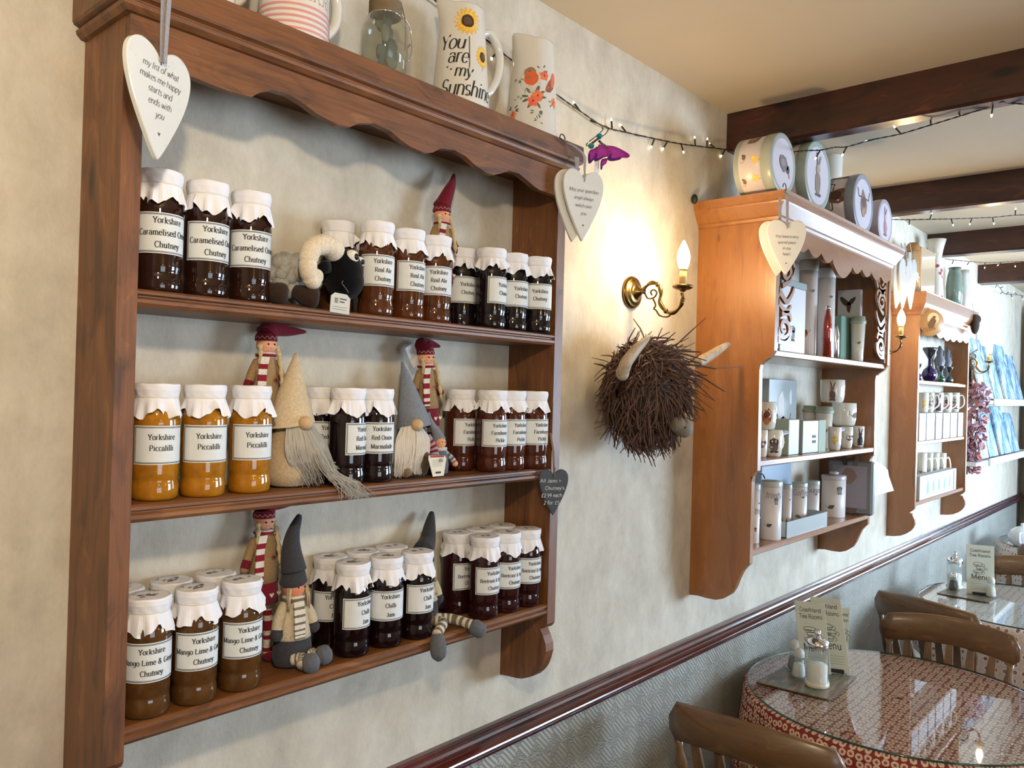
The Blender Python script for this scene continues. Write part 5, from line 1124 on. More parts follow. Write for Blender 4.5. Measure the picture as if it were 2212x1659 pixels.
b = Pt(M, 'horn'); b.tube(spline(h1, 6), [.0165, .0165, .0165, .0162, .016, .0158, .0154, .015, .0146, .0142, .0138, .0132, .0126, .012, .0114, .0108, .0102, .0096, .009, .0084, .0078, .007, .006, .0045, .0025], 14, flat=.7); b.build('horn', t)
q = on_y(*CQ(765, 1365), -.232); b = Pt(M, 'matte', srgb(118, 110, 98)); b.sphere(tuple(q), .0235, 18, 14, (1.0, .85, 1.05)); q2 = on_y(*CQ(725, 1348), -.222); b.sphere(tuple(q2), .022, 16, 12); b.use('matte', srgb(40, 32, 26)); b.sphere(tuple(q+(CAM-q).normalized()*.0215+V((.002, 0, .001))), .0036, 8, 6); b.build('nose', t)
q = on_y(*CQ(698, 838), -.19); b = Pt(M, 'chrome'); b.lathe([(.002, 0)], 6) if False else b.sphere(tuple(q), .005, 10, 8); b.build('metal_button', t)
# ------------------------------------------------------------------ second and third cabinets: honey pine
def cabinet(label, x0, x1, outline, shelves, crown, val, zt, th=.022, wall_edge=True):
    cx = (x0+x1)/2; zb = min(z for y, z in outline); t, M = at0('wall_cabinet', label, 'shelf', (cx, 0, zb))
    for a, b_ in ((x0, x0+th), (x1-th, x1)):
        b = Pt(M, 'honey_z'); b.prism(outline, a, b_, 'x'); b.build('side_panel', t)
    for z, d in shelves:
        b = Pt(M, 'honey_x'); b.prism([(0, z), (-d+.003, z), (-d, z-.003), (-d, z-.017), (-d+.003, z-.020), (0, z-.020)], x0+th, x1-th, 'x'); b.build('shelf_board', t)
    b = Pt(M, 'honey_x'); D = crown[0][0]
    rings = [[(x0-e, 0, z), (x0-e, -D-e, z), (x1+e, -D-e, z), (x1+e, 0, z)] for _, e, z in crown]
    b.loft(rings, True, True); b.build('crown', t)
    if val:
        b = Pt(M, 'honey_x'); b.prism([(x0+th, zt), (x1-th, zt)]+val[::-1], -D+.0, -D+.012, 'y'); b.build('valance', t)
    return t, M
C2L, C2R = 2.258, 3.359
out2 = [(0, 2.222), (-.256, 2.222), (-.256, 1.832), (-.243, 1.812), (-.225, 1.801), (-.215, 1.79), (-.212, 1.775), (-.214, 1.475), (-.205, 1.468), (-.199, 1.457), (-.197, 1.44), (-.197, 1.196), (-.186, 1.185), (-.174, 1.170), (-.162, 1.143), (-.153, 1.118), (-.140, 1.096), (-.115, 1.077), (-.092, 1.069), (-.06, 1.068), (-.03, 1.070), (0, 1.067)]
n = 44; val2 = []
for i in range(n*3+1):
    u = i/(n*3); x = C2L+.022+(C2R-C2L-.044)*u; v = abs(2*u-1); base = 2.172-.030*(1-v)**1.0 if v > .15 else 2.172-.052
    k = 5.0*(u-.5); big = abs(u-.5) < .085
    if big: z = 2.150-.038*math.cos(PI*(u-.5)/.17)
    else: uu = (abs(u-.5)-.085)/.415*4.0; z = 2.168-.026*(1-v*.35)*abs(math.sin(PI*uu))
    val2.append((x, z))
c2, M2 = cabinet('honey pine wall cabinet with fretwork corners, full of animal-print tins and mugs', C2L, C2R, out2, [(1.836, .246), (1.505, .212), (1.236, .197)],
    [(.256, .0, 2.214), (.256, .004, 2.218), (.256, .006, 2.226), (.256, .010, 2.230), (.256, .020, 2.246), (.256, .030, 2.262), (.256, .032, 2.266), (.256, .036, 2.270), (.256, .038, 2.284), (.256, .040, 2.293)], val2, 2.222)
# fretwork: cut scrolls in thin board behind each front corner
def fret(side):
    xo = C2L+.022 if side < 0 else C2R-.022; s = 1 if side < 0 else -1; b = Pt(M2, 'honey_x')
    X_ = lambda u: xo+s*u*1.42
    def bar(pts, w):
        P = spline([(X_(u), 0, z) for u, z in pts], 7); m = len(P); rings = []
        for i, p in enumerate(P):
            a, c = P[max(i-1, 0)], P[min(i+1, m-1)]; d = (c-a).normalized(); nn = V((-d.z, 0, d.x)); ww = ((w[0]+(w[1]-w[0])*i/(m-1))/2 if isinstance(w, tuple) else w/2)*1.6
            rings.append([(p.x+nn.x*ww, -.250, p.z+nn.z*ww), (p.x-nn.x*ww, -.250, p.z-nn.z*ww), (p.x-nn.x*ww, -.242, p.z-nn.z*ww), (p.x+nn.x*ww, -.242, p.z+nn.z*ww)])
        b.loft(rings)
    bar([(.006, 2.19), (.006, 2.05), (.006, 1.93), (.006, 1.84)], .014)
    def spiral(u, z, r, a0, turns, w, h=1):
        bar([(u+(r*(1-.75*i/10))*math.cos(a0+h*turns*2*PI*i/10), z+(r*(1-.75*i/10))*math.sin(a0+h*turns*2*PI*i/10)) for i in range(11)], (w, w*.5))
    spiral(.045, 1.905, .036, PI, 1.4, .012); spiral(.046, 2.075, .034, PI*.9, 1.3, .011, -1); spiral(.050, 2.150, .034, PI*1.1, 1.2, .011)
    bar([(.006, 2.02), (.030, 2.000), (.055, 1.985), (.080, 2.01), (.092, 2.035)], (.014, .006)); bar([(.008, 1.985), (.034, 1.962), (.060, 1.958), (.078, 1.975)], (.012, .006))
    bar([(.020, 2.12), (.050, 2.115), (.085, 2.130), (.100, 2.165)], (.013, .007)); bar([(.012, 2.185), (.050, 2.182), (.100, 2.190)], .014); bar([(.030, 2.03), (.050, 2.04), (.072, 2.06), (.088, 2.095)], (.010, .006))
    bar([(.006, 1.87), (.025, 1.862), (.050, 1.864), (.078, 1.885), (.082, 1.915)], (.012, .006)); bar([(.080, 1.93), (.070, 1.95), (.050, 1.95), (.030, 1.945)], (.008, .010)); bar([(.085, 2.16), (.075, 2.13), (.088, 2.10), (.082, 2.07)], .008)
    b.build('fretwork', c2)
fret(-1); fret(1)
C3L, C3R = 4.268, 5.345
out3 = [(0, 2.12), (-.128, 2.12), (-.128, 1.165), (-.118, 1.150), (-.102, 1.138), (-.119, 1.130), (-.128, 1.110), (-.130, 1.088), (-.124, 1.068), (-.112, 1.050), (-.095, 1.035), (-.068, 1.020), (-.035, 1.013), (0, 1.010)]
zc3 = on_y(2000, 628, -.165).z; val3 = [(C3L+.022+(C3R-C3L-.044)*i/90, 2.055-.016*abs(math.sin(PI*i/90*7))-.018*(1-abs(2*i/90-1))) for i in range(91)]
c3, M3 = cabinet('farther honey pine wall cabinet, window-lit and stocked with mugs and bottles', C3L, C3R, out3, [(1.797, .120), (1.490, .120), (1.187, .120)],
    [(.130, 0, 2.115), (.130, .006, 2.122), (.130, .010, 2.134), (.130, .022, 2.150), (.130, .030, 2.165), (.130, .034, 2.172), (.130, .036, zc3-.004), (.130, .038, zc3)], val3, 2.12)

# ------------------------------------------------------------------ goods
def depth_of(p): return (p-CAM).dot(FW)
def span(px0, px1, py, y):
    p = on_y((px0+px1)/2, py, y); th = math.atan(((px0+px1)/2-1106)/F_PX); return p, (px1-px0)*depth_of(p)/F_PX*math.cos(th)
CREAMC = srgb(216, 212, 200); SAGE = srgb(150, 164, 146)
def mug(px0, px1, pt, z, y, label, kind='dog', col=BROWN, hdir=20, group='animal mugs', H=None, az=0, bow=False, art=True):
    p, w = span(px0, px1, pt, y); H = H or max(.05, p.z-z); t = thing('mug', label, 'mug', (p.x, y, z), 0, group); r = w/2
    b = MB('ceramic', CREAMC); b.lathe([(r*.5, 0), (r*.80, .001), (r*.90, H*.10), (r*.97, H*.3), (r, H*.6), (r, H-.001), (r*.96, H), (r*.93, H-.004), (r*.9, H*.2), (r*.6, H*.1)], 30)
    if art: b.mat = 'matte'; b.map = wrap(r, 0, face_az(p, y, az), .0003); critter(b, 0, H*.48, H*.62, col, kind, .0003); b.map = None
    b.build('mug_body', t); a = math.radians(hdir); b = MB('ceramic', CREAMC); b.tube(spline([(rr*math.cos(a), rr*math.sin(a), zz) for rr, zz in ((r*.96, H*.84), (r+.016, H*.86), (r+.026, H*.62), (r+.022, H*.35), (r*.92, H*.18))], 6), .0042, 10, flat=1.5); b.build('handle', t)
    if bow:
        b = MB('felt', srgb(206, 202, 214)); q = V(((r+.020)*math.cos(a), (r+.020)*math.sin(a), H*.80)); b.tube(spline([q, q+V((.014, -.006, .012)), q+V((.030, -.008, .006)), q], 5), .0022, 6, flat=2); b.tube(spline([q, q+V((-.010, -.006, .012)), q+V((-.016, -.006, .002)), q], 5), .0022, 6, flat=2); b.tube([q, q+V((.010, -.004, -.026))], .002, 6, flat=2); b.build('bow', t)
    return t
def canister(px0, px1, pt, z, y, label, kind=None, col=BROWN, lid=srgb(168, 176, 172), group='printed canisters', words=None, H=None, ry=1, az=0):
    p, w = span(px0, px1, pt, y); H = H or p.z-z; r = w/2; t = thing('tin_canister', label, 'tin', (p.x, y, z), 0, group)
    b = MB('tin', srgb(214, 208, 206)); b.lathe([(r*.96, 0), (r, .003), (r, H*.90), (r*.98, H*.90)], 32, sy=ry)
    b.mat = 'matte'; b.map = wrap(r, 0, face_az(p, y, az), .0004)
    if kind: critter(b, -.2*r, H*.25, r*.9, col, kind, .0003); critter(b, .5*r, H*.68, r*.8, GREYB, 'mouse' if kind != 'mouse' else 'dog', .0003)
    if words: b.col = srgb(120, 118, 124); b.M = T(0, -.0004, 0); write(b, words, .2*r, H*(.5 if len(words) < 5 and words != 'Sugar' else .72), .030, 'script', .8); b.M = I4
    b.map = None; b.build('tin_body', t)
    b = MB('tin', lid); b.lathe([(r*1.03, H*.895), (r*1.035, H*.90), (r*1.035, H*.985), (r*1.0, H), (r*.4, H)], 32, sy=ry); b.build('lid', t); return t
def round_tin(px, py, y, back_px, label, kind, col, side_art=None, rim=srgb(158, 164, 156), zb=2.293):
    c = on_y(px, py, y); R_ = c.z-zb; bk = on_x(back_px, py, c.x).y if back_px else y+.07; L = min(max(bk-y, .05), .23)
    t = thing('round_tin', label, 'tin', (c.x, y+L/2, zb), 0, 'round printed tins standing on edge'); M = T(0, -L/2, R_) @ RX(90) @ RX(180) @ RY(0)
    b = MB('tin', srgb(206, 194, 190)); b.M = T(0, L/2, R_) @ RX(90); b.lathe([(R_*.5, 0), (R_*.965, 0), (R_*.975, .002), (R_*.975, L-.006)], 56, cols=[srgb(206, 194, 190)]*4)
    b.col = rim; b.lathe([(R_*.978, .0), (R_*.978, .016)], 56, False, False)
    if side_art:
        b.mat = 'matte'; mp = b.map; 
        def ring(p):
            a = -p.x/R_+PI; rr = R_*.977+.0006-p.y; return V((rr*math.cos(a), -L/2+.03+p.z, R_+rr*math.sin(a)))
        b.M = I4; b.map = ring; side_art(b, L); b.map = None
    b.build('tin_body', t)
    b = MB('tin', rim); b.M = T(0, -L/2+.004, R_) @ RX(90); b.lathe([(R_*.985, -.030), (R_, -.029), (R_, .0), (R_*.985, .003), (R_*.93, .003)], 56, False, False)
    b.col = srgb(196, 192, 204); b.lathe([(R_*.93, .0031), (R_*.82, .0026), (R_*.2, .0026)], 56, False, True, cols=[rim, srgb(202, 196, 204), srgb(202, 196, 204)])
    b.M = T(0, -L/2, R_); b.mat = 'matte'; critter(b, 0, 0, R_*.95, col, kind, .0003); b.build('lid', t); return t
def duckside(b, L):
    q = L-.045
    critter(b, .085, q*.5, .075, BROWN, 'duck', .0004)
    for x, z, k, s in ((.0, .25, 'chick', .045), (.012, .75, 'mouse', .032), (-.055, .3, 'chick', .042), (-.06, .8, 'mouse', .03), (.13, .8, 'mouse', .03)): critter(b, x, q*z, s, BROWN, k, .0004)
def cowside(b, L): q = L-.045; critter(b, .02, q*.45, .10, srgb(112, 72, 50), 'cattle', .0004); critter(b, .12, q*.5, .08, srgb(120, 84, 62), 'hare', .0004)
round_tin(1693, 354, -.262, 1612, 'large round tin with duck lid and chicks on its side, leftmost on the cabinet', 'duck', srgb(116, 104, 104), duckside)
round_tin(1768, 380, -.268, None, 'tall-looking round tin with a hare on the lid, second along the cabinet top', 'hare', srgb(130, 112, 98), None, srgb(150, 162, 152))
round_tin(1866, 441, -.262, 1806, 'grey round tin with a shaggy highland cow on its lid', 'cattle', srgb(132, 100, 84), cowside, srgb(140, 142, 150))
round_tin(1913, 480, -.262, None, 'small round tin with a pinkish print, rightmost on the cabinet top', 'hare', srgb(160, 120, 120), None, srgb(170, 160, 168))
jug('white enamel jug, only its lip showing behind the hare tin', 1792, -.085, .10, .11, on_y(1792, 338, -.085).z-2.293, None, hdir=100, spout=-20, base=2.293, grp='jugs on the cabinets')
q = on_y(1500, 430, -.012); t = thing('wall_hook', 'small black hook at the wall end of the honey cabinet crown', 'hook', tuple(q)); b = MB('cord'); b.sphere((0, 0, 0), .011, 10, 8, (.7, 1, 1.4)); b.build('hook_knob', t)
# upper compartment
Z1, Z2, Z3 = 1.836, 1.505, 1.236
def boxx(name, px0, px1, py, pt, z, X, d, label, col, cat='box', art=None, bev=.002, mat='tin'):
    """a box turned to face the viewer's end of the room (-x)"""
    a, c = on_x(px0, py, X), on_x(px1, py, X); w = a.y-c.y; H = on_x((px0+px1)/2, pt, X).z-z; t = thing(name, label, cat, (X+d/2, (a.y+c.y)/2, z), -90)
    b = MB(mat, col); b.box(-w/2, w/2, -d/2, d/2, 0, H, bev)
    if art: b.mat = 'matte'; b.M = T(0, -d/2-.0006, 0); art(b, w, H)
    b.build('box_body', t); return t
def boxy(name, px0, px1, pt, z, y, d, label, col, cat='box', art=None, group=None, mat='tin', bev=.002, lidc=None, lean=0):
    a, c = on_y(px0, pt, y), on_y(px1, pt, y); H = (a.z+c.z)/2-z; w = c.x-a.x; t = thing(name, label, cat, (a.x+w/2, y+d/2, z), 0, group)
    b = MB(mat, col); b.M = RX(lean) ; b.box(-w/2, w/2, -d/2, d/2, 0, H*(.92 if lidc else 1), bev)
    if art: b.mat = 'matte'; b.M = RX(lean) @ T(0, -d/2-.0006, 0); art(b, w, H)
    b.build('box_body', t)
    if lidc: b = MB(mat, lidc); b.box(-w/2-.002, w/2+.002, -d/2-.002, d/2+.002, H*.90, H, bev); b.build('lid', t)
    return t
boxy('square_canister', 1688, 1742, 606, Z1, -.205, .10, 'square white tin with grey-green lid on the upper shelf, behind the left fretwork', srgb(198, 196, 200), 'tin', lambda b, w, H: critter(b, 0, H*.3, .06, GREYB, 'dog'), lidc=srgb(122, 136, 136))
canister(1727, 1768, 563, Z1, -.130, 'tallest cream tube tin on the upper shelf', 'cattle', RUST, srgb(196, 192, 176), 'tall tube tins')
canister(1769, 1806, 580, Z1, -.150, 'second tall cream tube tin, to the right of the red bottle', 'hare', RUST, srgb(190, 188, 182), 'tall tube tins')
p, w = span(1763, 1779, 640, -.165); t = thing('bottle', 'slim red bottle squeezed between two tall tube tins', 'bottle', (p.x, -.195, Z1)); b = MB('iridescent', srgb(170, 60, 44)); b.lathe([(.010, 0), (.0145, .003), (.0145, .12), (.012, .145), (.008, .16), (.008, .172)], 20); b.build('bottle_body', t); b = MB('chrome'); b.lathe([(.0085, .170), (.0085, .184), (.004, .186)], 16); b.build('cap', t)
p, w = span(1806, 1818, 690, -.160); t = thing('bottle', 'slim steel drinks bottle beside the green box', 'bottle', (p.x, -.150, Z1)); b = MB('chrome'); b.lathe([(.012, 0), (.0145, .003), (.0145, .10), (.010, .12), (.009, .135), (.003, .137)], 18); b.build('bottle_body', t)
boxx('gift_box', 1808, 1858, 700, 626, Z1, 3.20, .022, 'white box with crossed feathers standing at the back of the upper shelf', srgb(176, 174, 172), 'box', lambda b, w, H: (blob(b, -w*.2, H*.84, .022, .010, srgb(60, 46, 40), ang=-50), blob(b, w*.12, H*.84, .020, .009, srgb(60, 46, 40), ang=50), blob(b, 0, H*.76, .008, .022, srgb(70, 50, 42))))
boxy('gift_box', 1818, 1841, 684, Z1, -.160, .07, 'dark green narrow box beside the lidded travel cup', srgb(110, 140, 124), 'box')
def cup(px0, px1, pt, z, y, label, lidc=SAGE):
    p, w = span(px0, px1, pt, y); H = p.z-z; r = w/2; t = thing('travel_cup', label, 'cup', (p.x, y, z), 0, 'lidded travel cups'); b = MB('ceramic', CREAMC); b.lathe([(r*.66, 0), (r*.70, .002), (r*.93, H*.86)], 28); b.mat = 'matte'; b.map = wrap(lambda q: r*(.70+.23*q/(H*.86)), 0, face_az(p, y, 10), .0004); critter(b, 0, H*.42, r*.8, BROWN, 'mouse', .0003); b.map = None; b.build('cup_body', t)
    b = MB('plastic', lidc); b.lathe([(r*.97, H*.84), (r, H*.85), (r, H*.91), (r*.90, H*.92), (r*.86, H), (r*.3, H)], 28); b.build('lid', t)
cup(1836, 1872, 684, Z1, -.190, 'white travel cup with sage lid on the upper shelf')
# middle compartment
boxy('picture_box', 1662, 1722, 820, Z2, -.060, .035, 'grey gift box with a highland cow picture leaning at the left of the middle shelf', srgb(150, 158, 158), 'box', lambda b, w, H: (blob(b, -.02, H*.55, .03, .07, srgb(206, 204, 200)), critter(b, .01, H*.32, .10, RUST, 'cattle', .0004), blob(b, .065, H*.75, .012, .03, srgb(196, 200, 202))))
gM = 'animal mugs on the middle shelf'
mug(1632, 1659, 928, Z2, -.165, 'animal mug half hidden by the cabinet side, on the middle shelf', 'mouse', GREYB, 40, gM)
mug(1655, 1691, 928, Z2, -.176, 'mug with a shaggy grey dog and a white bow on its handle', 'dog', srgb(84, 74, 70), -5, gM, bow=True)
mug(1636, 1678, 868, Z2+on_y(1672, 928, -.17).z-Z2+.001, -.160, 'highland cow mug stacked on top at the left of the middle shelf', 'cattle', RUST, 70, gM)
boxy('gift_box', 1705, 1727, 906, Z2, -.185, .05, 'plain sage green box, leftmost of the two boxes mid shelf', srgb(156, 170, 152), 'box')
boxy('gift_box', 1735, 1784, 908, Z2, -.185, .055, 'grey and sage gift box printed with six little shoes', srgb(140, 142, 138), 'box', lambda b, w, H: [blob(b, -.015+.012*(k % 3), H*(.34 if k < 3 else .5), .004, .006, srgb(70, 60, 50)) for k in range(6)]+[b.__setattr__('col', srgb(156, 170, 152)), b.add([(w*.18, -.0004, 0), (w/2, -.0004, 0), (w/2, -.0004, H), (w*.18, -.0004, H)], [(0, 1, 2, 3)])])
cup(1760, 1802, 878, Z2, -.120, 'travel cup with sage lid behind the gift boxes')
cup(1733, 1768, 876, Z2, -.060, 'travel cup at the back, its sage lid behind the other')
mug(1789, 1818, 922, Z2, -.182, 'mug with yellow ducklings and a bow, bottom row of the middle shelf', 'chick', BROWN, 0, gM, bow=True)
mug(1817, 1843, 921, Z2, -.172, 'mug with a small mouse, second from the right in the bottom row', 'mouse', BROWN, 30, gM, az=30)
mug(1842, 1868, 920, Z2, -.168, 'mug with a dark bird, rightmost in the bottom row', 'hare', srgb(50, 54, 60), 40, gM, az=20)
zt = on_y(1829, 921, -.17).z+.001
mug(1797, 1851, 870, zt, -.150, 'plain-faced large mug resting on the row of small mugs', 'mouse', BROWN, 15, gM, az=60)
mug(1735, 1772, 869, Z2, -.022, 'cream mug at the very back behind the sage-lidded cups', 'mouse', BROWN, 100, gM, H=.12, art=False) if False else None
mug(1772, 1826, 820, on_y(1824, 871, -.15).z+.001, -.140, 'mug with two long-eared rabbits, top of the mug stack', 'hare', srgb(110, 92, 82), 15, gM)
# lower compartment
gC = 'printed canisters on the lower shelf'
canister(1618, 1643, 1045, Z3, -.150, 'narrow canister cut off by the cabinet side on the lower shelf', 'dog', BROWN, group=gC, words='tre', az=30)
canister(1645, 1690, 1038, Z3, -.158, 'treats canister with a running cat on the lower shelf', 'mouse', srgb(90, 78, 70), group=gC, words='treats')
canister(1692, 1711, 1046, Z3, -.135, 'slim canister left in the grey tray', 'hare', srgb(90, 80, 76), group=gC, az=10)
canister(1711, 1744, 1042, Z3+.003, -.130, 'coffee canister in the middle of the grey tray', 'duck', BROWN, group=gC, words='Coffee')
canister(1744, 1771, 1038, Z3+.003, -.125, 'sugar canister at the right of the grey tray', 'chick', BROWN, group=gC, words='Sugar')
a, c = on_y(1697, 1130, -.185), on_y(1784, 1110, -.185); t = thing('tray', 'pale grey tray in front of the coffee and sugar canisters', 'tray', ((a.x+c.x)/2, -.13, Z3)); b = MB('tin', srgb(164, 172, 172)); w = c.x-a.x
b.box(-w/2, w/2, -.058, .05, 0, .002); b.box(-w/2, w/2, -.060, -.056, 0, .052); b.box(-w/2, w/2, .048, .052, 0, .052); b.box(-w/2, -w/2+.004, -.058, .05, 0, .052); b.box(w/2-.004, w/2, -.058, .05, 0, .052); b.build('tray_body', t)
t = canister(1774, 1829, 1026, Z3, -.120, 'large oval biscuit tin with mice playing, right of the tray', 'mouse', srgb(100, 86, 80), srgb(176, 170, 176), gC, ry=.95)
b = MB('tin', srgb(190, 184, 186)); H = on_y(1800, 1026, -.12).z-Z3; b.M = T(0, 0, H); b.lathe([(.006, 0), (.016, .004), (.018, .010), (.010, .014)], 16); b.build('knob', t)
boxx('square_tin', 1786, 1884, 1080, 994, Z3, 3.285, .035, 'large grey square tin with a long-eared hare, standing behind the oval tin', srgb(118, 122, 122), 'tin', lambda b, w, H: (b.__setattr__('col', srgb(150, 146, 156)), b.add([(-w*.38, -.0002, H*.12), (w*.38, -.0002, H*.12), (w*.38, -.0002, H*.9), (-w*.38, -.0002, H*.9)], [(0, 1, 2, 3)]), critter(b, .0, H*.52, .20, srgb(110, 92, 84), 'hare', .0006)), bev=.008)
boxy('gift_box', 1646, 1710, 1003, Z3, -.035, .03, 'pale blue box lying behind the canisters on the lower shelf', srgb(150, 168, 186), 'box')
t, M = at0('wire_hook', 'curled dark metal hook above the treats canister', 'hook', tuple(on_y(1640, 1030, -.19))); b = Pt(M, 'wire'); b.tube(spline([tuple(on_y(1623+x/3.77, 780+y/3.77, -.198)) for x, y in ((0, 960), (20, 920), (60, 905), (95, 925), (110, 955))], 5), .0022, 6); b.build('hook_wire', t)
# loose paper sheets fixed on the right of the cabinet
t, M = at0('paper_sheet', 'white paper sheets sticking out beyond the right side of the cabinet', 'paper', (3.372, -.16, 1.40)); b = Pt(M, 'paper', srgb(206, 208, 216))
A = [on_y(1884, 990, -.20), on_y(1914, 1010, -.16), on_y(1931, 1060, -.16), on_y(1884, 1072, -.20)]; b.add([tuple(q) for q in A]+[tuple(q+V((0, .001, 0))) for q in A], [(0, 1, 2, 3), (7, 6, 5, 4), (0, 4, 5, 1), (1, 5, 6, 2), (2, 6, 7, 3), (3, 7, 4, 0)])
A = [on_y(1884, 1016, -.206), on_y(1918, 1014, -.168), on_y(1922, 1040, -.168), on_y(1884, 1050, -.206)]; b.add([tuple(q) for q in A]+[tuple(q+V((0, .001, 0))) for q in A], [(0, 1, 2, 3), (7, 6, 5, 4), (0, 4, 5, 1), (1, 5, 6, 2), (2, 6, 7, 3), (3, 7, 4, 0)]); b.build('sheet', t)

# ------------------------------------------------------------------ third cabinet's goods
ZT = zc3
p, w = span(1956, 1989, 525, -.085); t = thing('glass_bottle', 'cork-topped glass bottle with dried sprig, left on the third cabinet', 'bottle', (p.x, -.085, ZT)); H = p.z-ZT; r = w/2
b = MB('jug_glass'); b.lathe([(r*.8, 0), (r, .004), (r, H*.62), (r*.8, H*.74), (r*.7, H*.80), (r*.7, H*.88)], 24); b.build('glass', t); b = MB('matte', srgb(140, 104, 60)); b.lathe([(r*.95, H*.84), (r*1.02, H*.86), (r*.9, H*.94), (r*.6, H)], 14); b.tube([(-r*.8, -.01, H*.86), (-r*1.2, -.01, H*.80), (-r*1.3, -.01, H*.70)], .004, 6); b.build('cork', t); b = MB('leaf', srgb(90, 100, 80)); b.tube([(0, 0, .01), (.01, 0, H*.4), (.0, 0, H*.7)], .004, 5); b.sphere((.01, 0, H*.45), .02, 8, 6, (1, .3, 1.2)); b.build('sprig', t)
boxy('vase', 1992, 2021, 540, ZT, -.125, .05, 'cream square vase on the third cabinet', srgb(206, 182, 150), 'vase', mat='ceramic')
p, w = span(2005, 2046, 640, -.105); t = thing('ceramic_jug', 'flared white jug with red flower sprigs on the third cabinet', 'jug', (p.x, -.090, ZT), 0, 'jugs on the cabinets'); H = on_y(2035, 526, -.09).z-ZT
b = MB('ceramic', CREAMC); rr = w/2; b.lathe([(rr*.9, 0), (rr, .004), (rr*.95, H*.2), (rr*.72, H*.55), (rr*.66, H*.70), (rr*.85, H*.86), (rr*1.15, H), (rr*1.08, H), (rr*.6, H*.7), (rr*.8, H*.1)], 32); b.mat = 'matte'; b.map = wrap(lambda z: rr*.98-(rr*.30)*min(max(z/H/.6, 0), 1), 0, face_az(p, -.09, 42), .002)
for k in range(9): blob(b, random.uniform(-.02, .02), H*(.08+.06*k), .010, .010, srgb(170, 60, 76), 8, .25)
b.map = None; b.build('jug_body', t); b = MB('ceramic', CREAMC); b.tube(spline([(rr*.7, .0, H*.7), (rr*1.3, .01, H*.72), (rr*1.35, .01, H*.45), (rr*.85, .0, H*.3)], 6), .007, 8); b.build('handle', t)
p, w = span(2052, 2072, 600, -.100); t = thing('vase', 'sage green pot vase beyond the flared jug', 'vase', (p.x, -.10, ZT)); H = on_y(2062, 578, -.1).z-ZT; b = MB('ceramic', srgb(120, 138, 124)); b.lathe([(.03, 0), (.04, .01), (.045, H*.5), (.038, H*.8), (.030, H*.92), (.034, H), (.02, H*.9)], 24); b.build('vase_body', t)
p, w = span(2074, 2086, 620, -.100); t = thing('vase', 'pale tall vase at the right end of the third cabinet top', 'vase', (p.x, -.10, ZT)); b = MB('ceramic', srgb(190, 188, 178)); b.lathe([(.03, 0), (.034, .01), (.036, H*.5), (.030, H*.9), (.032, H*1.05), (.02, H)], 24); b.build('vase_body', t)
for i, (px, dd, tl, lb) in enumerate(((1969, -.176, -2, 'front grey-white heart plaque hanging at the left of the third cabinet'), (1958, -.164, 4, 'middle heart plaque of the bunch by the third cabinet'), (1950, -.152, 8, 'rearmost heart plaque of the bunch by the third cabinet'))):
    P = on_y(px, 572, dd); t, M = at0('hanging_heart', lb, 'heart sign', tuple(P), 'heart plaques by the third cabinet'); az = -18-8*i; bt = on_y(px, 668, dd)
    heart(t, M, P, az, .085, (P.z-bt.z)/.915, [], .01, .01, tilt=tl, col=srgb(196, 196, 192), seed=9+i); ribbon(t, M, [P+V((0, -.002, -.006)), P+V((0, 0, .05)), P+V((0, .01, .10))], .006, az)
P = on_y(2007, 697, -.150); t, M = at0('wooden_plaque', 'round wooden plaque with a carved moon-gazing animal, hanging on the third cabinet', 'wall decoration', tuple(P)); r = (on_y(2007, 667, -.15).z-P.z)
b = Pt(M @ T(*P) @ RZ(-58) @ RX(90), 'tin', srgb(170, 132, 84)); b.lathe([(r*.97, -.005), (r, -.003), (r, .003), (r*.97, .005)], 40); b.M = M @ T(*P) @ RZ(-58) @ T(0, -.0056, 0); b.mat = 'matte'; blob(b, .25*r, .3*r, .4*r, .42*r, srgb(206, 190, 150), 20, .02); blob(b, .15*r, -.05*r, .25*r, .4*r, srgb(110, 78, 44), 12, .15, lift=.0003, ang=-20); blob(b, .3*r, .4*r, .12*r, .1*r, srgb(110, 78, 44), 9, lift=.0003)
for k in range(8): line2(b, [(-.5*r+.12*k*r, -.85*r+.05*k*r), (-.45*r+.12*k*r, -.35*r)], .004, srgb(130, 96, 56), lift=.0003)
b.build('disc', t)
gP = 'iridescent glass perfume bottles'
for px0, px1, y, c, lb in ((1975, 1993, -.075, srgb(90, 30, 110), 'purple glass ball bottle at the left end of its row'), (1990, 2026, -.080, srgb(40, 24, 90), 'largest dark blue iridescent glass bottle'), (2024, 2042, -.075, srgb(16, 90, 70), 'teal green glass bottle in the third cabinet'), (2042, 2060, -.075, srgb(60, 80, 84), 'grey-green glass bottle second from right'), (2052, 2068, -.045, srgb(110, 116, 150), 'pale lilac glass bottle at the right end')):
    p, w = span(px0, px1, 790, y); r = w/2; t = thing('glass_bottle', lb, 'bottle', (p.x, y, 1.797), 0, gP); b = MB('iridescent', c); b.lathe([(r*.4, 0), (r*.75, r*.25), (r, r*.9), (r*.8, r*1.6), (r*.35, r*1.95), (r*.22, r*2.2), (r*.2, r*3.0)], 24); b.build('bottle_body', t); b = MB('iridescent', srgb(60, 60, 66)); b.lathe([(r*.2, r*3.0), (r*.9, r*4.3), (r*.95, r*4.6), (r*.3, r*4.4)], 16); b.build('stopper', t)
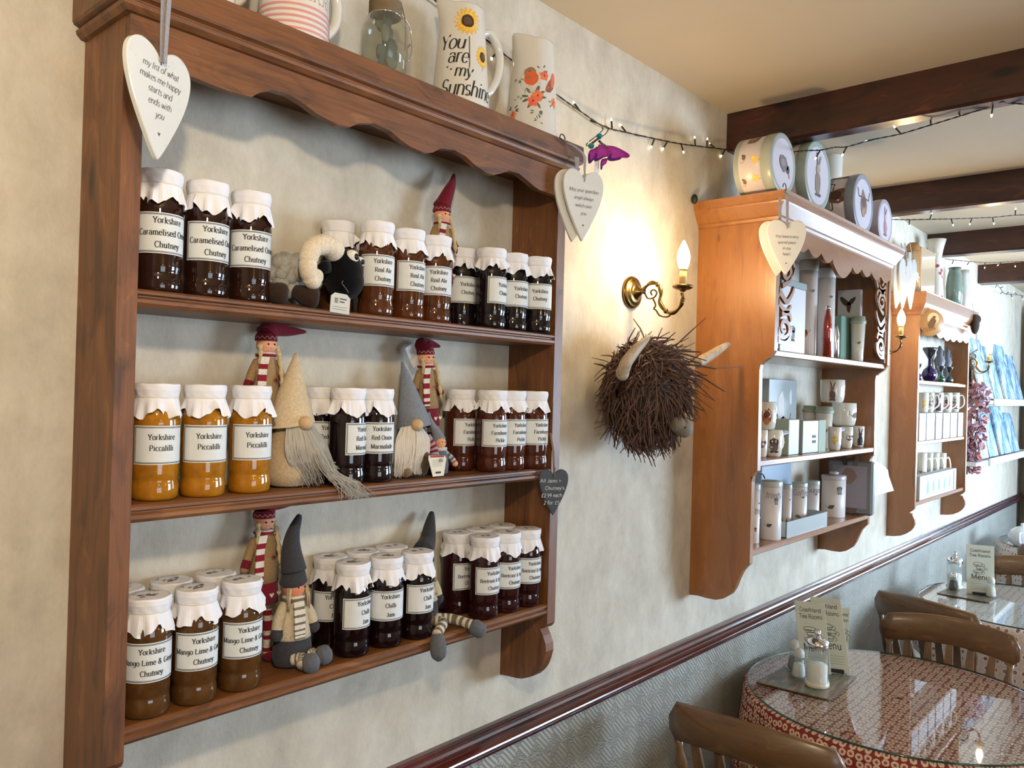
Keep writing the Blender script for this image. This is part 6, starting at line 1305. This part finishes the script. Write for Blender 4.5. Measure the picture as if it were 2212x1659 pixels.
for px, lb in ((2032, 'silvery figurine behind the teal bottle'), (2048, 'taller grey figurine at the right of the top shelf')):
    p = on_y(px, 760, -.040); t = thing('figurine', lb, 'ornament', (p.x, -.035, 1.797), 0, 'silvery figurines'); b = MB('plastic', srgb(96, 98, 104)); b.lathe([(.030, 0), (.032, .02), (.018, .05), (.022, .09), (.030, .13), (.016, .16), (.018, .19), (.004, .215)], 16); b.tube([(.0, 0, .12), (.035, -.01, .15), (.045, -.01, .19)], [.012, .009, .004], 8); b.build('figure_body', t)
gX = 'narrow white gift boxes in a row'
xs = [on_y(x, 910, -.105).x for x in (1984, 1998, 2000, 2017, 2020, 2033, 2036, 2050, 2052, 2065, 2068, 2079)]
names = ('first at the left end', 'second from the left', 'third from the left', 'fourth from the left', 'second from the right', 'last at the right end')
bz = on_y(2030, 892, -.105).z-1.490
for k in range(6):
    a, c = xs[2*k], xs[2*k+1]; t = thing('gift_box', 'narrow white box under the mugs, '+names[k], 'box', ((a+c)/2, -.075, 1.490), 0, gX); b = MB('paper', srgb(204, 206, 206)); b.box(-(c-a)/2, (c-a)/2, -.035, .035, 0, bz, .001); b.build('carton', t); b = MB('paper', srgb(190, 194, 196)); b.box(-(c-a)/2, (c-a)/2, -.0362, -.0355, bz*.80, bz*.84); b.build('tape', t)
zm = 1.490+bz+.001; gN = 'flowered mugs on the white boxes'
for k, (a, c) in enumerate(((1984, 2007), (2000, 2019), (2016, 2039), (2036, 2058), (2052, 2074))):
    mug(a, c, 848, zm, -.070, 'flowered mug on the white boxes, '+('first', 'second', 'third', 'fourth', 'last')[k]+' from the left', ('chick', 'mouse', 'hare', 'cattle', 'dog')[k], (BROWN, GREYB, srgb(90, 60, 90), srgb(140, 70, 70), BROWN)[k], -55, gN)
boxy('picture_box', 1988, 2066, 1020, 1.187, -.115, .05, 'white boxed set with pale pictures and dotted edge, bottom shelf of the third cabinet', srgb(190, 194, 198), 'box', lambda b, w, H: [blob(b, w*(-.3+.15*k), H*.45, .02, .035, srgb(140, 160, 170)) for k in range(5)]+[blob(b, w*.42, H*(.1+.1*k), .008, .006, srgb(70, 60, 60)) for k in range(9)], mat='paper')
zb3 = on_y(2030, 1018, -.115).z+.001; gO = 'mugs behind the boxed set'
for k, (a, c) in enumerate(((1982, 2003), (2002, 2016), (2014, 2030), (2028, 2045))): mug(a, c, 978, 1.187, -.038, 'mug behind the boxed set, '+('leftmost', 'second from left', 'third from left', 'rightmost')[k], 'duck', (srgb(120, 100, 80), srgb(60, 66, 70), BROWN, srgb(120, 60, 60))[k], -50, gO)

# ------------------------------------------------------------------ wreath, hook and far picture shelves
P = on_y(2100, 812, -.05); t, M = at0('leaf_garland', 'hanging garland of pink and lilac leaves beside the third cabinet', 'garland', (P.x, -.05, 1.35))
b = Pt(M, 'leaf'); rnd = random.Random(9)
for k in range(480):
    u = rnd.random(); q = on_y(2104-8*u, 826+u*195, -.085+.03*u); q += V((rnd.uniform(-.06, .06)*(1-.5*u), rnd.uniform(-.105, .05)*(1-.55*u), 0)); q.y = min(q.y, -.034); s = rnd.uniform(.016, .027); R3 = Matrix.Rotation(rnd.uniform(0, 6.28), 4, V((rnd.gauss(0, 1), rnd.gauss(0, 1), rnd.gauss(0, 1))).normalized())
    b.col = rnd.choice((srgb(196, 142, 150), srgb(176, 146, 166), srgb(196, 150, 140), srgb(130, 96, 104), srgb(170, 140, 160), srgb(184, 110, 100))); b.M = M @ T(*q) @ R3 @ S(s); b.add([(0, 0, -1), (.5, .12, -.3), (.42, .12, .4), (0, 0, 1), (-.42, .12, .4), (-.5, .12, -.3)], [(0, 1, 2, 3), (0, 3, 4, 5)])
b.build('leaves', t); b = Pt(M, 'twig', srgb(70, 50, 40)); b.tube(spline([tuple(on_y(x, y, -.05)) for x, y in ((2100, 800), (2099, 880), (2094, 960), (2088, 1025))], 6), .006, 6); b.build('stem', t)
t, M = at0('wall_hook', 'black wrought iron scroll hook above the leaf garland', 'hook', tuple(on_y(2095, 772, 0))); b = Pt(M, 'wire'); b.tube(spline([tuple(on_y(2060+x/5.184, 480+y/5.184, -.04)) for x, y in ((130, 1500), (180, 1490), (200, 1465), (240, 1480), (245, 1520), (215, 1530), (205, 1505), (225, 1500))], 5), .004, 6); b.tube([on_y(2086, 771, 0), on_y(2088, 770, -.06), on_y(2112, 755, -.06)], .004, 6); b.tube([on_y(2092, 772, -.05), on_y(2092, 815, -.05)], .003, 6); b.build('scroll', t)
t, M = at0('hanging_ornament', 'dark feathered ornament hanging on a ribbon at the third cabinet corner', 'ornament', tuple(on_y(2106, 690, -.17))); b = Pt(M, 'felt', srgb(70, 58, 52)); q = on_y(2106, 700, -.17); b.sphere(tuple(q), .035, 12, 9, (.9, .7, 1.7)); q = on_y(2107, 690, -.17); b.sphere(tuple(q), .03, 10, 8); b.build('feather_body', t); ribbon(t, M, [on_y(2108, 712, -.17), on_y(2110, 735, -.17), on_y(2113, 758, -.17)], (.022, .008), -20, 'ribbon_tail'); ribbon(t, M, [on_y(2100, 655, -.17), on_y(2104, 672, -.17), on_y(2107, 690, -.17)], .005, -20)
for z0_, nm in ((on_y(2180, 866, -.12).z, 'upper'), (on_y(2180, 984, -.12).z, 'lower')):
    xa = on_y(2151 if nm == 'upper' else 2143, 980, -.14).x; t = thing('picture_ledge', 'pale '+nm+' ledge with leaning canvas pictures near the far corner', 'shelf', (6.8, 0, z0_-.04), 0, 'picture ledges'); b = MB('plastic', srgb(206, 206, 204)); b.box(xa-6.8-.35, .95, -.12, 0, .016, .04, .003); b.box(xa-6.8, .95, -.135, -.12, .004, .052, .003); b.build('ledge_board', t)
    for k in range(4):
        x0 = xa-.18+.39*k; hh = (.42, .38, .45, .36)[k] if nm == 'upper' else (.20, .33, .35, .3)[k]; ww = (.34, .28, .36, .3)[k]
        t = thing('canvas_picture', ('leaning canvas picture on the %s far ledge, ' % nm)+('first', 'second', 'third', 'last')[k]+' from the left', 'picture', (x0+ww/2, -.055, z0_), 0, 'canvas pictures on the far ledges'); b = MB('canvas_print'); b.M = RX(-13 if hh > .25 else -10); b.box(-ww/2, ww/2, -.040, -.022, 0, hh, .002); b.build('canvas', t); b = MB('matte', srgb(40, 30, 26)); b.M = RX(-13 if hh > .25 else -10); b.box(-ww/2-.004, ww/2+.004, -.022, -.008, -.001, hh+.003); b.build('frame', t)
# curtain at the end window
t = thing('curtain', 'long grey-blue curtain beside the end window', 'curtain', (7.80, -.42, 0.15)); b = MB('felt', srgb(120, 132, 156)); n = 60; vs = []
for zz in (0, 2.3):
    for i in range(n+1): vs.append((.03*math.sin(i*.9), -.36+.72*i/n, zz))
b.add(vs, [(i, i+1, n+2+i, n+1+i) for i in range(n)], True); b.add([(x+.004, y, z) for x, y, z in vs], [(i, n+1+i, n+2+i, i+1) for i in range(n)], True); b.build('drape', t)
b = MB('brass'); b.tube([(0, -2.4, 2.32), (0, .36, 2.32)], .012, 10); b.build('curtain_pole', t)
# ------------------------------------------------------------------ tables
def table(cx, cy, r, z, clothmat, label, cl_label, glass_label, seed=0, drop=.24, extra=''):
    t = thing('round_table', label, 'table', (cx, cy, 0), 0, 'round dining tables'); zt = z-.008
    b = MB('chair_wood'); b.lathe([(r*.96, zt-.028), (r*.98, zt-.024), (r*.98, zt-.006), (r*.97, zt-.003)], 48); b.build('tabletop', t)
    b = MB('chair_wood_z'); b.lathe([(.05, .06), (.045, .12), (.03, .2), (.038, .35), (.03, .55), (.06, zt-.03)], 20); b.build('pedestal', t)
    for k in range(3):
        a = k*2*PI/3+.4; b = MB('chair_wood_z'); b.tube(spline([(.03*math.cos(a), .03*math.sin(a), .16), (.15*math.cos(a), .15*math.sin(a), .12), (.28*math.cos(a), .28*math.sin(a), .02)], 6), .02, 8); b.build('leg', t)
    me = bpy.data.meshes.new('tablecloth'); n = 160; vs = []; uv = []; R = r*1.0
    for rr in (0.02, .25, .5, .75, .92, .985): vs += [(rr*R*math.cos(2*PI*j/n), rr*R*math.sin(2*PI*j/n), zt) for j in range(n)]; uv += [(rr*R*math.cos(2*PI*j/n), rr*R*math.sin(2*PI*j/n)) for j in range(n)]
    rnd = random.Random(seed); ph = rnd.uniform(0, 6)
    for k, (e, dz) in enumerate([(.004, -.002), (.010, -.008), (.014, -.03), (.018, -.08), (.020, -.15), (.022, -drop)]):
        for j in range(n):
            a = 2*PI*j/n; w_ = max(0, -dz/drop)*(.012*math.sin(9*a+ph)+.009*math.sin(14*a+2*ph)); rr = R+e+w_+.010*max(0, -dz/drop); vs.append((rr*math.cos(a), rr*math.sin(a), zt+dz)); q = R-dz; uv.append((q*math.cos(a), q*math.sin(a)) if False else (a*R, -dz+R))
    nr = 12; fs = [(i*n+j, i*n+(j+1) % n, (i+1)*n+(j+1) % n, (i+1)*n+j) for i in range(nr-1) for j in range(n)]; me.from_pydata(vs, [], fs+[tuple(range(n))]); me.materials.append(MATS[clothmat]); ul = me.uv_layers.new(name='UVMap')
    for poly in me.polygons:
        seam = poly.index % n == n-1 and poly.index//n >= 6
        for li in poly.loop_indices:
            vi = me.loops[li].vertex_index; u_, v_ = uv[vi]
            if vi//n >= 6 and vi % n == 0 and poly.index < len(fs) and poly.index % n == n-1: u_ += 2*PI*R
            if poly.index//n == 5 and vi//n == 5 and poly.index < len(fs): j = vi % n; u_, v_ = (2*PI*(j if not (j == 0 and poly.index % n == n-1) else n)/n*R, R)
            ul.data[li].uv = (u_, v_)
        poly.use_smooth = True
    me.update(); c = bpy.data.objects.new('tablecloth', me); COL.objects.link(c); c.location = (cx, cy, 0); tag(c, cl_label, 'tablecloth', 'tablecloths')
    g = thing('glass_table_cover', glass_label, 'glass top', (cx, cy, zt+.0012), 0, 'round glass table covers'); rg = r*1.0
    b = MB('table_glass'); b.lathe([(rg-.003, .006), (.001, .006)], 96, False, True, False); b.build('glass_disc', g); b = MB('glass_edge'); b.lathe([(rg-.003, .0), (rg-.001, .0005), (rg, .003), (rg-.001, .0055), (rg-.003, .006)], 96, False, False); b.build('glass_rim', g)
    return z-.0008
T1 = (2.725, -.494, .462); ZA = table(*T1, .76, 'red_cotton', 'nearest round dining table, under red patterned cotton', 'red cotton tablecloth with cream flower rings on the nearest table', 'round glass cover on the nearest table, reflecting the windows', 1)
T2 = (4.375, -.605, .462); ZB = table(*T2, .76, 'pale_cotton', 'second round dining table, under a pale sprigged cloth', 'pale tablecloth sprinkled with small red sprigs on the second table', 'round glass cover on the second table', 2)
T3 = (6.45, -.62, .5); table(*T3, .76, 'pale_cotton', 'far round dining table at the end of the wall', 'pale tablecloth on the far table', 'round glass cover on the far table', 3)
def mat(cor, label):
    c = [V((x, y, ZA+.0008)) for x, y in cor]; m = sum(c, V())/4; t = thing('placemat', label, 'placemat', tuple(m), 0, 'placemats'); ins = lambda k: [((q.x-m.x)*k, (q.y-m.y)*k) for q in c]
    o = []
    P = ins(1)
    for i in range(4):
        a, b_, d = V((*P[i-1], 0)), V((*P[i], 0)), V((*P[(i+1) % 4], 0)); u1_, u2_ = (a-b_).normalized()*.008, (d-b_).normalized()*.008; o += [tuple((b_+u1_).xy), tuple((b_+(u1_+u2_)*.3).xy), tuple((b_+u2_).xy)]
    b = MB('chair_wood'); b.prism(o, 0, .003, 'z'); b.build('mat_board', t); b = MB('moor_photo'); b.prism([(x*.985, y*.985) for x, y in o], .003, .0036, 'z'); b.build('mat_picture', t)
mat([(2.506, -.115), (2.70, -.120), (2.811, -.347), (2.519, -.344)] if False else [(2.500, -.118), (2.705, -.128), (2.800, -.340), (2.520, -.350)], 'moorland picture placemat under the condiments on the nearest table')
mat([(4.287, -.229), (4.485, -.258), (4.515, -.486), (4.280, -.458)], 'placemat under the condiments on the second table')
ZMT = ZA+.0045
def shaker(x, y, label, fill, h=.098, metal=True):
    t = thing('salt_shaker' if fill[0] > .3 else 'pepper_shaker', label, 'shaker', (x, y, ZMT), 0, 'glass shakers'); b = MB('clear_glass'); b.lathe([(.018, 0), (.023, .003), (.0235, .012), (.021, .03), (.0165, .05), (.0150, h*.72)], 24); b.build('glass', t); b = MB('matte', fill); b.lathe([(.018, .004), (.0205, .012), (.019, .03), (.0155, .047)], 20); b.build('filling', t)
    b = MB('plastic' if metal else 'chrome', srgb(190, 190, 188)); b.lathe([(.0158, h*.70), (.0166, h*.72), (.0166, h*.86), (.013, h*.95), (.004, h)], 20); b.build('cap', t)
shaker(2.640, -.205, 'glass salt shaker half full on the placemat, nearest table', srgb(206, 206, 204)); shaker(2.700, -.165, 'glass pepper shaker behind the salt, nearest table', srgb(120, 112, 100), .105)
shaker(4.420, -.275, 'small pepper shaker left of the menu on the second table', srgb(60, 50, 40), .085, False); shaker(4.400, -.440, 'round white-filled salt shaker right of the menu on the second table', srgb(200, 196, 186), .095)
def sugar(x, y, label):
    t = thing('sugar_dispenser', label, 'sugar pourer', (x, y, ZMT), 0, 'glass sugar pourers'); b = MB('clear_glass'); n = 40; rings = []
    for r, z in ((.034, .004), (.037, .018), (.0335, .026), (.0335, .075), (.0335, .122), (.031, .128)): rings.append([((r+.0008*(math.cos(20*2*PI*j/n) if .02 < z < .12 else 0))*math.cos(2*PI*j/n), (r+.0008*(math.cos(20*2*PI*j/n) if .02 < z < .12 else 0))*math.sin(2*PI*j/n), z) for j in range(n)])
    b.loft(rings, True, False, True); b.build('glass', t); b = MB('ceramic', srgb(206, 200, 182)); b.lathe([(.036, 0), (.0385, .004), (.0385, .012), (.0365, .016)], 32); b.build('base_ring', t)
    b = MB('matte', srgb(214, 212, 206)); b.lathe([(.030, .010), (.0315, .02), (.0315, .066), (.024, .072), (.004, .074)], 28); b.build('sugar', t)
    b = MB('chrome'); b.lathe([(.034, .124), (.0355, .127), (.0355, .138), (.032, .146), (.020, .154), (.010, .156)], 32); b.tube([(0, 0, .152), (-.002, 0, .166), (-.006, -.002, .180)], [.010, .009, .007], 12); b.build('pourer_lid', t)
sugar(2.612, -.276, 'glass sugar pourer with chrome lid, in front on the nearest table'); sugar(4.470, -.268, 'glass sugar pourer behind the pepper on the second table')
def menu(P, az, tl, tr, bl, label, grp, dark=False):
    P = V(P); A_, B_, C_ = on_plane(*tl, P, az), on_plane(*tr, P, az), on_plane(*bl, P, az); w = (B_-A_).length; h = A_.z-P.z
    t = thing('menu_card', label, 'menu', tuple(V((C_.x, C_.y, P.z))), az, grp); b = MB('paper', srgb(198, 204, 190)); lean = math.degrees(math.atan2((A_-C_).dot(V((math.cos(math.radians(az)), math.sin(math.radians(az)), 0))), h)); SH = Matrix(((1, 0, math.tan(math.radians(lean)), 0), (0, 1, 0, 0), (0, 0, 1, 0), (0, 0, 0, 1)))
    b.M = SH; b.box(0, w, -.0012, .0012, 0, h, .0006); b.M = SH @ T(0, -.0018, 0); b.use('matte', srgb(40, 42, 44))
    write(b, 'Goathland', w*.5, h*.86, h*.085, 'comic', .9*w/h*2.1); write(b, 'Tea Rooms', w*.5, h*.765, h*.085, 'comic', .9*w/h*2.1); write(b, 'Menu', w*.5, h*.31, h*.15, 'comic', .9*w/h*2.1)
    rnd = random.Random(2)
    for k in range(3): # little stack of teacups
        cx_, cz_ = w*(.42+.10*(k % 2)), h*(.47+.075*k); rr = h*.055; line2(b, [(cx_+rr*1.5*math.cos(a), cz_+rr*.5*math.sin(a)) for a in [i*PI/8 for i in range(17)]], h*.008, srgb(96, 98, 92)); line2(b, [(cx_-rr*1.5, cz_), (cx_-rr, cz_-rr), (cx_+rr, cz_-rr), (cx_+rr*1.5, cz_)], h*.008); line2(b, [(cx_+rr*(1.5+.6*math.sin(a)), cz_-rr*.4+rr*.5*math.cos(a)) for a in [i*PI/6 for i in range(7)]], h*.007)
        blob(b, cx_-rr*.3, cz_-rr*.5, rr*.7, rr*.35, srgb(140, 142, 134), 9, .3)
    for k in range(4): line2(b, [(w*.12, h*(.22-.035*k)), (w*.88, h*(.22-.035*k))], h*.006, srgb(140, 142, 134))
    b.build('card', t); b = MB('plastic', srgb(24, 26, 28)); b.box(w*.2, w*.8, -.012, -.002, 0, .012, .002); b.box(w*.2, w*.8, .002, .012, 0, .012, .002); b.build('stand', t); return t
MP = (2.735, -.205, ZMT)
menu((2.760, -.215, ZMT), -66, (1749, 1288), (1815, 1290), (1770, 1452), 'second menu card, standing behind the front menu on the nearest table', 'menu cards')
menu((2.800, -.190, ZMT), -60, (1812, 1312), (1836, 1316), (1806, 1440), 'narrow strip of a third menu card behind the others', 'menu cards')
menu((2.725, -.222, ZMT), -64, (1716, 1297), (1781, 1301), (1730, 1462), 'front menu card with teacup drawing behind the sugar pourer', 'menu cards')
menu((4.400, -.360, ZMT), -72, (2087, 1175), (2147, 1175), (2088, 1288), 'upright menu card on the second table', 'menu cards')
# white crockery on the far table
p = on_z(2200, 1175, .765); t = thing('teapot', 'white teapot on the far table', 'teapot', (6.15, -.30, .7595)); b = MB('ceramic', srgb(206, 210, 214)); b.lathe([(.05, 0), (.075, .02), (.085, .06), (.07, .10), (.04, .12), (.012, .13), (.014, .145), (.003, .15)], 28); b.build('pot_body', t); b = MB('ceramic', srgb(206, 210, 214)); b.tube(spline([(.07, 0, .04), (.11, 0, .07), (.13, 0, .11)], 5), .012, 8); b.build('spout', t); b = MB('ceramic', srgb(206, 210, 214)); b.tube(spline([(-.07, 0, .09), (-.12, 0, .09), (-.12, 0, .04), (-.07, 0, .03)], 5), .008, 8); b.build('handle', t)

# ------------------------------------------------------------------ chairs (local +x is the way the sitter faces)
def make_chair():
    t = thing('dining_chair', 'x', 'chair', (0, 0, 0))
    def crest_x(u): return -.045-.045*(1-u*u)
    b = MB('chair_wood_y'); rings = []; n = 22
    for i in range(n+1):
        u = -1+2*i/n; y = u*.228; zt = .870+.022*(1-u*u); hh = .105 if abs(u) < .9 else .105*(1-((abs(u)-.9)/.1)**2*.55); zt2 = zt-(.105-hh)*.55; th = .011; x = crest_x(u)
        zb = zt2-hh; rings.append([(x-th, y, zb+.006), (x-th-.004, y, zt2-.006), (x-.004, y, zt2), (x+th-.008, y, zt2-.006), (x+th, y, zb+.006), (x, y, zb)])
    b.loft(rings, True, True, True); b.build('crest_rail', t)
    for s in (-1, 1):
        b = MB('chair_wood_z'); P0, P1 = V((.0, s*.175, .455)), V((crest_x(.88), s*.200, .775)); prof = [.011, .013, .012, .009, .015, .016, .011, .010, .012, .013, .012, .015, .017, .012, .010, .012]; b.tube([P0+(P1-P0)*k/15 for k in range(16)], prof, 10); b.build('back_post', t)
    for k in range(5):
        u = -.62+.31*k; b = MB('chair_wood_z'); P0, P1 = V((.005, u*.19, .455)), V((crest_x(u), u*.228, .785)); m = 6; rings = []
        for i in range(m+1): p = P0+(P1-P0)*i/m; w_ = .011+.006*math.sin(PI*i/m); rings.append([(p.x-.005, p.y-w_, p.z), (p.x+.005, p.y-w_, p.z), (p.x+.005, p.y+w_, p.z), (p.x-.005, p.y+w_, p.z)])
        b.loft(rings); b.build('slat', t)
    b = MB('chair_wood'); o = [(-.02, -.19), (.10, -.205), (.26, -.215), (.37, -.205), (.40, -.16), (.405, 0), (.40, .16), (.37, .205), (.26, .215), (.10, .205), (-.02, .19), (-.035, 0)]; b.loft([[(x*.96+.006, y*.95, .425) for x, y in o], [(x, y, .432) for x, y in o], [(x, y, .450) for x, y in o], [(x*.97+.005, y*.97, .458) for x, y in o]]); b.build('seat', t)
    for (x, y, fx, fy) in ((.04, -.15, -.02, -.19), (.04, .15, -.02, .19), (.34, -.16, .38, -.20), (.34, .16, .38, .20)):
        b = MB('chair_wood_z'); P0, P1 = V((fx, fy, 0)), V((x, y, .43)); b.tube([P0+(P1-P0)*k/12 for k in range(13)], [.012, .015, .017, .014, .019, .021, .020, .016, .020, .022, .018, .015, .016], 10); b.build('leg', t)
    for a, c in (((-.005, -.175, .18), (.365, -.185, .18)), ((-.005, .175, .18), (.365, .185, .18)), ((.18, -.18, .18), (.18, .18, .18))):
        b = MB('chair_wood'); b.tube([V(a)+(V(c)-V(a))*k/6 for k in range(7)], [.008, .010, .013, .014, .013, .010, .008], 8); b.build('stretcher', t)
    t['group'] = 'wooden farmhouse chairs'; return t
ch = make_chair(); ch.location = (1.975, -.365, 0); ch.rotation_euler = (0, 0, math.radians(2)); ch['label'] = 'wooden chair in the foreground, its curved back to the viewer, at the nearest table'
copy_thing(ch, (3.240, -.505, 0), 182, 'wooden chair on the far side of the nearest table, curved crest rail facing us')
copy_thing(ch, (3.640, -.370, 0), -18, 'dark wooden chair back between the two tables, drawn up to the second table')
copy_thing(ch, (4.885, -.560, 0), 178, 'light wooden chair on the far side of the second table')
copy_thing(ch, (5.55, -.60, 0), 4, 'dark wooden chair at the far table')

# finer pieces belong to the part that carries them
RULES = {'plush_sheep': {'horn': 'head', 'eye': 'head', 'ear': 'head'}, 'felt_doll': {'braid': 'head', 'hair': 'head', 'hat': 'head'}, 'tin_canister': {'knob': 'lid'}, 'felt_gnome': {'beard': 'nose'}, 'glass_jar': {'twine': 'glass', 'clip': 'glass'}, 'butterfly_ornament': {'bead': 'wire_hook'}}
for o in list(SC.objects):
    key = o.name.split('.')[0]
    if o.parent is None and key in RULES:
        kids = list(o.children)
        for c in kids:
            tgt = RULES[key].get(c.name.split('.')[0])
            if key == 'felt_gnome': tgt = None
            if tgt:
                m = [k for k in kids if k.name.split('.')[0] == tgt]
                if m: c.parent = m[0]
